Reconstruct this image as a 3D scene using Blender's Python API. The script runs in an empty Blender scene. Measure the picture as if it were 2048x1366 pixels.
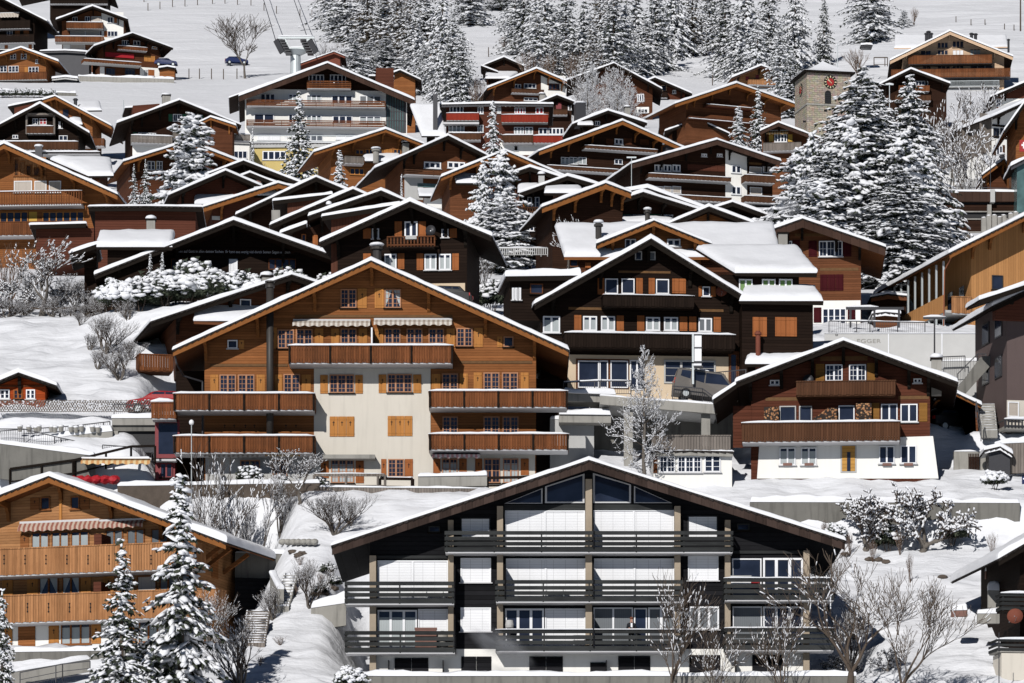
import bpy, bmesh, math, random
from mathutils import Vector, noise, Matrix, Quaternion
R = math.radians
scene = bpy.context.scene
F = 9000.0; HY = 2200.0      # focal length and horizon row, in pixels of the 2048 wide photograph
# ---------------------------------------------------------------- camera
cam_d = bpy.data.cameras.new('camera'); cam = bpy.data.objects.new('camera', cam_d)
scene.collection.objects.link(cam); scene.camera = cam
cam.location = (0, 0, 0); cam.rotation_euler = (R(90), 0, 0)
cam_d.sensor_width = 36; cam_d.lens = F / 2048 * 36; cam_d.shift_y = (HY - 683) / 2048
cam_d.clip_start = 1; cam_d.clip_end = 5000
# ---------------------------------------------------------------- light
SUN_EL, SUN_AZ = 28.0, 19.0
w = bpy.data.worlds.new('World'); scene.world = w; w.use_nodes = True
nt = w.node_tree; bg = nt.nodes['Background']
sky = nt.nodes.new('ShaderNodeTexSky'); sky.sky_type = 'NISHITA'; sky.sun_disc = False
sky.sun_elevation = R(SUN_EL); sky.sun_rotation = R(180 + SUN_AZ); sky.altitude = 3000; sky.air_density = .4; sky.dust_density = 0.0; sky.ozone_density = 1.5
nt.links.new(sky.outputs[0], bg.inputs[0]); bg.inputs[1].default_value = 0.06
sd = bpy.data.lights.new('sun', 'SUN'); so = bpy.data.objects.new('sun', sd); scene.collection.objects.link(so)
sd.energy = 5.0; sd.angle = R(0.5); sd.color = (1.0, 0.965, 0.925)
dv = Vector((math.sin(R(SUN_AZ)) * math.cos(R(SUN_EL)), math.cos(R(SUN_AZ)) * math.cos(R(SUN_EL)), -math.sin(R(SUN_EL))))
so.rotation_euler = dv.to_track_quat('-Z', 'Y').to_euler()
vs = scene.view_settings; vs.view_transform = 'Standard'; vs.look = 'None'; vs.exposure = -0.36; vs.gamma = 1
scene.cycles.max_bounces = 5; scene.cycles.diffuse_bounces = 1; scene.cycles.glossy_bounces = 2
# ---------------------------------------------------------------- helpers
C = scene.collection
def tag(o, label=None, cat=None, group=None, kind=None):
    if label: o['label'] = label
    if cat: o['category'] = cat
    if group: o['group'] = group
    if kind: o['kind'] = kind
    return o
def empty(name, loc, rz=0):
    o = bpy.data.objects.new(name, None); C.objects.link(o)
    o.location = loc; o.rotation_euler = (0, 0, rz); o.empty_display_size = .5
    return o
def kids(o): return [c for c in CH.get(o.as_pointer(), [])]
CH = {}
def copy_tree(o, parent=None):
    c = o.copy(); C.objects.link(c); c.parent = parent
    if parent: CH.setdefault(parent.as_pointer(), []).append(c)
    for k in CH.get(o.as_pointer(), []): copy_tree(k, c)
    return c
ICO = None
def ico():
    global ICO
    if ICO is None:
        ICO = {}
        for s in (1, 2):
            b = bmesh.new(); bmesh.ops.create_icosphere(b, subdivisions=s, radius=1)
            ICO[s] = ([v.co.copy() for v in b.verts], [[v.index for v in f.verts] for f in b.faces]); b.free()
    return ICO
class MB:
    def __init__(s): s.v = []; s.f = []
    def add(s, vs, fs):
        n = len(s.v); s.v += [tuple(a) for a in vs]; s.f += [[i + n for i in f] for f in fs]; return s
    def box(s, x0, x1, y0, y1, z0, z1):
        return s.add([(x0,y0,z0),(x1,y0,z0),(x1,y1,z0),(x0,y1,z0),(x0,y0,z1),(x1,y0,z1),(x1,y1,z1),(x0,y1,z1)],
                     [(0,3,2,1),(4,5,6,7),(0,1,5,4),(1,2,6,5),(2,3,7,6),(3,0,4,7)])
    def prism(s, poly, y0, y1):          # polygon in x,z extruded along y
        n = len(poly)
        return s.add([(x, y0, z) for x, z in poly] + [(x, y1, z) for x, z in poly],
                     [list(range(n)), list(range(2*n-1, n-1, -1))] + [(i, i+n, (i+1) % n + n, (i+1) % n) for i in range(n)])
    def prismx(s, poly, x0, x1):         # polygon in y,z extruded along x
        n = len(poly)
        return s.add([(x0, y, z) for y, z in poly] + [(x1, y, z) for y, z in poly],
                     [list(range(n)), list(range(2*n-1, n-1, -1))] + [(i, i+n, (i+1) % n + n, (i+1) % n) for i in range(n)])
    def prismz(s, poly, z0, z1):
        n = len(poly)
        return s.add([(x, y, z0) for x, y in poly] + [(x, y, z1) for x, y in poly],
                     [list(range(n)), list(range(2*n-1, n-1, -1))] + [(i, i+n, (i+1) % n + n, (i+1) % n) for i in range(n)])
    def tube(s, p0, p1, r0, r1=None, n=6, cap=True):
        p0 = Vector(p0); p1 = Vector(p1); r1 = r0 if r1 is None else r1
        d = (p1 - p0)
        if d.length < 1e-6: return s
        d.normalize(); a = d.orthogonal().normalized(); b = d.cross(a)
        vs = []
        for p, r in ((p0, r0), (p1, r1)):
            for i in range(n):
                t = 2*math.pi*i/n; vs.append(p + a*(math.cos(t)*r) + b*(math.sin(t)*r))
        fs = [(i, (i+1) % n, (i+1) % n + n, i+n) for i in range(n)]
        if cap: fs += [list(range(n-1, -1, -1)), list(range(n, 2*n))]
        return s.add(vs, fs)
    def path(s, pts, r, n=6):
        for a, b in zip(pts[:-1], pts[1:]): s.tube(a, b, r, r, n)
        return s
    def bar(s, p0, p1, w, h):            # rectangular bar between two points, h vertical
        p0 = Vector(p0); p1 = Vector(p1); d = (p1-p0).normalized()
        sd_ = Vector((-d.y, d.x, 0))
        if sd_.length < 1e-4: sd_ = Vector((1,0,0))
        sd_.normalize(); up = sd_.cross(d); up = -up if up.z < 0 else up
        vs = []
        for p in (p0, p1):
            for a, b in ((-1,-1),(1,-1),(1,1),(-1,1)): vs.append(p + sd_*(a*w/2) + up*(b*h/2))
        return s.add(vs, [(0,1,2,3),(7,6,5,4),(0,4,5,1),(1,5,6,2),(2,6,7,3),(3,7,4,0)])
    def blob(s, c, rx, ry, rz, sub=1, jit=.15, rnd=random):
        V, Fc = ico()[sub]
        return s.add([(c[0]+v.x*rx*(1+rnd.uniform(-jit,jit)), c[1]+v.y*ry*(1+rnd.uniform(-jit,jit)), c[2]+v.z*rz*(1+rnd.uniform(-jit,jit))) for v in V], Fc)
    def lathe(s, prof, c=(0,0,0), n=16):  # (r,z) profile
        vs = []; fs = []
        for r, z in prof:
            for i in range(n):
                t = 2*math.pi*i/n; vs.append((c[0]+r*math.cos(t), c[1]+r*math.sin(t), c[2]+z))
        for j in range(len(prof)-1):
            for i in range(n): fs.append((j*n+i, j*n+(i+1) % n, (j+1)*n+(i+1) % n, (j+1)*n+i))
        fs.append(list(range(n-1,-1,-1))); fs.append(list(range((len(prof)-1)*n, len(prof)*n)))
        return s.add(vs, fs)
    def build(s, name, m, parent=None, smooth=False, fix=True, loc=None):
        me = bpy.data.meshes.new(name); me.from_pydata(s.v, [], s.f)
        if fix and len(s.f) < 40000:
            b = bmesh.new(); b.from_mesh(me); bmesh.ops.recalc_face_normals(b, faces=b.faces); b.to_mesh(me); b.free()
        if smooth: me.polygons.foreach_set('use_smooth', [True]*len(me.polygons))
        me.materials.append(M(m) if isinstance(m, str) else m)
        o = bpy.data.objects.new(name, me); C.objects.link(o)
        if loc is not None: o.location = loc
        if parent is not None:
            o.parent = parent; CH.setdefault(parent.as_pointer(), []).append(o)
        return o
def pt(px, py, Y): return Vector(((px-1024)*Y/F, Y, (HY-py)*Y/F))
# ---------------------------------------------------------------- materials
class NT:
    def __init__(s, name):
        s.m = bpy.data.materials.new(name); s.m.use_nodes = True; s.t = s.m.node_tree
        s.b = s.t.nodes['Principled BSDF']
    def n(s, typ, **kw):
        x = s.t.nodes.new('ShaderNode'+typ)
        for k, v in kw.items():
            if k.startswith('i_'):
                k = k[2:]; k = int(k) if k.isdigit() else k.replace('_', ' ')
                if isinstance(v, bpy.types.NodeSocket): s.t.links.new(v, x.inputs[k])
                else: x.inputs[k].default_value = v
            else: setattr(x, k, v)
        return x
    def math(s, op, a, b=0.0, c=0.0):
        x = s.t.nodes.new('ShaderNodeMath'); x.operation = op
        for i, v in enumerate((a, b, c)):
            if isinstance(v, bpy.types.NodeSocket): s.t.links.new(v, x.inputs[i])
            else: x.inputs[i].default_value = v
        return x.outputs[0]
    def mix(s, fac, a, b, mode='MIX'):
        x = s.t.nodes.new('ShaderNodeMix'); x.data_type = 'RGBA'; x.blend_type = mode
        for k, v in ((0, fac), (6, a), (7, b)):
            if isinstance(v, bpy.types.NodeSocket): s.t.links.new(v, x.inputs[k])
            else: x.inputs[k].default_value = v if k == 0 else (*v[:3], 1)
        return x.outputs[2]
    def set(s, k, v):
        if isinstance(v, bpy.types.NodeSocket): s.t.links.new(v, s.b.inputs[k])
        else: s.b.inputs[k].default_value = v
    def bump(s, h, st=.5, dist=.05):
        x = s.n('Bump', i_Strength=st, i_Distance=dist, i_Height=h); s.set('Normal', x.outputs[0])
    def noise(s, vec, sc, det=3, rough=.55):
        return s.n('TexNoise', i_Vector=vec, i_Scale=sc, i_Detail=det, i_Roughness=rough).outputs[0]
    def ramp(s, x, lo, hi):   # remap 0..1 around
        return s.n('MapRange', i_0=x, i_1=lo, i_2=hi, i_3=0.0, i_4=1.0).outputs[0]
def lum(c, k): return tuple(min(1, x*k) for x in c)
def m_wood(name, col, orient='h', pw=.17, rough=.6, var=.35, gap=.09, weather=.35, wcol=None):
    adj = lambda c: c if c[2] > .68*c[0] or c[0] > .6 else ((c[0]*.84, c[1]*.75, c[2]*.66) if c[0] > .1 else (c[0]*.58, c[1]*.54, c[2]*.5))   # oiled larch and spruce: little blue
    col = adj(col); wcol = adj(wcol) if wcol else None
    t = NT(name); oc = t.n('TexCoord').outputs['Object']
    sp = t.n('SeparateXYZ', i_0=oc)
    if orient == 'h': v = sp.outputs[2]
    else: v = t.math('ADD', sp.outputs[0], sp.outputs[1])
    p = t.math('DIVIDE', v, pw); fr = t.math('FRACT', p); fl = t.math('FLOOR', p)
    wn = t.n('TexWhiteNoise', noise_dimensions='1D'); t.t.links.new(fl, wn.inputs['W'])
    sc = (1.2, 1.2, 14) if orient == 'h' else (14, 14, 1.2)
    mp = t.n('Mapping', i_Vector=oc, i_Scale=sc).outputs[0]
    g = t.noise(mp, 1.6, 4); big = t.noise(oc, .45, 4, .6)
    k = t.math('ADD', t.math('MULTIPLY', wn.outputs[0], var), t.math('MULTIPLY', g, var*1.6))
    k = t.math('ADD', k, 1 - var*1.3)
    c = t.mix(1.0, col, t.n('CombineColor', i_0=k, i_1=k, i_2=k).outputs[0], 'MULTIPLY')
    c = t.mix(t.math('MULTIPLY', t.ramp(big, .42, .7), weather), c, wcol or lum(col, .45))
    line = t.math('LESS_THAN', fr, gap)
    c = t.mix(t.math('MULTIPLY', line, .65), c, lum(col, .15))
    t.set('Base Color', c); t.set('Roughness', .75); t.set('Specular IOR Level', .05)
    t.bump(t.math('SUBTRACT', t.math('MULTIPLY', g, .3), line), .6, .02)
    return t.m
def m_plain(name, col, rough=.7, var=.18, sc=.8, bump=.15, metal=0, spec=.3, streak=0):
    t = NT(name); oc = t.n('TexCoord').outputs['Object']
    a = t.noise(oc, sc, 5, .6); b = t.noise(oc, sc*9, 3)
    k = t.math('ADD', t.math('MULTIPLY', a, var*2), 1 - var)
    c = t.mix(1.0, col, t.n('CombineColor', i_0=k, i_1=k, i_2=k).outputs[0], 'MULTIPLY')
    if streak:
        s_ = t.noise(t.n('Mapping', i_Vector=oc, i_Scale=(2.5, 2.5, .25)).outputs[0], 1.3, 4)
        c = t.mix(t.math('MULTIPLY', t.ramp(s_, .5, .75), streak), c, lum(col, .35))
    t.set('Base Color', c); t.set('Roughness', rough); t.set('Metallic', metal); t.set('Specular IOR Level', spec)
    if bump: t.bump(b, bump, .03)
    return t.m
def m_snow(name, fine=1.0, col=(.80,.815,.85)):
    t = NT(name); oc = t.n('TexCoord').outputs['Object']
    geo = t.n('NewGeometry').outputs['Position']
    a = t.noise(geo, .9, 5, .55); b = t.noise(geo, 5, 3)
    d_ = t.n('TexVoronoi', i_Vector=geo, i_Scale=.9); d_.feature = 'SMOOTH_F1'
    h = t.math('ADD', t.math('ADD', a, t.math('MULTIPLY', b, .12)), t.math('MULTIPLY', d_.outputs['Distance'], .34*(fine > 1.2)))
    if fine > 1.2: h = t.math('ADD', h, t.math('MULTIPLY', t.noise(t.n('Mapping', i_Vector=geo, i_Scale=(.09, .5, .5)).outputs[0], 1.0, 4, .6), 2.6))
    t.set('Base Color', t.mix(t.ramp(a, .3, .7), lum(col, .96), col)); t.set('Roughness', .65); t.set('Specular IOR Level', .25)
    t.bump(h, .35*fine, .18)
    return t.m
def m_glass(name, col=(.012,.016,.028), rough=.08):
    t = NT(name); oc = t.n('TexCoord').outputs['Object']
    a = t.noise(oc, .7, 2)
    t.set('Base Color', t.mix(t.ramp(a, .3, .7), col, lum(col, 2.2))); t.set('Roughness', rough); t.set('Specular IOR Level', .5)
    t.bump(a, .03, .05)
    return t.m
def m_blind(name, col=(.78,.79,.82), p=.16, horiz=True):
    t = NT(name); oc = t.n('TexCoord').outputs['Object']; sp = t.n('SeparateXYZ', i_0=oc)
    v = sp.outputs[2] if horiz else sp.outputs[0]
    fr = t.math('FRACT', t.math('DIVIDE', v, p)); line = t.math('LESS_THAN', fr, .14)
    if horiz: line = t.math('MAXIMUM', line, t.math('MULTIPLY', t.math('LESS_THAN', t.math('FRACT', t.math('DIVIDE', sp.outputs[0], .66)), .035), 1.4))
    a = t.noise(oc, .6, 3)
    c = t.mix(t.ramp(a, .2, .8), lum(col, .90), col)
    t.set('Base Color', t.mix(t.math('MULTIPLY', line, .4), c, lum(col, .4))); t.set('Roughness', .5)
    t.bump(fr, .4, .02)
    return t.m
def m_stripe(name, c1, c2, p=.22):
    t = NT(name); oc = t.n('TexCoord').outputs['Object']; sp = t.n('SeparateXYZ', i_0=oc)
    fr = t.math('FRACT', t.math('DIVIDE', sp.outputs[0], p)); a = t.noise(oc, 2, 3)
    c = t.mix(t.math('LESS_THAN', fr, .5), c1, c2)
    t.set('Base Color', t.mix(t.math('MULTIPLY', a, .3), c, lum(c2, .6))); t.set('Roughness', .8)
    return t.m
def m_stone(name, col, sc=1.6):
    t = NT(name); oc = t.n('TexCoord').outputs['Object']
    sp = t.n('SeparateXYZ', i_0=oc)
    cb = t.n('CombineXYZ', i_0=t.math('ADD', sp.outputs[0], sp.outputs[1]), i_1=t.math('ADD', sp.outputs[2], t.math('MULTIPLY', t.noise(oc, .8, 2), .5)), i_2=0.0).outputs[0]
    br = t.n('TexBrick', i_Vector=cb, i_Scale=1.0, i_Color1=(*lum(col, 1.15), 1), i_Color2=(*lum(col, .8), 1), i_Mortar=(*lum(col, .55), 1))
    br.inputs['Brick Width'].default_value = .75; br.inputs['Row Height'].default_value = .3; br.inputs['Mortar Size'].default_value = .035
    br.inputs['Bias'].default_value = -.1
    a = t.noise(oc, 1.1, 5, .65); vo = t.n('TexVoronoi', i_Vector=oc, i_Scale=2.3).outputs['Color']
    c = t.mix(.12, br.outputs[0], t.mix(1.0, vo, lum(col, 1.6), 'MULTIPLY'))
    c = t.mix(t.math('MULTIPLY', t.ramp(a, .5, .8), .4), c, lum(col, .6))
    t.set('Base Color', c); t.set('Roughness', .9); t.bump(t.math('ADD', a, br.outputs[1]), .6, .08)
    return t.m
def m_needle(name, c1=(.028,.038,.025), c2=(.065,.075,.05)):
    t = NT(name); geo = t.n('NewGeometry').outputs['Position']
    a = t.noise(geo, 2.2, 3)
    t.set('Base Color', t.mix(t.ramp(a, .35, .65), c1, c2)); t.set('Roughness', .75); t.set('Specular IOR Level', .2)
    return t.m
def m_logs(name):
    t = NT(name); oc = t.n('TexCoord').outputs['Object']
    vo = t.n('TexVoronoi', i_Vector=t.n('Mapping', i_Vector=oc, i_Scale=(1,.02,1)).outputs[0], i_Scale=7.0)
    d = vo.outputs['Distance']
    c = t.mix(t.ramp(d, .25, .55), t.mix(t.n('SeparateColor', i_0=vo.outputs['Color']).outputs[0], (.36,.15,.06), (.52,.29,.14)), (.02,.012,.008))
    t.set('Base Color', c); t.set('Roughness', .85); t.bump(t.math('SUBTRACT', 0.0, d), .8, .05)
    return t.m
MD = {
 'or':  lambda n: m_wood(n, (.31,.137,.056), 'h', .17, var=.42, weather=.45, wcol=(.20,.078,.03)),
 'orv': lambda n: m_wood(n, (.20,.082,.038), 'v', .16, var=.5, weather=.6, wcol=(.10,.05,.03), gap=.12),
 'orl': lambda n: m_wood(n, (.45,.25,.125), 'h', .17, var=.42, weather=.4, wcol=(.26,.11,.04)),
 'orlv':lambda n: m_wood(n, (.45,.245,.125), 'v', .17, var=.45, weather=.4, wcol=(.25,.11,.045), gap=.1),
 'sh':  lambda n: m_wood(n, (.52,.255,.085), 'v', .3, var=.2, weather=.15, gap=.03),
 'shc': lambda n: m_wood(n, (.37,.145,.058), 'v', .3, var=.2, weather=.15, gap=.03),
 'wfr': lambda n: m_plain(n, (.40,.19,.10), .6, .1),
 'br':  lambda n: m_wood(n, (.11,.047,.027), 'h', .18),
 'brv': lambda n: m_wood(n, (.11,.058,.036), 'v', .17, gap=.13),
 'brl': lambda n: m_wood(n, (.17,.075,.04), 'h', .18),
 'mar': lambda n: m_wood(n, (.12,.046,.031), 'h', .2, var=.3),
 'rb':  lambda n: m_wood(n, (.125,.05,.036), 'h', .2, var=.2, weather=.2),
 'rbv': lambda n: m_wood(n, (.12,.055,.04), 'v', .2, var=.2, weather=.2),
 'dk':  lambda n: m_wood(n, (.028,.018,.014), 'h', .2),
 'dkv': lambda n: m_wood(n, (.03,.021,.017), 'v', .18, gap=.12),
 'dkr': lambda n: m_wood(n, (.055,.028,.019), 'h', .2),
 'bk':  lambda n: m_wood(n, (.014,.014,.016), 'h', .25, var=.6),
 'bkb': lambda n: m_wood(n, (.036,.038,.038), 'h', .6, var=.5, weather=.7, wcol=(.016,.017,.018), gap=.0),
 'gyw': lambda n: m_wood(n, (.20,.175,.155), 'v', .18, gap=.14, weather=.4),
 'yel': lambda n: m_wood(n, (.55,.33,.10), 'h', .25, var=.15, weather=.1),
 'pine':lambda n: m_wood(n, (.50,.28,.125), 'v', .2, var=.22, weather=.2, wcol=(.34,.15,.05), gap=.05),
 'pal': lambda n: m_wood(n, (.61,.43,.29), 'h', .25, var=.2, weather=.1),
 'redv':lambda n: m_wood(n, (.30,.045,.030), 'v', .17, var=.2, weather=.1),
 'redw':lambda n: m_wood(n, (.36,.07,.02), 'h', .17, var=.25),
 'wine':lambda n: m_wood(n, (.085,.014,.02), 'v', .3, var=.15, gap=.04),
 'red': lambda n: m_plain(n, (.36,.012,.02), .6, .1),
 'redp':lambda n: m_plain(n, (.20,.03,.035), .5, .1),
 'grn': lambda n: m_plain(n, (.018,.10,.055), .6, .1),
 'yl':  lambda n: m_plain(n, (.55,.33,.05), .6, .1),
 'cr':  lambda n: m_plain(n, (.60,.56,.49), .85, .09, .35, .15, streak=.16),
 'bei': lambda n: m_plain(n, (.60,.48,.34), .85, .08),
 'wh':  lambda n: m_plain(n, (.80,.79,.75), .85, .06, .4, streak=.08),
 'whi': lambda n: m_plain(n, (.80,.81,.83), .6, .04),
 'ylp': lambda n: m_plain(n, (.56,.44,.17), .85, .08, streak=.1),
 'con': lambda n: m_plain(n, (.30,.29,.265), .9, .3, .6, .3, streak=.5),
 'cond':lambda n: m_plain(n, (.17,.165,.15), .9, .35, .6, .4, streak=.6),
 'conl':lambda n: m_plain(n, (.44,.44,.43), .9, .15, .6, .2, streak=.15),
 'pil': lambda n: m_plain(n, (.34,.28,.21), .9, .12, 5, .2),
 'slab':lambda n: m_plain(n, (.52,.52,.53), .8, .08),
 'til': lambda n: m_wood(n, (.036,.031,.029), 'v', .3, var=.5, gap=.2),
 'fb':  lambda n: m_wood(n, (.10,.062,.050), 'v', .7, var=.3, gap=.03),
 'cop': lambda n: m_wood(n, (.085,.062,.056), 'v', .6, var=.7, gap=.03),
 'fbo': lambda n: m_plain(n, (.22,.085,.025), .7, .3, 2, spec=.08),
 'fbd': lambda n: m_plain(n, (.013,.010,.008), .8, .3, 2, spec=.05),
 'so':  lambda n: m_wood(n, (.24,.10,.042), 'v', .15, var=.25),
 'sod': lambda n: m_wood(n, (.035,.02,.014), 'v', .15, var=.25),
 'cut': lambda n: m_plain(n, (.012,.01,.01), .9, .1),
 'snow':lambda n: m_snow(n),
 'snowg':lambda n: m_snow(n, 1.6),
 'snowt':lambda n: m_snow(n, .5, (.82,.835,.87)),
 'gl':  lambda n: m_glass(n),
 'glb': lambda n: m_glass(n, (.04,.06,.08), .15),
 'glt': lambda n: m_glass(n, (.05,.09,.09), .2),
 'cu':  lambda n: m_blind(n, (.36,.40,.41), .09, False),
 'cug': lambda n: m_blind(n, (.14,.26,.07), .09, False),
 'cud': lambda n: m_blind(n, (.11,.125,.14), .12, False),
 'bl':  lambda n: m_blind(n, (.86,.87,.89), .15),
 'blb': lambda n: m_blind(n, (.50,.44,.38), .09),
 'aw':  lambda n: m_stripe(n, (.62,.58,.52), (.36,.30,.25), .3),
 'awr': lambda n: m_stripe(n, (.50,.40,.32), (.27,.10,.07), .3),
 'awy': lambda n: m_stripe(n, (.7,.55,.3), (.55,.28,.1), .35),
 'awp': lambda n: m_stripe(n, (.75,.7,.68), (.6,.3,.3), .3),
 'met': lambda n: m_plain(n, (.35,.36,.38), .4, .1, metal=.6),
 'metd':lambda n: m_plain(n, (.045,.045,.05), .45, .2, metal=.3),
 'pip': lambda n: m_plain(n, (.04,.036,.033), .5, .2),
 'cpr': lambda n: m_plain(n, (.30,.11,.06), .4, .2, metal=.5),
 'gal': lambda n: m_plain(n, (.50,.54,.55), .5, .1, metal=.3),
 'ban': lambda n: m_plain(n, (.50,.50,.49), .8, .12, .8, .4),
 'log': m_logs,
 'bark':lambda n: m_plain(n, (.085,.065,.05), .95, .4, 3, .6),
 'barkg':lambda n: m_plain(n, (.13,.115,.10), .95, .4, 3, .6),
 'twig':lambda n: m_plain(n, (.06,.045,.035), .95, .3, 3, .3),
 'twb': lambda n: m_plain(n, (.13,.085,.06), .95, .3, 3, .3),
 'nee': lambda n: m_needle(n),
 'needk':lambda n: m_needle(n, (.018,.024,.017), (.045,.052,.035)),
 'neeb':lambda n: m_needle(n, (.05,.05,.035), (.11,.085,.06)),
 'stone':lambda n: m_stone(n, (.36,.305,.24)),
 'rock':lambda n: m_plain(n, (.10,.08,.065), .95, .5, 2, .8),
 'brick':lambda n: m_plain(n, (.20,.11,.09), .9, .3, 2, .4),
 'blk': lambda n: m_plain(n, (.012,.012,.013), .5, .1),
 'gold':lambda n: m_plain(n, (.62,.55,.35), .5, .1),
 'clr': lambda n: m_plain(n, (.32,.02,.02), .6, .1),
 'rubber':lambda n: m_plain(n, (.015,.015,.016), .7, .1),
 'carr':lambda n: m_plain(n, (.32,.012,.015), .25, .05, spec=.6),
 'carb':lambda n: m_plain(n, (.015,.025,.09), .25, .05, spec=.6),
 'cars':lambda n: m_plain(n, (.17,.155,.14), .35, .05, metal=.5),
 'lred':lambda n: m_plain(n, (.5,.01,.01), .3, .05),
 'skin':lambda n: m_plain(n, (.45,.25,.18), .6, .08),
 'coat':lambda n: m_plain(n, (.012,.013,.017), .8, .2),
 'hair':lambda n: m_plain(n, (.16,.06,.035), .8, .2),
 'rust':lambda n: m_plain(n, (.17,.05,.03), .8, .2),
 'purp':lambda n: m_plain(n, (.10,.072,.068), .75, .08, streak=.1),
 'bin': lambda n: m_plain(n, (.015,.03,.028), .4, .1),
}
MC = {}
def M(k):
    if k not in MC:
        MC[k] = MD[k](k)
    return MC[k]
# ---------------------------------------------------------------- ground
PROF = [(-60,-2),(0,-3),(60,-22),(120,-20),(170,-5),(200,5),(235,17.5),(250,23.7),(262,28.5),(278,37),(285,39.5),(292,44.5),(300,49.5),(310,54),(330,57.8),(345,61),(400,74),(450,86),(560,111),(630,129),(700,150),(820,186),(1000,243),(1300,350),(1800,520)]
def prof(y):
    for (a, za), (b, zb) in zip(PROF[:-1], PROF[1:]):
        if y <= b: 
            t = (y-a)/(b-a); return za + (zb-za)*t
    return PROF[-1][1]
PADS = []   # (x0,x1,y0,y1,z0,z1,fx,fyfront,fyback)
def pad(px0, px1, Yr, y0, y1, py0, py1=None, Y1r=None, f=3., ff=None, fb=None):
    z0 = (HY-py0-3)*y0/F; z1 = (HY-(py0 if py1 is None else py1))*y1/F      # a bank seen edge-on from across the valley
    PADS.append(((px0-1024)*Yr/F, (px1-1024)*Yr/F, y0, y1, z0, z1, f, f if ff is None else ff, f if fb is None else fb))
pad(-300, 300, 290, 288.5, 314, 838, 645, f=5, ff=1.0, fb=6)       # left snow slope with the shed
pad(-300, 345, 284, 283.9, 287.4, 893, 868, 287.4, f=2, ff=.8, fb=1.0)     # ledges below it
pad(-300, 345, 281, 276, 282.8, 960, f=3, ff=5, fb=.8)
pad(-200, 430, 268, 258, 283, 1302, f=5, ff=8, fb=1.5)                     # lower left chalet
pad(340, 1120, 285, 281.6, 300, 985, f=3, ff=1.6, fb=3)                    # big chalet
pad(730, 1690, 250, 246, 268, 1366, f=3, ff=6, fb=4)                     # black chalet
pad(1470, 2150, 276, 275.75, 287, 1006, 935, 287, f=2, ff=.3, fb=3)      # terrace of brown chalet
pad(1480, 2200, 266, 258, 275.0, 1262, 1090, f=2, ff=1, fb=.2)
pad(1120, 1640, 294, 292.5, 312, 800, f=2, ff=.7, fb=3)                 # cafe chalet
pad(1160, 1480, 285, 283, 291.6, 955, 905, f=2, ff=2, fb=.6)
pad(1640, 2200, 310, 300, 322.2, 775, 752, f=3, ff=5, fb=.6)               # below the banner fence
pad(1560, 2200, 335, 322.6, 352, 668, 645, 352, f=3, ff=.5, fb=6)
pad(1900, 2200, 300, 290, 310, 862, 800, 310, f=2, ff=2, fb=2)
pad(290, 720, 315, 313, 330, 618, 600, f=7, ff=3, fb=5)                    # hedge bank before the motto chalet
pad(-100, 190, 322, 318, 345, 640, 600, f=6, ff=2, fb=8)
def ss(t): t = max(0., min(1., t)); return t*t*(3-2*t)
def tz(x, y, fine=True):
    z = prof(y)
    for x0, x1, y0, y1, z0, z1, fx, ff, fb in PADS:
        if y < y0-ff or y > y1+fb or x < x0-fx or x > x1+fx: continue
        wx = min(ss((x-x0+fx)/fx), ss((x1+fx-x)/fx)); wy = min(ss((y-y0+ff)/ff), ss((y1+fb-y)/fb))
        t = max(0, min(1, (y-y0)/(y1-y0))); zz = z0+(z1-z0)*t
        z += (zz-z)*wx*wy
    if fine:
        z += .5*noise.noise(Vector((x*.06, y*.05, 3.1))) * (1 if y > 300 else .5) + .16*noise.noise(Vector((x*.35, y*.3, .3)))
        if y < 345: z += .36*noise.noise(Vector((x*.45, y*.9, 5.3))) + .20*noise.noise(Vector((x*.95, y*1.5, 8.1)))
        if 251 < y < 263 and 23.5 < x < 26.5: z += .11*math.sin(y*4.4)*ss((1.5-abs(x-25))/.8)      # snowed-in garden steps
        if y > 820: z += .45*noise.noise(Vector((x*.05, y*.22, 2.2)))*(1+ss((x-20)/40))
        if y > 640: z += 2.2*noise.noise(Vector((x*.012, y*.014, 1.7)))
    return z
def gp(px, py, y0=225, y1=1250):
    y = y0; prev = None
    while y < y1:
        p = pt(px, py, y); d = p.z - tz(p.x, p.y)
        if d <= 0:
            if prev is None: return p
            a, b = y-prev, y
            for _ in range(8):
                m = (a+b)/2; q = pt(px, py, m)
                if q.z - tz(q.x, q.y) <= 0: b = m
                else: a = m
            return pt(px, py, b)
        prev = .5; y += .5
    return pt(px, py, y1)
def steps(lims):
    out = []
    for a, b, s in lims:
        n = max(1, int(round((b-a)/s)))
        out += [a+(b-a)*i/n for i in range(n)]
    return out + [lims[-1][1]]
def ground():
    xs = steps([(-420,-110,20),(-110,-55,2.5),(-55,55,.55),(55,110,2.5),(110,420,20)])
    ys = steps([(-60,180,12),(180,238,2),(238,345,.42),(345,430,1.2),(430,700,2.5),(700,1020,2.0),(1020,1800,25)])
    nx = len(xs); v = []; f = []
    for y in ys:
        for x in xs: v.append((x, y, tz(x, y)))
    for j in range(len(ys)-1):
        for i in range(nx-1): a = j*nx+i; f.append((a, a+1, a+nx+1, a+nx))
    mb = MB(); mb.v = v; mb.f = f
    o = mb.build('snowy_ground', 'snowg', smooth=True, fix=False)
    tag(o, kind='structure')
ground()
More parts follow.
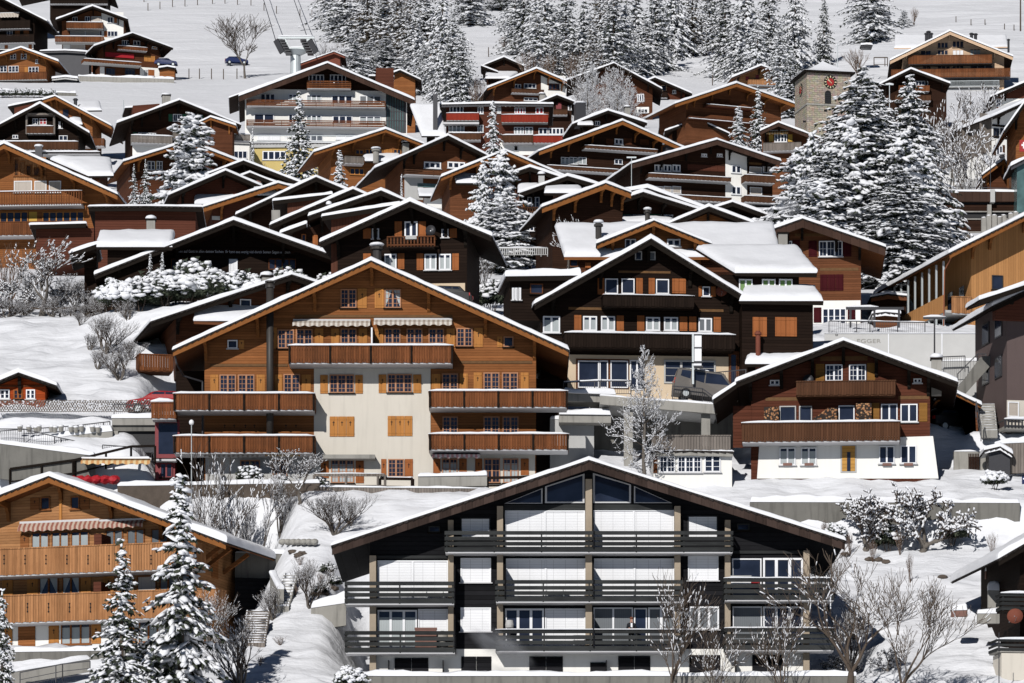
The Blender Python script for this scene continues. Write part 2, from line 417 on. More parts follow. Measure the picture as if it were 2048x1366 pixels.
# ---------------------------------------------------------------- house kit
def edgeparams(n, length, ra, rb, r=.16):
    ps = []
    if ra: ps += [0, .015/length, .05/length, .1/length, r/length]
    else: ps += [0]
    lo = ps[-1]; hi = 1 - (r/length if rb else 0)
    ps += [lo+(hi-lo)*i/n for i in range(1, n)]
    if rb: ps += [1-r/length, 1-.1/length, 1-.05/length, 1-.015/length, 1]
    else: ps += [1]
    return ps
def snowquad(mb, FL, FR, BR, BL, t=.3, rnd=(1,1,1,1), step=.6, seed=0, r=.16, lump=.25):
    """snow lying on a quad; rnd = rounded edges front,right,back,left"""
    FL, FR, BR, BL = map(Vector, (FL, FR, BR, BL))
    lu = max((FR-FL).length, .5); lv = max((BL-FL).length, .5)
    r = min(r, lu*.3, lv*.3)
    us = edgeparams(max(2, min(60, int(lu/step))), lu, rnd[3], rnd[1], r); vs_ = edgeparams(max(2, min(40, int(lv/step))), lv, rnd[0], rnd[2], r)
    def prof1(e):
        x = min(1, e/r); return math.sqrt(max(0, 1-(1-x)**2))
    top = []; nu = len(us)
    for b in vs_:
        for a in us:
            p = (FL*(1-a)+FR*a)*(1-b)+(BL*(1-a)+BR*a)*b
            k = 1.
            if rnd[3]: k = min(k, prof1(a*lu))
            if rnd[1]: k = min(k, prof1((1-a)*lu))
            if rnd[0]: k = min(k, prof1(b*lv))
            if rnd[2]: k = min(k, prof1((1-b)*lv))
            nn = noise.noise(Vector((p.x*.9+seed, p.y*.9, p.z*.9)))*lump + noise.noise(Vector((p.x*3+seed, p.y*3, p.z*3)))*lump*.45 + noise.noise(Vector((p.x*.3+seed, p.y*.3, seed)))*lump*1.1
            if 0 < t and k < .999 and k > .0:      # ragged edge
                wob = .09*noise.noise(Vector((p.x*1.7+seed, p.y*1.7, p.z*1.7+9)))+.05*noise.noise(Vector((p.x*5, p.y*5, p.z*5+seed)))
                if rnd[0] and b*lv < r: p.y -= max(-.03, wob)
                if rnd[3] and a*lu < r: p.x -= max(-.03, wob)
                if rnd[1] and (1-a)*lu < r: p.x += max(-.03, wob)
            top.append((p.x, p.y, p.z + max(.0, t*k*(1+nn))))
    n0 = len(mb.v)
    mb.v += top
    for j in range(len(vs_)-1):
        for i in range(nu-1):
            a = n0+j*nu+i; mb.f.append([a, a+1, a+nu+1, a+nu])
    # skirt closing the bottom
    n1 = len(mb.v); mb.v += [tuple(FL), tuple(FR), tuple(BR), tuple(BL)]
    mb.f.append([n1+3, n1+2, n1+1, n1])
    m_ = len(vs_)-1
    if not rnd[0]:
        mb.f.append([n1, n1+1]+[n0+i for i in range(nu-1, -1, -1)])
    if not rnd[2]:
        mb.f.append([n1+2, n1+3]+[n0+m_*nu+i for i in range(nu)])
def railsnow(mb, x0, x1, y, z, w=.16, t=.13, seed=0):
    n = max(2, int((x1-x0)/.5)); vs_ = []; fs = []
    for i in range(n+1):
        x = x0+(x1-x0)*i/n; k = t*(1+.35*noise.noise(Vector((x*1.3, seed, z)))) * (.35 if i in (0, n) else 1)
        for a, h in ((-w/2, -.01), (-w/2-.02, k*.55), (-w*.2, k), (w*.2, k), (w/2+.02, k*.55), (w/2, -.01)): vs_.append((x, y+a, z+h))
    for i in range(n):
        for j in range(5): a = i*6+j; fs.append((a, a+1, a+7, a+6))
        fs.append((i*6+5, i*6, i*6+6, i*6+11))
    fs += [(5,4,3,2,1,0), tuple(n*6+j for j in range(6))]
    mb.add(vs_, fs)
class House:
    def __init__(s, name, label, cat, Y, ap, L, Rr, wall, base=None, yaw=0, ln=10., ov=1.3, wm='dk', bm='fbd', sm='sod', t=.28, th=.14, bh=.32, nb=2, group=None, br=True, bw=.2, down=2.5, tile='til', wallov=None):
        a = R(yaw); s.c, s.s = math.cos(a), math.sin(a)
        if Y > 322 and ov > 1.1: ov *= 1.45
        s.ov = ov; s.ln = ln; s.wm = wm; s.nm = name
        x = (ap[0]-1024)*Y/F
        z = (HY-base)*Y/F if base is not None else tz(x, Y)
        s.loc = Vector((x, Y, z)); s.base = base is not None
        s.root = empty(name, s.loc, a); tag(s.root, label, cat, group)
        s.seed = (x*7.3+Y) % 97
        s.A = s.P(*ap, ov); s.L = s.P(*L, ov); s.R = s.P(*Rr, ov)
        s.th = th
        A, Lp, Rp = s.A, s.L, s.R
        ul = s.P(wall[0], ap[1], 0)[0]; ur = s.P(wall[1], ap[1], 0)[0]; s.ul, s.ur = ul, ur
        zb = -down
        top = [(ul, s.zr(ul)-th-.01), (A[0], A[1]-th-.01), (ur, s.zr(ur)-th-.01)]
        MB().prism([(ul, zb), (ur, zb)] + top[::-1], 0, ln).build('wall', wm, s.root)
        # roof
        y0, y1 = -ov, ln+.6
        mb = MB()
        for P_, sg in ((Lp, -1), (Rp, 1)):
            mb.prism([(P_[0], P_[1]-.07), (A[0], A[1]-.07), (A[0], A[1]-th), (P_[0], P_[1]-th)], y0, y1)
        roof = mb.build('roof', sm, s.root); s.roof = roof
        mb = MB()
        for P_, sg in ((Lp, -1), (Rp, 1)):
            mb.prism([(P_[0]+sg*.05, P_[1]-.02), (A[0], A[1]), (A[0], A[1]-.07), (P_[0]+sg*.05, P_[1]-.09)], y0-.05, y1+.04)
        for P_ in (Lp, Rp):                   # stepped tile ends along the verge
            ls = math.hypot(P_[0]-A[0], P_[1]-A[1]); n_ = max(3, int(ls/.42)); pl_ = [(A[0], A[1]+.0), (P_[0], P_[1]+.0)]
            for i in range(n_, 0, -1):
                for f_, dz_ in ((i/n_, -.15), ((i-1)/n_, -.07)): pl_.append((A[0]+(P_[0]-A[0])*f_, A[1]+(P_[1]-A[1])*f_+dz_))
            mb.prism(pl_, y0-.11, y0-.051)
        mb.build('roof_tiles', tile, roof)
        for P_ in (Lp, Rp):
            MB().prism([(P_[0], P_[1]-.072), (A[0], A[1]-.072), (A[0], A[1]-.072-bh), (P_[0], P_[1]-.072-bh)], y0-.045, y0-.003).build('barge_board', bm, s.root)
        mb = MB()
        # snow on both slopes: thicker rounded at verge and eave
        e = .07
        def q(P_, left):
            o_ = -e if left else e
            F_ = (P_[0]+o_, y0-e, P_[1]-.01); B_ = (P_[0]+o_, y1+e, P_[1]-.01); AF = (A[0], y0-e, A[1]); AB = (A[0], y1+e, A[1])
            if left: snowquad(mb, F_, AF, AB, B_, t, (1,0,1,1), seed=s.seed)
            else: snowquad(mb, AF, F_, B_, AB, t, (1,1,1,0), seed=s.seed)
        q(Lp, True); q(Rp, False)
        mb.build('roof_snow', 'snow', roof, smooth=True, fix=False)
        # purlins with carved brackets
        if br:
            pos = [0.0]
            for k in range(1, nb+1): pos += [k/(nb+.35), -k/(nb+.35)]
            for p in pos:
                P_ = Rp if p >= 0 else Lp
                u = A[0]+(P_[0]-A[0])*abs(p)*.97
                if u < ul-.1 or u > ur+.1: 
                    u = max(ul+.1, min(ur-.1, u))
                zt = s.zr(u)-th-.02
                o_ = ov-.25
                prof_ = [(.1, zt), (-o_, zt), (-o_, zt-.16), (-o_+.12, zt-.26), (-.45, zt-.34), (-.36, zt-.55), (-.22, zt-.62), (-.18, zt-1.0), (-.05, zt-1.12), (.1, zt-1.12)]
                MB().prismx(prof_, u-bw/2, u+bw/2).build('bracket', bm if bm not in ('cop','fb') else 'fbd', s.root)
    def P(s, px, py, d=0.):
        dx = (px-1024)/F; rx, ry, rz = s.loc
        u = (rx + d*s.s - dx*(ry - d*s.c))/(dx*s.s - s.c)
        t = ry + u*s.s - d*s.c
        return (u, (HY-py)/F*t - rz)
    def zr(s, u):
        P_ = s.L if u < s.A[0] else s.R
        return s.A[1] + (P_[1]-s.A[1])*(u-s.A[0])/(P_[0]-s.A[0])
    def w(s, x0, y0, x1, y1, n=2, fc='whi', gx=0, gy=0, cu='', d=0, gl='gl', sill=1, fw=.07, name='window'):
        u0, z1 = s.P(x0, y0, d+.06); u1, z0 = s.P(x1, y1, d+.06)
        mb = MB(); a, b = -d-.085, -d-.002
        mb.box(u0, u1, a, b, z0, z0+fw); mb.box(u0, u1, a, b, z1-fw, z1)
        wd = (u1-u0)/n
        for i in range(n+1):
            c_ = u0+wd*i; h = fw/2 if 0 < i < n else fw
            l = c_ if i == 0 else (c_-fw if i == n else c_-fw*.75); r_ = c_+fw if i == 0 else (c_ if i == n else c_+fw*.75)
            mb.box(l, r_, a-.004, b, z0+fw, z1-fw)
        for i in range(n):
            for j in range(1, gx+1):
                c_ = u0+wd*i+wd*j/(gx+1); mb.box(c_-.014, c_+.014, a+.03, b, z0+fw, z1-fw)
            for j in range(1, gy+1):
                c_ = z0+(z1-z0)*j/(gy+1); mb.box(u0+wd*i+fw*.4, u0+wd*(i+1)-fw*.4, a+.034, b, c_-.014, c_+.014)
        fr = mb.build(name, fc, s.root)
        MB().box(u0+.02, u1-.02, -d-.03, -d-.003, z0+.02, z1-.02).build('pane', gl, fr)
        if cu:
            m = {'c':'cu','g':'cug','d':'cud','b':'blb','w':'bl','r':'red','t':'cu'}[cu]; mb = MB()
            for i in range(n):
                l = u0+wd*i+fw*.8; r_ = u0+wd*(i+1)-fw*.8
                if cu == 't':
                    mb.add([(l,-d-.036,z0+fw),(l,-d-.036,z1-fw),(r_,-d-.036,z1-fw)] if i % 2 == 0 else [(r_,-d-.036,z0+fw),(l,-d-.036,z1-fw),(r_,-d-.036,z1-fw)], [(0,1,2)])
                elif cu == 'c' : mb.box(l, r_, -d-.036, -d-.031, z0+fw, z1-fw-(z1-z0)*.15)
                else: mb.box(l, r_, -d-.036, -d-.031, z0+fw, z1-fw)
            mb.build('blind' if cu in 'bw' else 'curtain', m, fr)
        if sill: MB().box(u0-.08, u1+.08, -d-.16, -d-.001, z0-.06, z0-.003).build('sill', 'fbd' if fc not in ('whi','or','orl','sh') else ('slab' if fc == 'whi' else fc), fr)
        return fr
    def sh(s, x0, y0, x1, y1, m='sh', d=0, cut=1, n=1):
        u0, z1 = s.P(x0, y0, d+.04); u1, z0 = s.P(x1, y1, d+.04)
        for i in range(n):
            a = u0+(u1-u0)*i/n+.012; b = u0+(u1-u0)*(i+1)/n-.012
            mb = MB(); mb.box(a, b, -d-.05, -d-.004, z0, z1); mb.box(a-.005, b+.005, -d-.07, -d-.05, z1-(z1-z0)*.17, z1-(z1-z0)*.12); mb.box(a-.005, b+.005, -d-.07, -d-.05, z0+(z1-z0)*.12, z0+(z1-z0)*.17)
            o = mb.build('shutter', m, s.root)
            if cut:
                c_ = (a+b)/2; h = z1-z0; zc = z0+h*.66; mb = MB(); y_ = -d-.054
                mb.box(c_-.02, c_+.02, y_, -d-.049, zc-h*.13, zc+h*.11); mb.box(c_-.07, c_+.07, y_-.001, -d-.049, zc+h*.02, zc+h*.055)
                mb.build('cutout', 'cut', o)
    def b(s, x0, y0, x1, y1, dp=1.4, st='v', m='brv', sl='slab', snow=1, posts=0, rail=1, d=0, slt=.2, sides=1, ext=.1, n=4, t=.13):
        """balcony: px box of the board front; wall plane at d, front plane at d+dp"""
        D = d+dp
        u0, z1 = s.P(x0, y0, D); u1, z0 = s.P(x1, y1, D)
        slab = MB().box(u0+.03, u1-.03, -D+.04, -d-.001, z0-.09, z0-.09+slt).build('balcony', sl, s.root)
        mb = MB()
        if st == 'v':
            nb_ = max(2, int((u1-u0)/.17)); k = (u1-u0)/nb_
            for i in range(nb_):
                a = u0+k*i; mb.box(a+.006, a+k-.006, -D-.02, -D+.012, z0-.02*((i*7) % 3), z1-.07)
            if sides:
                for uu in (u0, u1):
                    nn = max(1, int(dp/.2))
                    for i in range(nn): ya = -D+dp*i/nn; mb.box(uu-.015, uu+.015, ya+.008, ya+dp/nn-.008, z0, z1-.07)
            mb.box(u0, u1, -D+.013, -D+.05, z0+.12, z0+.2)
        elif st == 'h':
            for i in range(n):
                hh = (z1-z0)/n; f_ = .72 if n > 3 else .6
                if i == n-1: za, zc = z1-hh*f_, z1
                elif i == 0: za, zc = z0, z0+hh*f_*1.15
                else: za = z0+hh*i+hh*.16; zc = za+hh*f_
                mb.box(u0, u1, -D-.02, -D+.03, za, zc)
                if sides:
                    for uu in (u0, u1): mb.box(uu-.025, uu+.025, -D+.031, -d-.01, za, zc)
            np_ = max(2, int((u1-u0)/2.4))
            for i in range(np_+1): c_ = u0+.1+(u1-u0-.2)*i/np_; mb.box(c_-.04, c_+.04, -D+.031, -D+.1, z0-.05, z1-.03)
        elif st == 'b':
            nb_ = max(3, int((u1-u0)/.22)); k = (u1-u0)/nb_
            for i in range(nb_+1): a = u0+k*i; mb.box(a-.05, a+.05, -D-.02, -D+.02, z0-.02, z1-.07)
            mb.box(u0, u1, -D-.04, -D+.05, z0+.06, z0+.16)
        elif st == 'r':       # thin metal bars
            nb_ = max(3, int((u1-u0)/.16)); k = (u1-u0)/nb_
            for i in range(nb_+1): a = u0+k*i; mb.box(a-.012, a+.012, -D-.01, -D+.01, z0, z1-.04)
            mb.box(u0, u1, -D-.02, -D+.02, z0+.03, z0+.07)
        elif st == 'p':       # parapet
            mb.box(u0, u1, -D-.02, -D+.1, z0, z1-.07)
        if rail: 
            mb.box(u0-.03, u1+.03, -D-.07, -D+.07, z1-.07, z1)
            for uu in (u0, u1): mb.box(uu-.05, uu+.05, -D+.071, -d-.01, z1-.069, z1-.002)
        mb.build('railing', m, slab)
        if posts:
            for i in range(posts+1):
                c_ = u0+.06+(u1-u0-.12)*i/posts
                MB().prismx([(-D-.02, z1-.02), (-D-.14, z1-.04), (-D-.12, z1-.25), (-D-.07, z1-.4), (-D-.13, z0+.1), (-D-.08, z0-.08), (-D-.02, z0-.08)], c_-.06, c_+.06).build('rail_bracket', 'fbd', slab)
        if snow:
            mb = MB(); railsnow(mb, u0-.05, u1+.05, -D, z1, .2, t, x0); mb.build('rail_snow', 'snow', slab, smooth=True)
        return slab
    def p(s, x0, y0, x1, y1, m, d=.03, name='wall_panel', d0=0, poly=None):
        u0, z1 = s.P(x0, y0, d); u1, z0 = s.P(x1, y1, d)
        return MB().box(u0, u1, -d, -d0+.0 if d0 else .02, z0, z1).build(name, m, s.root)
    def pp(s, pts, m, d=.03, name='wall_panel', d0=0):
        return MB().prism([s.P(x, y, d) for x, y in pts][::-1], -d, -d0+.001).build(name, m, s.root)
    def ch(s, x0, y0, x1, y1, m='con', back=4., w=None, snow=1, cap=1, name='chimney'):
        """chimney standing back behind the facade"""
        u0, z1 = s.P(x0, y0, -back); u1, z0 = s.P(x1, y1, -back)
        w = w or (u1-u0); o = MB().box(u0, u1, back, back+w, z0-1.5, z1-.12 if cap else z1).build(name, m, s.root)
        if cap: MB().box(u0-.08, u1+.08, back-.08, back+w+.08, z1-.119, z1).build('chimney_cap', 'fbd', o)
        if snow:
            mb = MB(); mb.blob(((u0+u1)/2, back+w/2, z1+.1), (u1-u0)*.68, w*.68, .24, 2, .05); mb.build('snow_cap', 'snow', o, smooth=True)
        return o
    def pipe(s, x, y0, y1, r=.12, back=3., m='pip', cap=1):
        u0, z1 = s.P(x, y0, -back); _, z0 = s.P(x, y1, -back)
        o = MB().tube((u0, back, z0-.6), (u0, back, z1), r, n=10).tube((u0, back, z1-.25), (u0, back, z1-.1), r*1.5, n=10).build('stove_pipe', m, s.root)
        if cap: MB().blob((u0, back, z1+.1), r*1.7, r*1.7, .16, 2, .06).build('snow_cap', 'snow', o, smooth=True)
    def wing(s, fx0, fx1, fy, bx0, bx1, by, df, run, wm=None, base=None, t=.38, name='wing', ovr=.7, sm='sod', fb='fbd', hip=False):
        """roof plane sloping up away from the camera: front edge px (fx0..fx1, fy) at plane df, back edge (bx0..bx1, by) run metres behind; body below"""
        FL = s.P(fx0, fy, df); FR = s.P(fx1, fy, df); BL = s.P(bx0, by, df-run); BR = s.P(bx1, by, df-run)
        q = [Vector((FL[0], -df, FL[1])), Vector((FR[0], -df, FR[1])), Vector((BR[0], -df+run, BR[1])), Vector((BL[0], -df+run, BL[1]))]
        dn = Vector((0, 0, -.16)); v = q+[a+dn for a in q]
        o = MB().add(v, [(0,1,2,3),(7,6,5,4),(0,4,5,1),(1,5,6,2),(2,6,7,3),(3,7,4,0)]).build(name+'_roof', sm, s.root)
        up = Vector((0,0,.004)); mb = MB(); snowquad(mb, q[0]+up, q[1]+up, q[2]+up, q[3]+up, t, (1,1,1,1), seed=fx0, r=.3)
        mb.build('roof_snow', 'snow', o, smooth=True, fix=False)
        MB().box(q[0].x+.02, q[1].x-.02, -df-.03, -df-.002, FL[1]-.2, FL[1]-.015).build('fascia', fb, o)
        if wm:
            a0 = max(q[0].x, q[3].x)+ovr; a1 = min(q[1].x, q[2].x)-ovr
            yf = -df+ovr; zb = s.P(fx0, base, df)[1] if base else -2.5
            zf = FL[1]+(BL[1]-FL[1])*ovr/run-.17; zk = BL[1]-.17
            b_ = MB().prismx([(yf, zb), (yf, zf), (-df+run, zk), (-df+run, zb)], a0, a1).build(name+'_wall', wm, s.root)
        return o
    def dish(s, x, y, r, m='met', d=.5):
        u, z = s.P(x, y, d); mb = MB(); n = 16; vs_ = [(u, -d+.12, z)]; fs = []
        for i in range(n):
            t = 2*math.pi*i/n; vs_.append((u+r*math.cos(t), -d-.02-.15*math.cos(t), z+r*math.sin(t)))
        vs_ += [(a, b+.03, c) for a, b, c in vs_]
        for i in range(n): j = (i+1) % n; fs += [(0, 1+i, 1+j), (n+1, n+2+j, n+2+i), (1+i, n+2+i, n+2+j, 1+j)]
        o = mb.add(vs_, fs).build('satellite_dish', m, s.root, smooth=True)
        MB().tube((u, -d+.1, z), (u, .02, z-.2), .03).tube((u, -d+.05, z-r*.8), (u, -d-.35, z-.1), .015).build('dish_arm', 'met', o)
    def awning(s, x0, y0, x1, y1, m='aw', dp=.9, d=0):
        u0, z1 = s.P(x0, y0, d+dp*.3); u1, z0 = s.P(x1, y1, d+dp)
        mb = MB(); mb.box(u0, u1, -d-.22, -d-.003, z1-.05, z1+.1)
        o = mb.build('awning', 'slab', s.root)
        mb = MB(); mb.add([(u0, -d-.2, z1), (u1, -d-.2, z1), (u1, -d-dp, z0+.2), (u0, -d-dp, z0+.2)], [(0,1,2,3)])
        n = max(4, int((u1-u0)/.15)); vs_ = []; fs = []
        for i in range(n+1):
            u = u0+(u1-u0)*i/n; vs_ += [(u, -d-dp, z0+.2), (u, -d-dp-.01, z0+.05*math.sin(i*1.6))]
        for i in range(n): a = i*2; fs.append((a, a+2, a+3, a+1))
        mb.add(vs_, fs); mb.build('awning_cloth', m, o)
    def text(s, body, x0, x1, y, h, m='gold', d=.04, name='lettering', parent=None):
        cu = bpy.data.curves.new(name, 'FONT'); cu.body = body; cu.size = 1; cu.extrude = .0; cu.align_x = 'LEFT'
        o = bpy.data.objects.new(name, cu); C.objects.link(o)
        me = bpy.data.meshes.new_from_object(o.evaluated_get(bpy.context.evaluated_depsgraph_get())); bpy.data.objects.remove(o)
        bb = [v.co for v in me.vertices]; wx = max(v.x for v in bb)-min(v.x for v in bb); hx = max(v.y for v in bb)-min(v.y for v in bb)
        mnx = min(v.x for v in bb); mny = min(v.y for v in bb)
        u0, zc = s.P(x0, y, d); u1, _ = s.P(x1, y, d)
        for v in me.vertices:
            a, b = v.co.x, v.co.y; v.co = ((a-mnx)/wx*(u1-u0)+u0, -d, zc+((b-mny)/hx-.5)*h)
        me.materials.clear(); me.materials.append(M(m))
        o = bpy.data.objects.new(name, me); C.objects.link(o); o.parent = parent or s.root; CH.setdefault(o.parent.as_pointer(), []).append(o)
        return o
    def run(s, spec):
        """compact part list, one per line"""
        for line in spec.strip().splitlines():
            tk = line.split()
            if not tk: continue
            code = tk[0]; num = []; kw = {}
            for a in tk[1:]:
                if '=' in a:
                    k, v = a.split('=')
                    try: v = float(v); v = int(v) if v == int(v) and k in ('n','gx','gy','posts','snow','sill','cut','rail','cap','sides') else v
                    except ValueError: pass
                    kw[k] = v
                else: num.append(float(a))
            if code == 'w' and len(num) > 4: kw['n'] = int(num[4]); num = num[:4]
            getattr(s, code)(*num, **kw)
        return s
MD['oli'] = lambda n: m_wood(n, (.30,.165,.05), 'h', .09, var=.15, weather=.1)
MD['trim'] = lambda n: m_plain(n, (.12,.058,.018), .7, .5, 4)
def leanto(s, x0, y0, x1, y1, d=None, ln=7., wm=None, wx=None, base=None, bm='fbd', sm='sod', t=.26, ovl=.9, ovr=.2, bh=.3, name='lean_to'):
    d = s.ov if d is None else d
    a = s.P(x0, y0, d); b = s.P(x1, y1, d); yb = -d+ln
    o = MB().prism([(a[0], a[1]-.16), (b[0], b[1]-.16), (b[0], b[1]), (a[0], a[1])], -d, yb).build(name+'_roof', sm, s.root)
    MB().prism([(a[0], a[1]-.02-bh), (b[0], b[1]-.02-bh), (b[0], b[1]-.02), (a[0], a[1]-.02)], -d-.05, -d-.004).build('barge_board', bm, o)
    mb = MB(); e = .07
    snowquad(mb, (a[0]-e, -d-e, a[1]+.004), (b[0]+e, -d-e, b[1]+.004), (b[0]+e, yb, b[1]+.004), (a[0]-e, yb, a[1]+.004), t, (1,1,1,1), seed=x0)
    mb.build('roof_snow', 'snow', o, smooth=True, fix=False)
    if wm:
        u0 = a[0]+ovl if wx is None else s.P(wx[0], y0, 0)[0]; u1 = b[0]-ovr if wx is None else s.P(wx[1], y0, 0)[0]
        zf = lambda u: a[1]+(b[1]-a[1])*(u-a[0])/(b[0]-a[0])-.17
        zb = s.P(x0, base, 0)[1] if base else -2.5
        MB().prism([(u0, zb), (u1, zb), (u1, zf(u1)), (u0, zf(u0))], .02, yb-.4).build(name+'_wall', wm, s.root)
    return o
House.leanto = leanto
# ---------------------------------------------------------------- the six near chalets
A = House('apartment_chalet', 'wide black timber apartment chalet with white roller blinds and plank balconies', 'chalet', 250, (1178,920), (664,1091), (1690,1081), (740,1618), base=1362, ln=14, ov=1.9, wm='bk', bm='cop', sm='bk', t=.22, bh=.46, br=False, tile='til')
A.p(742, 1298, 1616, 1362, 'wh', .05, 'plinth')
A.run('''
p 1008 1009 1345 1020 m=bkb d=.12 name=beam
p 754 1111 896 1117 m=bkb d=.12 name=beam
p 1462 1101 1607 1107 m=bkb d=.12 name=beam
w 921 1035 981 1080 1 fc=blk cu=w sill=0
w 1010 1021 1170 1096 2 cu=w sill=0
w 1187 1020 1348 1096 2 cu=w sill=0
w 1375 1031 1436 1076 1 fc=blk cu=w sill=0
w 755 1121 896 1198 2 cu=w sill=0
w 921 1116 982 1165 1 fc=whi cu=w
w 1012 1117 1171 1195 2 cu=w sill=0
w 1188 1117 1350 1195 2 cu=w sill=0
w 1376 1112 1437 1161 1 fc=whi cu=w
w 1464 1117 1523 1196 1 sill=0
w 1526 1116 1606 1196 3 fw=.11 sill=0
w 755 1220 834 1296 3 cu=c fw=.09 sill=0
w 836 1218 896 1296 1 cu=w sill=0
w 921 1215 982 1263 1 cu=w
w 1010 1217 1088 1294 3 fw=.1 sill=0
w 1090 1217 1171 1294 1 cu=w sill=0
w 1187 1215 1266 1294 2 cu=d sill=0
w 1268 1216 1294 1294 1 sill=0 name=balcony_door
w 1296 1215 1349 1294 2 cu=d fw=.1 sill=0
w 1378 1213 1438 1259 3 cu=d fw=.09
w 1465 1213 1524 1294 1 cu=d sill=0
w 1526 1213 1606 1294 3 fw=.1 sill=0
w 857 1052 880 1065 1 fc=bkb
w 1474 1047 1499 1061 1 fc=bkb
b 890 1062 1466 1103 st=h m=bkb dp=1.35 snow=0 rail=0
b 690 1163 909 1206 st=h m=bkb dp=1.35 snow=0 rail=0
b 991 1160 1366 1202 st=h m=bkb dp=1.35 snow=0 rail=0
b 1449 1156 1668 1199 st=h m=bkb dp=1.35 snow=1 rail=0 t=.07
b 690 1262 911 1304 st=h m=bkb dp=1.35 snow=0 rail=0
b 992 1259 1369 1301 st=h m=bkb dp=1.35 snow=1 rail=0 t=.05
b 1450 1256 1668 1299 st=h m=bkb dp=1.35 snow=1 rail=0 t=.07
sh 789 1316 857 1361 m=bk n=2 cut=0 d=.05
sh 922 1313 983 1358 m=bk n=2 cut=0 d=.05
sh 1058 1313 1126 1357 m=bk n=2 cut=0 d=.05
sh 1180 1325 1214 1357 m=bk n=1 cut=0 d=.05
sh 1236 1312 1301 1356 m=bk n=2 cut=0 d=.05
sh 1378 1310 1441 1352 m=bk n=2 cut=0 d=.05
sh 1504 1310 1566 1353 m=bk n=2 cut=0 d=.05
''')
for x0, y0, x1, y1 in ((739,1111,752,1362),(896,1040,907,1300),(994,1012,1006,1300),(1171,958,1184,1300),(1349,1012,1361,1300),(1450,1040,1461,1300),(1607,1101,1619,1362)):
    A.p(x0, y0, x1, y1, 'pil', .55, 'pillar')
for x0, y0, y1 in ((1186,1035,1096),(1186,1128,1196),(1186,1228,1294),(1009,1128,1196),(908,1128,1198),(908,1228,1296)):
    A.p(x0, y0, x0+2, y1, 'bk', 1.5, 'partition')
for x0 in (776, 885, 1212, 1471): A.p(x0, 1320, x0+2, 1361, 'bk', .9, 'partition')
for P_ in ([(1009,1007),(1085,1007),(1085,976)], [(1090,1006),(1169,1006),(1169,947),(1090,973)], [(1186,1006),(1262,1006),(1262,969),(1186,946)], [(1268,1006),(1344,1006),(1268,972)]):
    cx = sum(p[0] for p in P_)/len(P_); cy = sum(p[1] for p in P_)/len(P_)
    f_ = A.pp([(cx+(x-cx)*1.0, cy+(y-cy)*1.0) for x, y in P_], 'slab', .06, 'gable_window')
    g_ = MB().prism([A.P(cx+(x-cx)*.9, cy+(y-cy)*.88, .07) for x, y in P_][::-1], -.075, -.062).build('pane', 'gl', f_)
B = House('big_chalet', 'big orange timber chalet with cream plaster centre and five brown plank balconies', 'chalet', 285, (742,521), (346,700), (1137,700), (409,1072), base=985, ln=12, ov=1.9, wm='or', bm='fbo', sm='so', t=.26, bh=.34, nb=3)
B.p(628, 728, 861, 985, 'cr', .04, 'plaster_wall'); B.p(861, 900, 1070, 985, 'cr', .04, 'plaster_wall'); B.p(411, 905, 628, 985, 'conl', .04, 'plaster_wall')
B.p(590, 630, 905, 635, 'trim', .05, 'carved_band'); B.p(420, 728, 575, 733, 'trim', .05, 'carved_band'); B.p(920, 722, 1064, 727, 'trim', .05, 'carved_band')
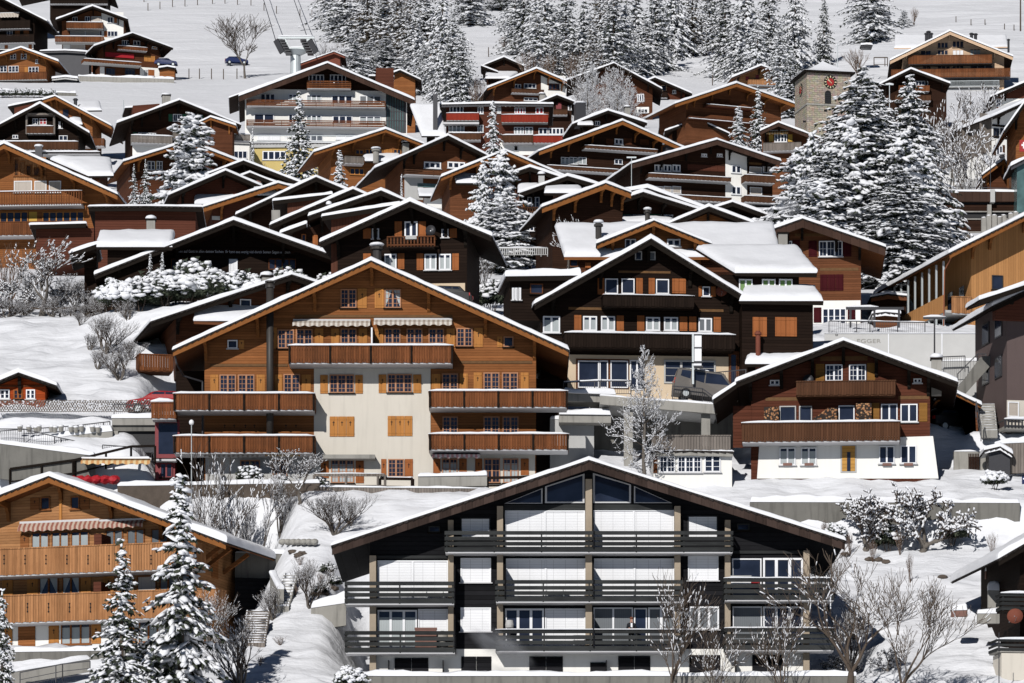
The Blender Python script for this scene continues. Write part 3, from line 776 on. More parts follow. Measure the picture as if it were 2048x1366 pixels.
B.run('''
w 681 578 713 616 2 fc=wfr gx=1 gy=3
sh 715 577 734 616
sh 749 577 768 616
w 769 578 802 616 2 fc=wfr cu=t gx=1 gy=3
w 555 659 588 697 2 fc=wfr gx=1 gy=3
w 592 658 625 697 2 fc=wfr gx=1 gy=3
sh 540 655 554 697
sh 629 657 647 694
sh 662 657 679 694
w 681 657 713 694 2 fc=wfr gx=1 gy=3
sh 717 657 735 694
p 742 655 745 690 m=whi d=1.2 name=divider
sh 750 657 767 694
w 769 657 801 694 2 fc=wfr gx=1 gy=3
w 813 657 845 694 2 fc=wfr gx=1 gy=3
w 857 657 888 694 2 fc=wfr gx=1 gy=3
sh 893 657 910 694
w 913 656 945 693 2 fc=wfr gx=1 gy=3
sh 948 656 966 694
w 455 680 475 697 1
sh 477 680 489 698
w 1007 673 1027 694 1 fc=wfr
sh 994 673 1005 694
awning 586 641 740 652
awning 748 639 904 650
sh 420 749 437 786
w 439 749 472 786 2 fc=wfr gx=1 gy=3
w 476 749 509 786 2 fc=wfr gx=1 gy=3
sh 513 749 530 786
sh 549 749 565 786
w 567 748 600 785 2 fc=wfr gx=1 gy=3
sh 603 749 622 786
sh 640 750 656 787 d=.04
w 659 749 708 786 3 fc=wfr gx=1 gy=3 d=.04
sh 710 750 726 787 d=.04
sh 757 749 773 786 d=.04
w 775 748 824 785 3 fc=wfr gx=1 gy=3 d=.04
sh 826 749 843 786 d=.04
sh 863 748 881 782
w 884 747 916 782 2 fc=wfr gx=1 gy=3
sh 919 747 936 782
sh 947 745 964 782
w 967 745 999 782 2 fc=wfr gx=1 gy=3
w 1004 745 1036 782 2 fc=wfr gx=1 gy=3
sh 1041 745 1058 782
sh 440 842 478 872 m=or n=2
sh 482 842 518 872 m=or n=2
sh 562 842 602 872 m=or n=2
sh 659 833 709 873 n=3 d=.04
sh 775 832 825 872 n=3 d=.04
w 885 833 916 868 2 fc=wfr gx=1 gy=3
w 967 833 999 868 2 fc=wfr gx=1 gy=3
w 1005 833 1037 868 2 fc=wfr gx=1 gy=3
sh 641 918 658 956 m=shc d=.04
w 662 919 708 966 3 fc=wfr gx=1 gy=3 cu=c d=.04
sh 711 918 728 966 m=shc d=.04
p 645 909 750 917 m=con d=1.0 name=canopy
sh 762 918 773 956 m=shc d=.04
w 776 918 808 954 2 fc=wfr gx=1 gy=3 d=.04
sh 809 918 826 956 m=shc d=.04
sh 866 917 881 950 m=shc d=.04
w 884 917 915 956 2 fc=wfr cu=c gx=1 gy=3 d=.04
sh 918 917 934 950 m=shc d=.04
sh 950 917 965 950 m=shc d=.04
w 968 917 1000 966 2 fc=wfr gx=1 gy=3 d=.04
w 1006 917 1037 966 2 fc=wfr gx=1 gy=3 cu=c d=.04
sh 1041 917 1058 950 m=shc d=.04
w 480 920 520 960 2 fc=wfr gx=1 gy=3 d=.04
w 545 920 575 960 2 fc=wfr gx=1 gy=3 d=.04
b 577 691 906 725 m=orv dp=1.8 posts=4 slt=.3
b 347 787 629 819 m=orv dp=1.9 posts=4 slt=.3
b 858 782 1135 813 m=orv dp=1.9 posts=4 slt=.3
b 347 872 629 904 m=orv dp=1.9 posts=4 slt=.3
b 858 868 1137 898 m=orv dp=1.9 posts=4 slt=.3
awning 865 906 960 915 m=awp dp=1.2
awning 410 905 520 914 m=aw dp=1.4
awning 532 905 600 913 m=awy dp=1.4
''')
for (a, b) in ((568, 990),): pass
MB().box(B.P(352,700,-3)[0], B.ul-.002, 3, 10, -2, B.P(352,742,-3)[1]).build('recess_shade', 'dk', B.root); MB().box(B.ur+.002, B.P(1120,700,-3)[0], 4, 10, -2, B.P(1100,752,-3)[1]).build('recess_shade', 'dk', B.root)  # dark blocks added for the side recesses; their shade is in the colour
u, z1 = B.P(540, 566, .75); _, z0 = B.P(540, 905, .75)
sp = MB().tube((u, -.75, z0), (u, -.75, z1), .23, n=14).build('stove_pipe', 'pip', B.root, smooth=True)
MB().tube((u, -.75, z1-.3), (u, -.75, z1-.15), .30, n=14).tube((u, -.75, z1+.02), (u, -.75, z1+.12), .32, n=14).build('pipe_cap', 'pip', sp)
g = MB(); pts = [(B.L[0]+.1, -1.7, B.L[1]-.25), (B.L[0]+.2, -1.6, B.L[1]-.8), (B.ul-1.3, -.5, B.L[1]-1.4), (B.ul-.12, -.05, B.L[1]-1.7), (B.ul-.12, -.05, 1)]
g.path([Vector(p) for p in pts], .06); g.build('drainpipe', 'metd', B.root)
Cc = House('corner_chalet', 'orange timber chalet at the lower left with two long balconies and striped awnings', 'chalet', 270, (98,952), (-262,1092), (452,1085), (-215,393), base=1300, yaw=-17, ln=10, ov=1.9, wm='orl', bm='fbo', sm='so', t=.42, bh=.34, nb=3)
Cc.p(-214, 1238, 392, 1300, 'wh', .04, 'plinth')
Cc.run('''
w 81 994 100 1019 1 fc=or
sh 60 996 79 1019 m=or
w 141 993 159 1018 1 fc=or
sh 160 994 179 1018 m=or
p 178 1038 184 1044 m=met name=vent
p 189 1037 195 1043 m=met name=vent
p 118 985 123 1050 m=sh d=.1 name=post
awning 40 1047 195 1057 m=awr dp=.5
awning 197 1043 285 1053 m=awr dp=.5
w 63 1065 98 1101 2 fc=or cu=c
w 103 1064 138 1100 2 fc=or cu=c
w 142 1063 178 1098 2 fc=or cu=c
sh 40 1067 58 1101 m=or
w 211 1060 246 1095 2 fc=or cu=d
w 254 1059 289 1093 2 fc=or cu=d
w 302 1058 336 1092 2 fc=or cu=d
p 188 1068 203 1098 m=rb d=1.5 name=divider
w 78 1155 117 1194 2 fc=or cu=t
w 124 1154 160 1193 2 fc=or cu=t
sh 4 1158 26 1192
sh 54 1157 76 1192
sh 161 1155 182 1185
sh 206 1153 228 1186
p 187 1164 202 1190 m=rb d=1.5 name=divider
w 232 1153 268 1188 2 fc=or cu=d
w 274 1152 313 1187 1 fc=or cu=b
w 319 1150 354 1186 2 fc=or cu=d
p 36 1247 70 1302 m=or d=.1 name=door_case
w 40 1252 67 1302 1 fc=shc gl=cud sill=0 name=door
w 122 1247 181 1288 3 fc=or cu=c d=.04
sh 97 1249 118 1289 d=.04
sh 182 1247 202 1287 d=.04
w 278 1243 316 1284 2 fc=or cu=c d=.04
sh 254 1245 274 1285 d=.04
sh 3 1250 25 1292 d=.04
b -205 1105 391 1136 m=orlv dp=1.7 slt=.3 snow=0
b -205 1198 432 1231 m=orlv dp=1.7 slt=.3 snow=0
''')
for i in range(9):          # pierced boards of the two long balconies
    for y in (1112, 1208):
        u, z = Cc.P(8+i*42+(5 if y > 1200 else 0), y+2, 1.73)
        mb = MB(); mb.box(u-.022, u+.022, -1.735, -1.722, z-.35, z+.12)
        for dz in (-.4, -.14, .08): mb.lathe([(.055,-.003),(.055,.003)], (0,0,0), 8); n_ = len(mb.v)-16; mb.v[n_:] = [(u+a[0], -1.737+a[2], z+dz+a[1]) for a in mb.v[n_:]]
        mb.build('cutout', 'cut', Cc.root)
MB().bar(Cc.P(400,1110,0)[0:1]+(0,)+Cc.P(400,1125,0)[1:2], (Cc.ur+1.5, .4, Cc.zr(Cc.ur+1.4)-.3), .2, .25).build('brace', 'or', Cc.root)
MB().box(Cc.ur-.15, Cc.ur+.05, -.12, .1, 0, Cc.zr(Cc.ur)-.2).build('corner_post', 'shc', Cc.root)
for k in range(3):
    y = 1.5+3*k; MB().bar((Cc.ur, y, Cc.zr(Cc.ur)-2.0), (Cc.ur+1.6, y, Cc.zr(Cc.ur+1.6)-.3), .2, .22).build('brace', 'or', Cc.root)
MB().box(Cc.ur+.001, Cc.ur+.03, 2.5, 3.6, 4.3, 5.9).build('side_shutter', 'or', Cc.root)
D = House('brown_chalet', 'reddish brown chalet over a white ground floor, firewood stacked between its windows', 'chalet', 283, (1687,681), (1472,764), (1915,764), (1502,1860), base=945, yaw=-4, ln=11, ov=1.7, wm='mar', bm='fbd', sm='sod', t=.27, bh=.3, nb=3)
D.leanto(1427, 800, 1474, 766, d=1.7, ln=9)
D.pp([(1519,884),(1866,872),(1877,957),(1514,957)], 'wh', .05, 'plinth')
D.p(1466, 812, 1503, 895, 'mar', .03, 'annex_wall')
D.run('''
p 1640 713 1735 721 m=trim name=carved_band
w 1651 729 1685 762 2 gx=1 gy=2
w 1698 729 1732 762 2 gx=1 gy=2
sh 1631 728 1649 762 m=oli cut=0
sh 1734 726 1751 762 m=oli cut=0
b 1593 762 1791 788 dp=1.2 m=brv snow=0 slt=.15 sl=brv
b 1484 846 1800 880 dp=1.6 m=brv slt=.35
p 1531 795 1597 801 m=trim name=carved_band
p 1797 792 1858 798 m=trim name=carved_band
w 1559 812 1592 844 1 fc=conl
w 1598 812 1624 844 1 fc=conl
w 1677 811 1709 843 1
w 1762 808 1795 842 2
w 1801 808 1835 844 2
sh 1743 806 1759 839 m=oli cut=0
sh 1838 806 1855 843 m=oli cut=0
p 1528 814 1557 844 m=log d=.5 name=firewood_stack
p 1712 806 1743 842 m=log d=.5 name=firewood_stack
w 1540 760 1559 770 2
w 1827 757 1843 766 2
w 1559 895 1591 930 2 cu=c d=.05
w 1602 895 1633 930 2 cu=c d=.05
w 1758 892 1789 927 2 d=.05
w 1801 891 1833 927 2 d=.05
p 1681 889 1713 945 m=conl d=.09 name=door_case
p 1684 892 1710 942 m=yel d=.12 name=door
p 1694 904 1701 942 m=gl d=.13 name=door_glass
ch 1863 715 1883 742 m=con back=3
p 1695 880 1703 889 m=blk d=.3 name=lamp
dish 1616 760 .35 m=metd d=.4
''')
D.pp([(1627,843),(1674,843),(1674,816),(1655,816),(1640,828),(1627,836)], 'log', .5, 'firewood_stack')
for x in (1566, 1609, 1765, 1808): D.p(x, 926, x+18, 931, 'brick', .25, 'flower_box')
E = House('cafe_chalet', 'near-black chalet with orange shutters above a beige terrace floor with big glass doors', 'chalet', 295, (1302,477), (1069,608), (1503,602), (1082,1478), base=800, yaw=5, ln=11, ov=1.5, wm='dk', bm='fbd', sm='sod', t=.3, bh=.34, nb=2)
E.p(1135, 709, 1457, 800, 'bei', .04, 'plaster_wall')
E.run('''
w 1270 502 1284 521 1 fc=conl
w 1296 503 1311 521 1 fc=conl cu=d
p 1237 541 1341 547 m=trim name=carved_band
p 1137 614 1205 620 m=trim name=carved_band
p 1398 618 1447 624 m=trim name=carved_band
sh 1195 556 1209 589 m=shc cut=0
w 1210 557 1236 588 1
w 1243 557 1269 588 1
sh 1272 556 1286 588 m=shc cut=0
sh 1297 556 1310 588 m=shc cut=0
w 1312 558 1338 588 1
sh 1344 557 1372 587 m=shc n=2 cut=0
w 1405 573 1420 593 1
sh 1397 572 1404 593 m=shc cut=0
sh 1422 573 1432 593 m=shc cut=0
dish 1443 582 .36 m=rust
w 1086 632 1120 666 2 cu=c fw=.09
sh 1148 630 1163 662 m=shc cut=0
w 1166 632 1194 662 2 cu=c fw=.09
w 1202 632 1230 662 2 cu=c fw=.09
sh 1233 631 1248 662 m=shc cut=0
sh 1274 631 1289 662 m=shc cut=0
w 1292 634 1320 662 2 cu=c fw=.09
w 1328 634 1356 662 2 cu=c fw=.09
sh 1359 633 1375 662 m=shc cut=0
sh 1378 633 1393 662 m=shc cut=0
w 1397 636 1424 664 2 cu=d fw=.09
sh 1427 634 1442 664 m=shc cut=0
b 1207 589 1388 614 dp=1.3 m=dkv t=.06 sl=dkv
b 1130 665 1470 698 dp=1.5 m=dkv sl=dkv slt=.2
p 1152 717 1258 778 m=brl d=.09 name=door_frame
w 1156 721 1198 776 1 fc=whi sill=0 d=.09
w 1199 721 1216 776 1 fc=whi sill=0 d=.09
w 1221 721 1256 776 1 fc=whi sill=0 d=.09
w 1260 720 1288 780 2 sill=0 d=.04
w 1328 720 1431 768 3 gy=2 gx=0 fc=conl sill=0 d=.04 fw=.1 name=glazed_door
p 1457 702 1482 775 m=brl d=.05 name=door_case
w 1460 707 1474 773 1 fc=brl sill=0 d=.05 name=door
sh 1505 634 1534 673 m=shc n=2 cut=0 d=1.42
sh 1550 634 1594 673 m=shc n=2 cut=0 d=1.42
''')
E.wing(1470,1634,546,1392,1597,498,.9,5.5,wm='dk',base=603)
E.wing(1478,1647,602,1490,1630,577,2.0,2.2,wm='dk',base=706,ovr=1.35)
MB().box(E.ur+.002, E.P(1626,700,1.4)[0], -1.4, 8, E.P(1500,830,1.4)[1], E.P(1500,607,1.4)[1]).build('wing_wall', 'dk', E.root); MB().box(E.ur-1.2, E.P(1598,590,.18)[0], -.18, 5, E.P(1500,606,.18)[1], E.P(1500,550,.18)[1]).build('dormer_wall', 'dk', E.root)
for x in (1478, 1524, 1558): E.w(x, 558, x+27, 592, 2, cu='g', d=.22, fw=.08, name='dormer_window')
E.wing(1490,1650,728,1498,1692,694,2.4,4.5,wm='dkr',base=800,t=.45,ovr=.5)
E.pipe(1516,662,740,r=.16,back=-2.0,m='rust',cap=0)
E.leanto(1012,553,1160,551,d=.6,ln=6,wm='dk',wx=(1020,1150),base=640,t=.5)
E.w(1060, 567, 1086, 588, 1, fc='brl')
for x in (1024, 1030, 1037): E.w(x, 575, x+5, 600, 1)
Ff = House('red_shutter_chalet', 'orange brown chalet with dark red shutters at the foot of the giant spruce', 'chalet', 345, (1605,437), (1535,462), (1771,494), (1545,1722), base=650, yaw=-3, ln=10, ov=1.5, wm='brl', bm='fb', sm='so', t=.26, bh=.62, nb=2, br=True)
Ff.run('''
p 1576 602 1721 652 m=wh d=.05 name=plinth
p 1590 467 1652 472 m=trim name=carved_band
p 1640 536 1717 541 m=trim name=carved_band
w 1638 482 1685 513 3 gx=1 gy=1
sh 1617 482 1634 513 m=wine cut=0
sh 1686 482 1703 513 m=wine cut=0
sh 1585 480 1600 511 m=wine cut=0
w 1577 482 1584 497 1
sh 1640 549 1687 581 m=wine n=3 cut=0
w 1645 617 1692 648 4 gx=0 gy=1 d=.05
sh 1627 615 1643 645 m=wine cut=0 d=.05
sh 1695 615 1711 640 m=wine cut=0 d=.05
''')
# ---------------------------------------------------------------- the village behind
def H(*a, **k): return House(*a, **k)
S = H('hillside_chalet', 'dark chalet half hidden behind the left eave of the big orange chalet', 'chalet', 303, (583,549), (302,643), (655,572), (352,640), yaw=13, ln=9, ov=1.6, wm='br', bm='fbd', t=.26, nb=2)
S.run('''
wing 387 620 642 392 640 608 1.6 2.6 t=.35 fb=brl
b 279 707 346 742 m=orv dp=1.6 snow=0 sl=brl
w 368 748 402 775 3 cu=c
w 480 598 502 615 1
p 430 622 520 640 m=or name=dormer_wall
ch 525 550 545 575 m=con back=5
''')
T_ = H('motto_chalet', 'long low black chalet with a line of white lettering across its gable', 'chalet', 323, (467,440), (190,549), (708,526), (212,690), yaw=3, ln=9, ov=2.0, wm='dk', bm='fbd', t=.3, bh=.3, nb=2)
T_.run('''
p 343 498 590 508 m=dkr d=.05 name=motto_board
w 342 517 390 540 4 fc=brl
w 458 518 475 545 1 cu=w
w 537 517 592 540 4 fc=brl
''')
T_.text('Vertrau auf Gott in allen deinen Sachen  Er kann aus wenig viel durch Seinen Segen machen', 346, 580, 503, .26, m='whi', d=.07)
T_.wing(193,345,494,198,350,468,3.0,3.2,wm='dk',t=.45,base=620)
T_.leanto(140,507,196,487,d=2.6,ln=6,wm='dk',base=640)
J = H('balcony_chalet', 'nearly black chalet with salmon shutters, a small slatted balcony and a satellite dish', 'chalet', 306, (820,403), (641,484), (983,472), (675,934), base=605, yaw=-5, ln=9, ov=1.5, wm='dk', bm='fbd', t=.27, nb=2)
J.run('''
w 809 443 835 474 2 fw=.1
sh 789 443 804 473 m=shc cut=0
sh 837 443 852 473 m=shc cut=0
w 883 458 897 475 2 gy=1
sh 899 457 914 475 m=shc cut=0
w 744 457 758 477 2 cu=c
sh 726 457 742 477 m=shc cut=0
b 775 473 869 492 st=b m=brl dp=1.1 snow=0 sl=dkv
dish 861 461 .36 m=metd d=.9
w 769 508 793 540 2 cu=c fw=.09
sh 795 507 809 538 m=shc cut=0
sh 726 507 742 538 m=shc cut=0
sh 833 507 847 540 m=shc cut=0
w 849 508 873 540 2 cu=c fw=.09
w 878 508 902 540 2 cu=c fw=.09
sh 904 507 918 540 m=shc cut=0
p 805 568 930 605 m=bei d=.03 name=plinth
p 811 472 833 478 m=conl d=1.2 name=sign_board
pipe 754 492 512 r=.3 back=-1.5
''')
J.leanto(644,433,800,408,d=.6,ln=7,wm='rbv',wx=(662,790),base=600)
E2 = H('dormer_chalet', 'orange gable dormer rising from a broad snow-covered roof just behind the cafe chalet', 'chalet', 316, (1308,441), (1194,487), (1424,488), (1213,1402), ln=6, ov=1.3, wm='or', bm='fbo', sm='so', t=.27, nb=1, down=1.)
E2.run('''
wing 1128 1562 514 1109 1548 453 .6 6.5 wm=br base=540 t=.4 fb=or
w 1250 478 1272 500 2
w 1334 478 1361 493 2 fw=.1
pipe 1197 446 478 r=.22 back=2
ch 1557 464 1575 494 m=con back=2 snow=0
w 1140 518 1156 534 1 fc=brl
sh 1170 525 1182 536 m=shc cut=0
''')
K = H('sunlit_chalet', 'large orange chalet cut by the left edge, tall glazed gable above a baluster balcony', 'chalet', 400, (8,287), (-230,398), (235,389), (-190,215), base=490, ln=12, ov=1.8, wm='or', bm='fbo', sm='so', t=.3, bh=.4, nb=3, yaw=-4)
K.run('''
wing 176 227 352 100 222 319 -3 5 t=.4 wm=br base=420 ovr=.3
p 27 315 92 385 m=orlv d=.03 name=gable_frame
w 28 318 37 352 1 fc=or
w 39 322 50 352 1 fc=or
w 52 330 64 352 1 fc=or
w 67 335 79 352 1 fc=or
w 80 341 91 352 1 fc=or
w 28 362 64 385 1 cu=b
w 69 362 93 385 1 cu=b
w 98 362 122 385 1 cu=b
w 0 424 56 446 4 fc=sh
p 58 424 74 444 m=yl name=door
w 85 424 168 446 6 fc=sh
b -180 386 163 408 st=b m=orv dp=1.6 sl=slab t=.07
b -180 446 165 468 st=v m=orv dp=1.6 snow=0
''')
N = H('pent_roof_house', 'dark red-brown boarded house with a flat snowy roof stepping down to the left', 'house', 352, (290,412), (177,413), (404,414), (190,391), base=500, ln=9, ov=.9, wm='rb', bm='fbd', t=.18, br=False, yaw=2)
N.leanto(60,450,172,447,d=.9,ln=8,wm='rb',wx=(72,188),base=520,t=.2)
N.ch(293, 437, 310, 466, m='con', back=-3)
P1 = H('low_orange_chalet', 'low orange chalet with white barred windows behind the round snowy pine', 'chalet', 480, (375,283), (247,323), (484,325), (260,470), yaw=14, ln=9, ov=1.4, wm='br', bm='fbo', sm='so', t=.3, nb=1, base=360)
P1.run('''
w 295 322 310 340 2 gy=1
w 313 322 325 340 2 gy=1
p 311 322 313 340 m=yl
''')
P2 = H('red_gable_chalet', 'dark chalet with a plain reddish gable triangle, left of the narrow dark gable', 'chalet', 425, (451,341), (338,390), (525,373), (362,520), yaw=10, ln=8, ov=1.4, wm='rb', bm='fbd', t=.27, nb=1)
P2.wing(389,470,408,388,475,384,1.2,2.2,t=.3)
P3 = H('long_dark_gable', 'wide black gable with a long snowy right slope below the yellow block', 'chalet', 470, (487,321), (405,352), (603,366), (425,590), ln=9, ov=1.4, wm='dk', bm='fbd', t=.27, nb=1)
P4 = H('small_dark_gable', 'small black gable with a short brick chimney below the long dark gable', 'chalet', 440, (500,345), (470,357), (560,369), (480,550), ln=7, ov=1.1, wm='dk', bm='fbd', t=.25, nb=1)
P4.ch(513, 357, 522, 372, m='brick', back=-1)
P5 = H('orange_verge_chalet', 'chalet with a long orange barge board and tiny orange gable beside a snowy dormer', 'chalet', 408, (556,366), (403,415), (592,375), (425,580), ln=9, ov=1.5, wm='rb', bm='fbo', sm='so', t=.27, bh=.4, nb=1, yaw=8)
P5.run('''
wing 508 570 391 506 570 378 1.3 2.0 t=.3
p 424 432 440 440 m=conl name=vent_box
w 470 424 490 437 2 fc=brl
''')
P6 = H('first_black_gable', 'black gable chalet, leftmost of the overlapping dark roofs behind the motto chalet', 'chalet', 385, (632,354), (472,429), (735,398), (487,720), ln=9, ov=1.4, wm='dkr', bm='fbd', t=.27, nb=2, yaw=2)
P6.w(584, 392, 600, 398, 2, fc='met')
P7 = H('second_black_gable', 'black gable chalet with a boarded side wing, second of the overlapping dark roofs', 'chalet', 366, (706,378), (540,450), (760,402), (560,745), ln=8, ov=1.4, wm='dkr', bm='fbd', t=.27, nb=2, yaw=2)
P7.leanto(546,402,664,388,d=.4,ln=6,wm='rbv',wx=(575,660),base=480)
P7.p(543, 420, 560, 440, 'con', 1.0, 'vent_shaft')
P8 = H('third_black_gable', 'black gable chalet with a stepped lower eave, third of the overlapping dark roofs', 'chalet', 348, (762,381), (617,432), (835,412), (640,820), ln=8, ov=1.3, wm='dkr', bm='fbd', t=.27, nb=2)
P8.leanto(560,467,612,447,d=1.3,ln=6,wm='dkr',wx=(585,640),base=520)
P8.run('''
w 603 468 612 486 1 fc=shc
sh 625 470 636 490 m=shc cut=0
ch 653 409 662 420 m=met back=1.5
ch 745 400 760 412 m=met back=3
''')
Q1 = H('grey_balcony_chalet', 'orange chalet with barred windows and a weathered grey balcony below the hotel', 'chalet', 520, (771,258), (628,304), (848,288), (662,830), yaw=12, ln=9, ov=1.4, wm='or', bm='fbo', sm='so', t=.3, nb=2)
Q1.run('''
w 711 299 727 309 2 fc=sh
w 731 298 746 309 2 fc=sh
w 749 298 765 309 2 fc=sh
sh 767 298 785 309 n=2 cut=0
w 787 298 802 309 2 fc=sh
b 690 312 728 327 m=gyw dp=1.4 snow=0
w 700 336 728 350 3 fc=sh
wing 730 800 322 725 800 310 1.6 1.8 t=.3
ch 806 284 818 300 m=con back=-1
pipe 752 298 316 r=.35 back=-2 m=con
''')
Q2 = H('wide_window_chalet', 'dark chalet with orange brown gable over a row of picture windows', 'chalet', 500, (896,271), (750,336), (977,312), (806,960), yaw=13, ln=10, ov=1.5, wm='brl', bm='fbd', t=.3, bh=.35, nb=2)
Q2.run('''
w 848 323 882 338 3 fw=.14
w 895 323 930 338 3 fw=.14
p 809 350 846 400 m=conl d=.03 name=concrete_wall
b 810 338 925 353 st=h n=3 m=brv dp=1.5 snow=0 rail=0
p 835 366 925 378 m=glt name=glazed_front
wing 838 905 392 835 895 378 4 2.5 t=.25 wm=wh base=412
''')
Q3 = H('bright_verge_chalet', 'chalet with bright brown barge boards behind the tall snow-laden pine', 'chalet', 440, (1010,301), (882,354), (1135,355), (900,1120), yaw=6, ln=9, ov=1.4, wm='brl', bm='fbo', sm='so', t=.28, nb=2)
Q3.run('''
wing 912 960 366 908 960 347 1.6 2.2 t=.3
''')
Q4 = H('chimney_gable', 'small dark gable with a square chimney right of the tall snowy pine', 'chalet', 415, (1060,334), (1018,348), (1130,357), (1030,1115), ln=8, ov=1.2, wm='rbv', bm='fbd', t=.27, nb=1)
Q4.run('''
ch 1077 348 1089 364 m=conl back=-2
wing 1035 1075 385 1036 1078 370 2.4 2 t=.3
''')
Q5 = H('dark_window_chalet', 'black chalet with white barred windows just right of the tall snowy pine', 'chalet', 408, (1135,352), (1040,386), (1205,372), (1040,1180), ln=8, ov=1.3, wm='dk', bm='fbd', t=.28, nb=1)
Q5.run('''
w 1055 394 1079 415 3 gy=1
sh 1042 405 1053 414 m=shc cut=0
w 1036 448 1068 462 4 gy=1
b 1030 414 1075 426 st=b m=brv snow=0 dp=1
''')
Q6 = H('broad_brown_chalet', 'broad dark brown chalet with two long balconies, red-brown boarding in its gable', 'chalet', 600, (1245,241), (1078,302), (1372,298), (1100,1325), yaw=17, ln=10, ov=1.8, wm='dkr', bm='fbo', sm='sod', t=.32, bh=.5, nb=3, base=375)
Q6.run('''
w 1229 277 1246 290 2 fw=.15
sh 1212 277 1227 290 m=br cut=0
sh 1248 276 1264 290 m=br cut=0
sh 1280 278 1298 290 m=br cut=0
b 1170 290 1315 305 m=brv dp=1.6 t=.1
w 1122 314 1138 329 2 cu=c
w 1139 314 1155 329 2 cu=c
w 1157 314 1173 329 2 cu=c
w 1229 318 1245 329 2
b 1095 330 1240 346 m=brv dp=1.6 t=.1
ch 1332 286 1356 294 m=metd back=-2 w=1.5 cap=0
''')
Q7 = H('white_stair_chalet', 'very wide brown chalet with a white plastered stair strip down its right half', 'chalet', 560, (1434,279), (1262,327), (1562,322), (1280,1545), yaw=15, ln=11, ov=1.8, wm='dkr', bm='fb', sm='sod', t=.32, bh=.6, nb=3, base=420)
Q7.run('''
p 1451 290 1494 412 m=wh d=.05 name=plaster_strip
w 1403 307 1414 314 2 fw=.12
w 1434 307 1445 314 2 fw=.12
p 1360 321 1451 326 m=trim name=carved_band
p 1494 324 1523 330 m=trim name=carved_band
w 1309 329 1325 344 2 fw=.14
w 1327 329 1343 344 2 fw=.14
w 1345 329 1361 344 2 fw=.14
sh 1375 328 1450 344 m=rb n=5 cut=0
w 1463 330 1482 347 2 fc=whi d=.05 fw=.12
b 1298 346 1462 363 m=brv dp=1.6 t=.1
w 1499 333 1524 347 1 cu=b
w 1526 333 1541 346 1 cu=b
b 1490 349 1550 366 m=brv dp=1.6 t=.1
w 1308 372 1327 387 1 cu=b
w 1328 372 1343 387 1 cu=b
w 1345 372 1362 387 1 cu=b
w 1463 372 1482 390 2 d=.05 fw=.12
b 1340 389 1463 404 m=brv dp=1.6 t=.1
w 1500 374 1524 390 1 cu=b
b 1490 391 1550 406 m=brv dp=1.6 t=.1
''')
Q8 = H('brown_verge_chalet', 'chalet with broad brown barge boards and low snowy shed roofs before it', 'chalet', 384, (1211,366), (1084,414), (1262,385), (1105,1245), yaw=10, ln=8, ov=1.4, wm='dkr', bm='fbo', sm='sod', t=.28, bh=.45, nb=2)
Q8.wing(1088,1170,386,1090,1160,376,-3,2.5,t=.35,wm='br',base=400)
Q9b = H('rear_snow_gable', 'black gable with pale snow standing just behind and above the green-shuttered chalet', 'chalet', 418, (1295,376), (1152,398), (1418,420), (1190,1395), ln=8, ov=1.2, wm='dk', bm='fbd', t=.4, br=False)
Q9 = H('green_shutter_chalet', 'dark chalet with dark green shutters between white windows', 'chalet', 392, (1286,384), (1150,428), (1402,420), (1170,1385), yaw=9, ln=8, ov=1.5, wm='dkr', bm='fbd', t=.3, nb=2)
Q9.run('''
wing 1150 1235 398 1158 1230 386 -2 2.5 t=.4 wm=dk base=440
pipe 1230 379 392 r=.3 back=1
sh 1196 428 1209 453 m=grn cut=0
w 1211 428 1236 453 2 fw=.1
sh 1238 428 1265 440 m=grn cut=0
w 1267 429 1291 445 2 fw=.1
sh 1294 428 1320 440 m=grn cut=0
w 1322 429 1346 445 2 fw=.1
pipe 1295 420 440 r=.22 back=-3
wing 1240 1345 448 1242 1350 435 2.0 3 t=.4
''')
Q11 = H('far_black_gable', 'plain black gable just right of the orange-trimmed small gable, under the giant conifer', 'chalet', 405, (1465,404), (1428,416), (1535,430), (1430,1525), ln=8, ov=1.3, wm='dk', bm='fbd', t=.28, nb=1)
Q10 = H('small_orange_gable', 'chalet with a small orange gable above the broad snow-covered roof', 'chalet', 362, (1418,413), (1338,447), (1508,447), (1355,1495), ln=8, ov=1.4, wm='or', bm='fbd', sm='sod', t=.28, nb=1)
Q10.wing(1436,1545,472,1440,1548,450,2.0,3,t=.4)
U13 = H('yellow_shutter_chalet', 'tan chalet with yellow shutters and a striped awning beside the church tower', 'chalet', 590, (1557,245), (1520,262), (1642,277), (1524,1624), ln=9, ov=1.3, wm='brl', bm='fb', sm='so', t=.3, bh=.45, nb=1, yaw=-6)
U13.run('''
w 1549 269 1574 284 4 gy=1 fw=.1
sh 1538 269 1547 283 m=yl cut=0
sh 1576 269 1585 283 m=yl cut=0
awning 1532 262 1576 268 m=awy dp=.7
b 1526 286 1602 300 m=gyw dp=1.3 snow=0
''')
V1 = H('shed_roof_chalet', 'small orange chalet with a flat snowy porch roof, left of two young spruces', 'chalet', 690, (1361,239), (1318,260), (1428,277), (1330,1415), ln=8, ov=1.3, wm='brl', bm='fbo', sm='so', t=.3, nb=1)
V1.wing(1315,1392,276,1318,1380,263,2.5,4,t=.4,wm='br',base=300)
V2 = H('black_slope_house', 'house showing only a black snowy roof slope between small fir trees', 'house', 680, (1395,238), (1330,262), (1460,268), (1345,1450), ln=8, ov=1.2, wm='dk', bm='fbd', t=.3, br=False)
U7 = H('brown_hall_chalet', 'wide red-brown chalet with a long left eave, left of the church tower', 'chalet', 680, (1473,166), (1350,207), (1594,209), (1372,1562), yaw=22, ln=10, ov=1.8, wm='brl', bm='fbo', sm='so', t=.32, bh=.5, nb=3, base=260)
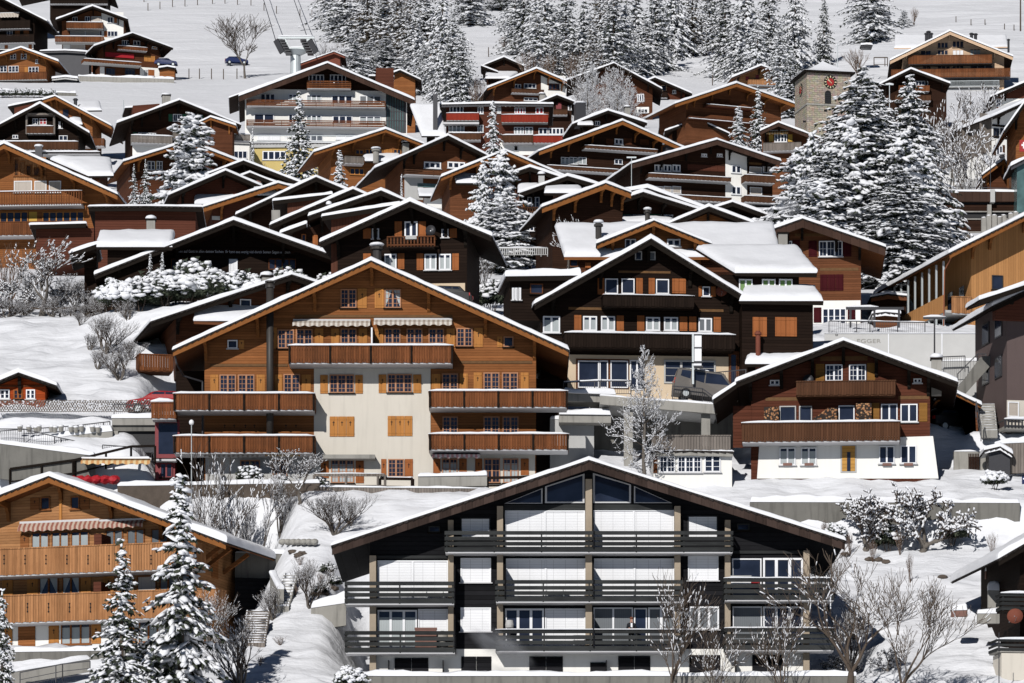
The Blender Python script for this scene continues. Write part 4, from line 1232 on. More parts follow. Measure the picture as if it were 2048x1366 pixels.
U7.run('''
b 1414 208 1506 219 m=brv dp=1.4 snow=1 t=.1 sl=rb
sh 1428 197 1460 207 m=br n=3 cut=0
b 1378 236 1560 250 m=brv dp=1.4 snow=1 t=.1 sl=rb
''')
U8 = H('red_shutter_house', 'small light orange chalet with bright red shutters above the brown hall chalet', 'chalet', 800, (1522,131), (1464,155), (1568,147), (1477,1550), yaw=8, ln=8, ov=1.4, wm='orl', bm='fb', sm='so', t=.35, nb=1, base=190)
U8.run('''
sh 1491 153 1498 161 m=redp cut=0
sh 1511 150 1518 158 m=redp cut=0
sh 1532 149 1539 157 m=redp cut=0
b 1497 159 1553 170 m=orlv dp=1.3 snow=0
p 1480 174 1550 182 m=wh name=plaster_strip
w 1505 175 1518 181 2
sh 1538 175 1548 181 m=redp cut=0
''')
U4 = H('low_brown_house', 'low brown house with a soft snow roof just behind the broad brown chalet', 'chalet', 650, (1216,221), (1145,248), (1294,246), (1160,1275), yaw=8, ln=9, ov=1.2, wm='dkr', bm='fbd', t=.4, nb=1)
U4.run('''
w 1190 242 1200 251 2
ch 1152 205 1172 232 m=metd back=-1 w=2 cap=0
ch 1250 213 1260 224 m=con back=4
wing 1155 1187 250 1155 1187 246 3 1.5 t=.4 wm=dk base=262
''')
U3 = H('red_curtain_gable', 'tiny dark gable with red shutters and a little balcony beside the red-balcony block', 'chalet', 660, (1114,190), (1075,206), (1150,204), (1082,1143), ln=7, ov=1.1, wm='dkr', bm='fbd', t=.3, nb=1)
U3.run('''
sh 1112 205 1123 218 m=redp cut=0
sh 1097 207 1103 218 m=redp cut=0
b 1097 219 1135 229 m=brv dp=1.2 snow=0
w 1136 211 1143 220 1 cu=w
''')
U1 = H('half_white_chalet', 'chalet with a dark timber left half and a white plastered right half', 'chalet', 745, (1073,137), (975,176), (1140,166), (988,1131), yaw=10, ln=9, ov=1.6, wm='br', bm='fbo', sm='sod', t=.35, nb=2)
U1.run('''
p 1082 150 1131 205 m=wh d=.04 name=plaster_wall
w 1097 167 1119 180 3 fc=brl d=.04
w 1030 168 1042 177 2
w 1048 167 1072 177 3
b 1024 177 1088 187 m=brv dp=1.3 snow=0
w 1048 195 1075 202 3
ch 1080 187 1090 198 m=con back=-3
''')
U2 = H('barn', 'dark brown windowless barn gable against the forest above the half white chalet', 'barn', 800, (1008,114), (966,131), (1048,132), (973,1041), ln=8, ov=1.0, wm='dkr', bm='fbd', t=.3, nb=1)
U2.leanto(962,131,995,144,d=1.4,ln=6); U2.wing(970,1020,157,972,1040,144,4,5,t=.4,wm='dk',base=170)
U5 = H('forest_edge_chalet', 'red-brown chalet behind the bare snowy larches at the forest edge', 'chalet', 740, (1228,126), (1135,160), (1324,178), (1180,1305), ln=9, ov=1.6, wm='br', bm='fbd', t=.32, nb=1)
U5.run('''
w 1274 188 1288 203 3 fw=.1
p 1273 214 1298 226 m=wh name=plinth
w 1276 218 1295 226 3
w 1247 160 1256 168 1 fc=brl
''')
U6 = H('slope_chalet', 'red-brown chalet with a small dark balcony half behind the forest edge chalet', 'chalet', 775, (1310,155), (1276,168), (1384,187), (1285,1370), ln=9, ov=1.4, wm='mar', bm='fbd', t=.3, nb=1)
U6.run('''
w 1322 170 1333 182 1 fc=pal
b 1305 184 1335 195 m=dkv dp=1.2 snow=0
w 1345 180 1352 187 2
sh 1305 199 1317 209 m=grn cut=0
b 1302 211 1330 218 m=dkv dp=1.2 snow=1 t=.1
''')
T1 = H('black_top_chalet', 'black chalet with long dark balconies cut by the top left corner', 'chalet', 850, (-25,-18), (-140,30), (93,42), (-120,69), base=98, ln=12, ov=1.6, wm='dk', bm='fbd', t=.35, nb=2, yaw=-6)
T1.run('''
awning 0 26 37 34 m=aw
b -100 44 60 56 m=dkv dp=1.5 snow=0
b -100 72 68 84 m=dkv dp=1.5 snow=0
p -100 88 67 98 m=wh name=plinth
sh 9 89 16 98 m=shc cut=0
sh 57 89 64 98 m=shc cut=0
sh 30 61 40 72 m=shc cut=0
sh 47 61 58 72 m=shc cut=0
w 14 61 25 72 2
''')
T0 = H('top_edge_house', 'dark house on a stone base cut off by the top edge', 'house', 900, (150,-45), (30,-20), (225,-15), (100,212), base=14, ln=10, ov=1.4, wm='dk', bm='fbd', t=.3, br=False)
T0.b(100, 0, 215, 7, m='dkv', dp=1.2, snow=0)
T2 = H('half_timber_white_house', 'chalet with timber left, white right half and two tan balconies near the top edge', 'chalet', 850, (185,12), (112,39), (255,38), (124,248), base=120, ln=11, ov=1.6, wm='brl', bm='fbd', sm='sod', t=.35, nb=1, yaw=2)
T2.run('''
p 203 24 247 118 m=wh d=.04 name=plaster_wall
w 145 34 155 44 2
w 170 33 180 43 2
w 183 33 202 43 1 cu=b
w 215 34 226 46 2 d=.04
sh 228 34 234 46 m=shc cut=0 d=.04
w 215 62 235 73 3 d=.04
sh 208 62 215 74 m=shc cut=0 d=.04
b 133 44 206 57 m=orv dp=1.7 sl=conl t=.12
w 141 61 200 71 2 cu=b
b 110 72 207 84 m=orv dp=2.0 sl=conl t=.12
p 126 88 140 100 m=wh name=plinth
w 141 89 170 99 1 cu=b
''')
T3 = H('red_blind_chalet', 'brown chalet with bright red blinds and a wrapped balcony above the concrete retaining wall', 'chalet', 820, (265,66), (188,92), (346,96), (207,321), base=157, yaw=18, ln=9, ov=1.9, wm='br', bm='fbd', sm='sod', t=.35, nb=2)
T3.run('''
w 244 80 258 91 3
w 267 81 280 91 2
b 236 91 295 102 m=orv dp=1.3 t=.12
p 211 104 268 117 m=red d=.2 name=red_blind
sh 288 111 310 124 n=3 cut=0
w 304 93 314 98 1
sh 308 93 314 98 cut=0
b 168 117 283 131 m=orv dp=2.2 sl=conl t=.14
p 280 134 319 155 m=wh name=plinth
w 288 139 296 152 2
sh 296 139 309 152 m=shc cut=0
w 212 136 230 150 3 fc=metd
w 250 136 270 150 3 fc=metd
p 200 133 209 155 m=wh name=pillar
''')
T4 = H('left_edge_orange_chalet', 'orange chalet with white-barred windows at the left edge above the hedge wall', 'chalet', 800, (42,95), (-38,120), (117,123), (-20,92), base=168, ln=9, ov=1.6, wm='or', bm='fbo', sm='so', t=.35, nb=2, yaw=-5)
T4.run('''
w 21 108 32 118 2 gy=1
w 42 108 53 118 2 gy=1
sh 54 110 60 119 cut=0
w 71 119 78 127 2 gy=1
w 0 132 14 144 2 gy=1
w 17 132 37 144 3 gy=1
w 57 134 77 147 3 gy=1
sh 49 134 56 145 cut=0
b -20 146 93 158 m=orv dp=1.3 snow=0 sl=conl
''')
T6 = H('orange_slope_chalet', 'orange chalet with an open shadowed gable behind the small black gable house', 'chalet', 640, (110,192), (85,200), (223,252), (95,185), ln=9, ov=1.4, wm='or', bm='fbo', sm='so', t=.32, bh=.4, nb=2, yaw=-3, base=310)
T6.run('''
leanto 16 213 92 197 d=0 ln=7 wm=rb
w 125 218 138 234 1 fc=brl
b 165 277 208 291 m=orv dp=1.6 snow=0
wing 150 165 249 138 162 238 3 2 t=.4
wing 160 204 221 150 200 206 -3 5 t=.4
pipe 151 197 206 r=.25 back=4 m=metd cap=0
''')
T5 = H('old_black_chalet', 'old black chalet with a small loggia under its gable and red curtained window', 'chalet', 600, (80,207), (-45,272), (178,266), (-20,158), ln=9, ov=1.3, wm='dk', bm='fbd', t=.32, nb=2, base=320)
T5.run('''
p 51 226 110 230 m=gyw d=1.1 name=loggia_frame
p 51 226 55 268 m=gyw d=1.1 name=loggia_post
p 106 226 110 268 m=gyw d=1.1 name=loggia_post
w 65 237 76 249 2 gy=1
w 79 237 93 249 2 gy=1 cu=r
b 53 252 107 266 m=brv dp=1.1 t=.12
w 117 243 125 257 2 cu=w
w 25 270 36 277 2
w 118 271 135 281 2
b -20 283 156 299 m=brv dp=1.6 t=.16
w 20 305 60 314 4
w 98 305 150 316 5
b -20 304 200 307 st=p m=dkv dp=2.2 t=.2
ch 70 292 84 312 m=metd back=-4 cap=0
''')
T7 = H('green_shutter_farmhouse', 'dark wide chalet with green shutters and grey balcony left of the white hotel', 'chalet', 590, (359,200), (234,246), (482,250), (262,465), yaw=9, ln=11, ov=1.7, wm='dkr', bm='fbd', t=.32, nb=3, base=335)
T7.run('''
w 346 228 364 243 2 gx=1
sh 337 228 345 243 m=grn cut=0
sh 365 228 373 243 m=grn cut=0
w 385 228 397 242 2
sh 398 228 407 240 m=grn cut=0
w 276 265 312 278 6 cu=c
sh 266 264 274 276 m=grn cut=0
b 263 270 345 287 m=gyw dp=1.6 t=.16
b 346 264 500 281 m=gyw dp=1.2 t=.16
p 265 290 342 318 m=wh d=.05 name=plinth
ch 325 189 341 206 m=con back=3
w 410 257 422 265 2
w 430 257 446 265 2
''')
T7.leanto(250,216,320,211,d=-2,ln=5,wm='rb')
T7b = H('cross_gable', 'small gabled porch of dark wood on the right of the green-shuttered farmhouse', 'porch', 586, (421,234), (396,246), (472,251), (405,465), ln=4, ov=1.0, wm='br', bm='fbo', sm='so', t=.3, nb=1, base=300)
G = H('hotel', 'large white hotel with a dark gable, timber balconies and a glazed stair tower', 'hotel', 650, (655,126), (478,192), (829,200), (490,814), base=345, ln=14, ov=1.7, wm='wh', bm='fb', sm='sod', t=.35, bh=.75, nb=1, yaw=3, br=False)
G.leanto(458,196,655,124,d=-4,ln=10)
G.pp([(538,178),(772,182),(760,170),(655,133),(545,172)], 'dkr', .05, 'gable_cladding')
G.pp([(772,184),(812,200),(812,266),(772,264)], 'metd', .06, 'stair_glazing')
for i in range(7): G.p(775+i*5, 190+i*2, 776.5+i*5, 264, 'glt', .1, 'glazing_bar')
for y in (213, 222, 240): G.p(772, y, 812, y+2, 'metd', .12, 'glazing_bar')
G.run('''
w 617 149 648 168 4 fw=.12 d=.05
w 660 149 692 168 4 fw=.12 d=.05
b 614 161 702 177 st=h m=orv dp=1.6 n=4 snow=0 rail=0
w 521 187 550 207 3 fw=.12
w 577 188 594 207 2 cu=c fw=.12
w 613 189 643 207 3 cu=c fw=.12
w 663 190 705 207 3 fw=.14
w 719 191 762 207 3 cu=d fw=.12
b 493 199 771 214 st=h m=orv dp=1.8 n=4 snow=0 rail=0
w 508 227 548 247 2 fw=.12
w 577 228 594 247 2 fw=.12
w 613 230 643 247 3 cu=c fw=.12
w 665 231 705 247 3 fw=.14
w 719 232 762 247 3 cu=c fw=.12
b 493 239 771 254 st=h m=orv dp=1.8 n=4 snow=0 rail=0
w 515 268 560 281 2 cu=w
w 610 269 645 282 3
w 672 269 710 280 2 cu=w
''')
G.leanto(738,152,788,153,d=-6,ln=4,wm='rb')
Gy = MB()
Y2 = H('yellow_block', 'low mustard yellow block with a glass-railed roof terrace below the white hotel', 'house', 610, (630,286), (500,287), (782,288), (501,780), base=352, ln=7, ov=.2, wm='ylp', bm='conl', sm='conl', t=.1, bh=.5, br=False)
Y2.run('''
w 525 302 572 320 4 fw=.12
b 502 271 780 284 st=r m=gal dp=.2 snow=0
''')
Y3 = H('white_annex', 'low white flat-roofed annex with two windows left of the yellow block', 'house', 606, (450,282), (405,283), (500,284), (408,499), base=352, ln=6, ov=.3, wm='wh', bm='conl', sm='conl', t=.35, bh=.2, br=False)
Y3.run('''
w 468 302 494 317 3
w 432 294 453 302 3
''')
RB = H('red_balcony_block', 'flat-roofed brown block with bright red plank balconies', 'house', 620, (990,207), (880,209), (1106,208), (892,1098), base=300, ln=12, ov=.9, wm='rb', bm='metd', sm='sod', t=.3, br=False)
RB.run('''
w 899 211 927 226 4 fw=.12
w 955 213 967 228 2 fw=.12
w 994 213 1002 227 2 cu=c
w 1029 215 1051 228 4 cu=r fw=.12
w 1071 215 1087 228 2 cu=r fw=.12
b 893 226 958 240 m=redv dp=1.5 sl=conl t=.1
b 1003 229 1096 244 m=redv dp=1.5 sl=conl t=.1
w 897 250 929 265 4 fw=.12 cu=c
sh 932 252 952 264 m=br n=3 cut=0
w 955 250 967 265 2 cu=c
w 1028 254 1048 269 3 fw=.12 cu=c
w 1050 254 1066 269 2 fw=.12 cu=c
w 1077 256 1095 269 2 fw=.12
w 1097 256 1127 269 4 fw=.12
b 905 266 962 279 m=brv dp=1.5 t=.16
b 1005 270 1066 285 m=brv dp=1.5 t=.16
b 1067 271 1125 285 m=redv dp=1.5 t=.16
p 1000 285 1120 310 m=wh name=plinth
w 1028 291 1036 302 1
p 885 244 958 248 m=slab d=1.4 name=canopy
awning 895 208 943 210 m=aw
awning 1005 211 1090 213 m=aw
''')
mb = RB.p(866, 188, 875, 262, 'metd', 2.5, 'chimney_stack', d0=1.8)
RB.wing(843,893,272,820,880,212,3.0,6,t=.5,wm='dk',base=300)
TR = H('new_top_chalet', 'pale new timber chalet with a glazed gable and long carved balconies, top right', 'chalet', 810, (1900,62), (1780,121), (2026,113), (1806,2008), base=188, ln=12, ov=1.8, wm='pal', bm='pal', sm='sod', t=.35, bh=.6, nb=1, yaw=-3)
TR.run('''
wing 1788 2017 96 1790 2012 72 -5 6 t=.4 fb=pal
w 1841 101 1862 110 2 fc=pal
w 1875 85 1896 96 3 fc=pal
w 1875 100 1896 110 3 fc=pal
w 1905 82 1927 95 3 fc=pal
w 1905 100 1927 110 3 fc=pal cu=w
w 1940 98 1961 110 3 fc=pal cu=c
b 1817 111 1984 126 m=orv dp=2.0 sl=metd snow=0
w 1845 130 1862 141 2 fc=pal
w 1875 130 1900 141 3 fc=pal
w 1905 130 1927 141 3 fc=pal
w 1940 131 1985 141 3 fc=conl
b 1783 139 2021 153 m=orv dp=2.4 sl=metd snow=0
p 1830 156 1999 188 m=conl name=concrete_base
w 1905 158 1930 168 2 fc=metd
w 1940 158 1985 168 2 fc=metd
b 1880 162 1998 172 st=r m=gal dp=2.0 sl=conl snow=0
b 1880 178 1998 186 st=p m=conl dp=1.2 snow=0
pipe 1853 66 76 r=.3 back=5 m=metd cap=0
pipe 1857 62 76 r=.3 back=5 m=metd cap=0
pipe 1862 66 76 r=.3 back=5 m=metd cap=0
pipe 1943 66 76 r=.3 back=5 m=metd cap=0
pipe 1951 67 76 r=.3 back=5 m=metd cap=0
pipe 2017 78 98 r=.2 back=3 m=metd cap=0
''')
U9 = H('small_brown_chalet', 'small dark red-brown chalet just below the pale new chalet', 'chalet', 700, (1822,138), (1757,170), (1900,167), (1772,1893), ln=9, ov=1.4, wm='dkr', bm='fbd', t=.35, nb=2, base=215)
U9.run('''
w 1831 162 1856 171 4
b 1798 171 1859 182 m=orv dp=1.3 snow=0
b 1790 190 1862 201 m=brv dp=1.3 snow=0
''')
W10 = H('right_edge_white_house', 'white house under a brown gable cut by the right edge', 'house', 700, (2095,145), (1981,194), (2200,190), (1992,2200), ln=9, ov=1.3, wm='wh', bm='fbd', t=.35, nb=1, base=232)
W10.run('''
w 1993 199 2001 212 2
p 1992 214 2100 226 m=rb name=timber_band
''')
W10.pp([(1990,197),(2100,197),(2100,160),(2075,160)], 'rb', .04, 'gable_cladding')
W11 = H('framed_white_house', 'white house with timber framing and a long grey boarded side, right edge', 'house', 520, (2080,190), (1985,233), (2180,230), (1985,2170), yaw=25, ln=12, ov=1.2, wm='wh', bm='fbd', t=.35, nb=1, base=312)
W11.run('''
w 1987 256 1998 274 2 fc=metd
w 2001 256 2012 274 2 fc=metd
sh 1988 290 1992 311 m=brv cut=0
w 1993 291 2005 311 2
sh 2005 290 2010 311 m=brv cut=0
sh 2023 293 2033 311 m=brv n=2 cut=0
p 1985 252 2048 255 m=dk d=.1 name=beam
p 1985 275 2048 278 m=dk d=.1 name=beam
''')
W11.leanto(1985,233,2030,212,d=1.0,ln=14)
MB().box(W11.ul-.04, W11.ul-.005, .2, 12, 0, 4.2).build('side_cladding', 'gyw', W11.root)
for k in range(3): MB().box(W11.ul-1.0, W11.ul-.03, 1+4*k, 1.2+4*k, 0, 4.5).build('post', 'gyw', W11.root)
W12 = H('steep_eave_house', 'orange house under a steep snowy roof cut by the right edge', 'house', 430, (2110,120), (2009,262), (2250,262), (2032,2240), ln=8, ov=1.6, wm='or', bm='fbd', sm='so', t=.3, nb=1)
W13 = H('small_porch_roofs', 'small snow-roofed wooden porch house beside the bare tree near the right edge', 'house', 440, (2008,318), (1965,350), (2022,345), (1975,2018), ln=5, ov=1.0, wm='br', bm='fbo', sm='so', t=.3, nb=1, base=372)
W13.wing(1985,2032,338,1962,2025,315,-2,3,t=.35)
W13.pipe(2004, 310, 322, r=.2, back=2, m='metd')
W14 = H('glass_bay_house', 'low grey bay with a snowy roof at the right edge under the flag', 'house', 425, (2085,300), (2022,332), (2150,330), (2034,2150), ln=5, ov=.5, wm='glt', bm='metd', t=.35, br=False, base=372)
L_ = H('new_wooden_hall', 'new pale pine building with a slatted gallery of posts along its side, right edge', 'building', 345, (2135,388), (1899,506), (2420,506), (1942,2380), yaw=14, ln=15, ov=1.5, wm='pine', bm='fbo', sm='so', t=.3, bh=.35, nb=3, base=668)
L_.run('''
w 1984 550 2006 580 1 fc=metd
b 1905 592 1943 627 m=orlv dp=.2 snow=0
''')
gx = L_.ul
MB().box(gx-2.2, gx-.005, .05, 14, L_.P(1942,627,0)[1], L_.P(1942,622,0)[1]).build('gallery_floor', 'conl', L_.root)
mb = MB(); zf = L_.P(1942,627,0)[1]; zt = L_.P(1942,592,0)[1]
for i in range(80): mb.box(gx-2.22, gx-2.18, .05+i*.175, .05+i*.175+.15, zf, zt)
mb.build('gallery_railing', 'pine', L_.root)
for i in range(9):
    y = .3+i*1.65; MB().box(gx-2.15, gx-2.02, y, y+.12, -1.0, L_.zr(gx-2.1)-.35).build('gallery_post', 'gal', L_.root)
for i in range(5): MB().box(gx-.03, gx-.004, 1.5+i*2.6, 2.6+i*2.6, zf+1.0, zf+2.4).build('side_window', 'gl', L_.root)
for i in range(5): MB().box(gx-.03, gx-.004, 1.2+i*2.6, 2.3+i*2.6, zf-2.4, zf-.4).build('side_window', 'gl', L_.root)
MB().path([Vector((gx-2.0, -1.2, L_.zr(gx-2.0)-.35)), Vector((gx-2.2, -.2, L_.zr(gx-2.0)-1.2)), Vector((gx-2.26, -.1, -1))], .05).build('drainpipe', 'cpr', L_.root)
Mh = H('grey_shingle_house', 'grey-brown shingled house with a snowy eave and lattice rail at the right edge', 'house', 290, (2110,552), (1985,612), (2300,620), (2014,2280), yaw=11, ln=7, ov=1.2, wm='purp', bm='fbd', sm='sod', t=.3, nb=1, base=862)
Mh.run('''
p 2014 800 2100 862 m=cr d=.04 name=plinth
w 2016 803 2038 834 1 cu=b d=.04
w 2016 835 2038 840 2 d=.04
b 2010 838 2120 858 st=b m=metd dp=1.5 t=.2 sl=con
''')
Mh.leanto(1960,600,2060,566,d=3.2,ln=3,wm='rb',wx=(1985,2050),base=640,t=.28)
for i in range(2):
    for j in range(2):
        y0 = 1+j*2.8; z0 = 3.6+i*2.6
        fr = MB().box(Mh.ul-.07, Mh.ul-.003, y0, y0+1.5, z0, z0+1.4).build('side_window', 'metd', Mh.root)
        MB().box(Mh.ul-.075, Mh.ul-.071, y0+.1, y0+1.4, z0+.1, z0+1.3).build('pane', 'gl', fr)
Sh = H('garden_shed', 'little red-orange cabin with lace-curtained windows on the left snow slope', 'shed', 292, (37,745), (-42,778), (112,771), (-30,90), base=800, ln=4, ov=.8, wm='redw', bm='fbd', sm='sod', t=.32, bh=.15, nb=0, tile='til')
Sh.run('''
w 0 779 19 798 2 gy=1
w 27 779 45 798 2 fc=shc gy=1
w 52 779 70 798 2 gy=1
p -28 771 88 773 m=brl d=.06 name=beam
''')
AN = H('terrace_annex', 'white annex with a row of barred windows below a weathered boarded roof terrace', 'house', 281, (1380,901), (1303,902), (1466,903), (1307,1464), base=950, ln=5, ov=.3, wm='wh', bm='con', sm='con', t=.12, bh=.25, br=False)
AN.run('''
b 1304 870 1461 899 m=gyw dp=.35 snow=0
w 1319 912 1350 945 2 gx=1 gy=2
w 1355 912 1403 945 3 gx=1 gy=2
w 1409 911 1441 944 2 gx=0 gy=2
sh 1306 911 1315 946 m=brl cut=0
''')
CP = H('carport', 'small open timber carport with a snowy roof right of the brown chalet', 'carport', 290, (1905,782), (1870,800), (1962,810), (1950,1956), base=862, ln=4, ov=.6, wm='brl', bm='fbo', sm='so', t=.25, bh=.15, br=False)
BD = H('bottom_edge_chalet', 'black chalet with dark balcony and rusty dish at the lower right edge', 'chalet', 252, (2200,1000), (1997,1118), (2400,1110), (2040,2390), base=1310, yaw=8, ln=9, ov=1.4, wm='dk', bm='fbd', t=.4, nb=0)
BD.run('''
b 2003 1186 2150 1222 m=bkb st=h n=4 dp=1.2 snow=1 sl=dkv
dish 2030 1232 .42 m=rust d=1.3
b 1995 1278 2150 1303 m=bkb st=h n=3 dp=2.0 snow=1 sl=con
p 2003 1306 2100 1362 m=cr d=1.9 name=base_wall
''')
# ---------------------------------------------------------------- trees
def spruce(seed, Hh, Rb, tier=.42, nb=9, pw=.85, droop=.35, snow=.75, lumpy=1., nee='nee', spr=1., irr=.25, fine=1.):
    r = random.Random(seed)
    root = empty('spruce', (0,0,0)); root['hh'] = Hh; root['rb'] = Rb
    MB().tube((0,0,-.6), (0,0,Hh*.97), .055*Rb+.04*Hh/8, .02, 7).build('trunk', 'bark', root)
    fv = []; ff = []; sn = MB()
    def tri(a, b, c):
        n = len(fv); fv.extend((tuple(a), tuple(b), tuple(c))); ff.append((n, n+1, n+2))
    z = Hh*.05; k = 0
    while z < Hh*.985:
        f = z/Hh; L0 = Rb*max(.03, (1-f)**pw)*(1+irr*noise.noise(Vector((seed*3.1, f*7, 0))))
        n = max(4, int(nb*(.45+.55*(1-f)) + 1)); off = r.uniform(0, 6.28)
        for i in range(n):
            a = off+6.283*i/n+r.uniform(-.3, .3); L = L0*r.uniform(1-irr*1.3, 1+irr*.6)
            L *= 1+irr*.9*noise.noise(Vector((math.cos(a)*1.6+seed, math.sin(a)*1.6, z*.9)))
            if L < .08: continue
            d = Vector((math.cos(a), math.sin(a), 0)); sd_ = Vector((-d.y, d.x, 0))
            zz = z+r.uniform(-.9,.9)*tier
            up = .25*(f-.25)
            pts = []
            m = max(2, int(L/(.30*fine)))
            for j in range(m+1):
                t = j/m; h = up*L*t - droop*L*t*t*(1-.35*f) + .10*L*max(0, t-.7)
                pts.append(Vector((0,0,zz)) + d*(L*t) + Vector((0,0,h)) + sd_*(.06*L*math.sin(t*3+i)))
            wd = (.16+.17*L**.6)*spr
            for j in range(m+1):
                t = j/m; p = pts[j]
                if t < .15 and L > .8: continue
                w_ = wd*(1.15-t*.75)
                for q in range(4 if L > .5 else 2):
                    s_ = r.choice((-1,1)); o_ = sd_*(s_*w_*r.uniform(.5,1.3)) + d*(w_*r.uniform(-.1,.9)) + Vector((0,0,-w_*r.uniform(.1,1.25)))
                    b0 = p + d*r.uniform(-.1,.1); c_ = Vector((r.uniform(-1,1), r.uniform(-1,1), r.uniform(-.4,.6)))*(.1+.10*w_)
                    tri(b0+c_, b0-c_, p+o_)
                if (t > .15 or L < .8):
                  for rep in range(2 if L > .6 else 1):
                    if r.random() > snow: continue
                    sx = (.06+w_*r.uniform(.3,.8))*lumpy*.8; q_ = p + Vector((0,0,.03+sx*.12)) + sd_*(w_*r.uniform(-.75,.75)) + d*r.uniform(-.12,.12)
                    q_.z -= abs((q_-p).dot(sd_))*.45
                    ca, sa = d.x, d.y; V, Fc = ico()[1]; n0 = len(sn.v)
                    ex, ey, ez = sx*r.uniform(.7,1.5), sx*r.uniform(.5,.9), sx*r.uniform(.35,.6)
                    tl = (pts[min(m, j+1)].z-pts[max(0, j-1)].z)/max(.05, (pts[min(m, j+1)]-pts[max(0, j-1)]).length) + r.uniform(-.55,.35); t2 = r.uniform(-.5,.5)
                    for v in V:
                        jx = 1+r.uniform(-.3,.3); x_, y_, z_ = v.x*ex*jx, v.y*ey*jx, v.z*ez*jx
                        if z_ < 0: z_ *= .5
                        z_ += tl*x_ + t2*y_
                        sn.v.append((q_.x+x_*ca-y_*sa, q_.y+x_*sa+y_*ca, q_.z+z_))
                    sn.f += [[u+n0 for u in f_] for f_ in Fc]
        z += tier*(.62+.38*(1-f))*r.uniform(.85,1.15); k += 1
    sn.blob((0,0,Hh*.985), .07, .07, .16, 1)
    mb = MB(); mb.v = fv; mb.f = [list(x) for x in ff]; mb.build('needles', nee, root, fix=False)
    sn.build('snow_load', 'snowt', root, smooth=True, fix=False)
    return root
def shrub(seed, Hh, Rb, snow=1., nee='nee', big=1.):
    r = random.Random(seed); root = empty('shrub', (0,0,0)); root['hh'] = Hh; root['rb'] = Rb
    mb = MB(); sn = MB()
    for i in range(1300):
        a = r.uniform(0, 6.28); b = math.acos(r.uniform(-.2, 1)); q = r.uniform(.55, 1.0)
        n_ = 1+.3*noise.noise(Vector((math.cos(a)*1.5+seed, math.sin(a)*1.5, b*2)))
        p = Vector((Rb*q*n_*math.sin(b)*math.cos(a), Rb*q*n_*math.sin(b)*math.sin(a), Hh*.48+Hh*.5*q*n_*math.cos(b)))
        c_ = Vector((r.uniform(-1,1), r.uniform(-1,1), r.uniform(-1,1)))*.11; e = Vector((r.uniform(-1,1), r.uniform(-1,1), r.uniform(-.9,.6)))*.3
        mb.add((p+c_, p-c_, p+e), [(0,1,2)])
    for i in range(int(230*snow)):
        a = r.uniform(0, 6.28); b = math.acos(r.uniform(.0, 1)); q = r.uniform(.8, 1.0)
        n_ = 1+.3*noise.noise(Vector((math.cos(a)*1.5+seed, math.sin(a)*1.5, b*2)))
        p = (Rb*q*n_*math.sin(b)*math.cos(a), Rb*q*n_*math.sin(b)*math.sin(a), Hh*.5+Hh*.5*q*n_*math.cos(b))
        s_ = r.choice((.07,.1,.13,.2))*r.uniform(.8,1.3)*big; sn.blob(p, s_*r.uniform(1,1.6), s_*1.1, s_*.55, 1, .4, r)
    st = MB()
    for i in range(5): a = i*1.3; st.tube((0,0,-.3), (Rb*.4*math.cos(a), Rb*.4*math.sin(a), Hh*.55), .035, .02, 5)
    st.build('stems', 'bark', root); mb.build('foliage', nee, root, fix=False); sn.build('snow_load', 'snowt', root, smooth=True, fix=False)
    return root
def bare(seed, Hh, Rb, depth=6, snow=.6, bark='barkg', spread=.55, twist=.35, tr=.035, forks=3, gravity=0., snowt=1.0, trunk=.28, minr=.011, name='bare_tree', split=0, lr=(.6,.85)):
    r = random.Random(seed); root = empty(name, (0,0,0)); br = MB(); tk = MB(); sn = MB()
    segs = []
    def grow(p, d, L, rad, lev):
        n = 4 if lev < 2 else 3
        for j in range(n):
            d = (d + Vector((r.uniform(-1,1), r.uniform(-1,1), r.uniform(-1,1)+.25-gravity*lev))*twist*(.5 if lev == 0 else 1)*.5).normalized()
            q = p + d*(L/n); r2 = max(minr, rad*(1-.12))
            segs.append((p, q, rad, r2, lev)); p = q; rad = r2
            if lev > 0 and lev < depth and r.random() < .42:
                sdv = (d + Vector((r.uniform(-1,1), r.uniform(-1,1), r.uniform(-.3,.8)))*spread*1.3).normalized(); grow(p, sdv, L*r.uniform(.45,.7), rad*.6, lev+1)
        if lev < depth:
            for k in range(forks if lev < 3 else 2):
                a = 6.283*(k+r.random())/forks
                sdv = (d + Vector((math.cos(a), math.sin(a), r.uniform(-.2,.5)))*spread*r.uniform(.7,1.3)).normalized()
                grow(p, sdv, L*r.uniform(*lr)*(1.0 if lev == 0 else 1), rad*.68, lev+1)
    if split:
        for k in range(split):
            a = 6.283*k/split+r.random(); grow(Vector((0,0,-.2)), Vector((math.cos(a)*.5, math.sin(a)*.5, 1)).normalized(), Hh*trunk, Hh*tr*.6, 1)
    else: grow(Vector((0,0,-.4)), Vector((0,0,1)), Hh*trunk, Hh*tr, 0)
    mz = max(s[1].z for s in segs); mx = sorted(abs(s[1].x) for s in segs)[int(len(segs)*.98)]
    root['hh'] = mz; root['rb'] = mx; print('BARE', seed, len(segs), round(mz,2), round(mx,2))
    for p, q, a, b, lev in segs:
        (tk if lev <= 1 else br).tube(p, q, a, b, 6 if lev <= 1 else (4 if lev < 4 else 3), cap=False)
        d = q-p; hz = math.hypot(d.x, d.y)/max(1e-5, d.length)
        if r.random() < snow*(.35+.65*hz):
            w_ = (a*.7+.012)*snowt; o_ = Vector((0,0,a*.7+w_*.45)); sn.tube(p+o_, q+o_, w_*r.uniform(.7,1.2), w_*r.uniform(.6,1.1), 4, cap=True)
    tk.build('trunk', bark, root, smooth=True, fix=False)
    br.build('branches', 'twig' if bark == 'barkg' else bark, root, fix=False)
    if snow > 0: sn.build('snow_load', 'snowt', root, smooth=True, fix=False)
    return root
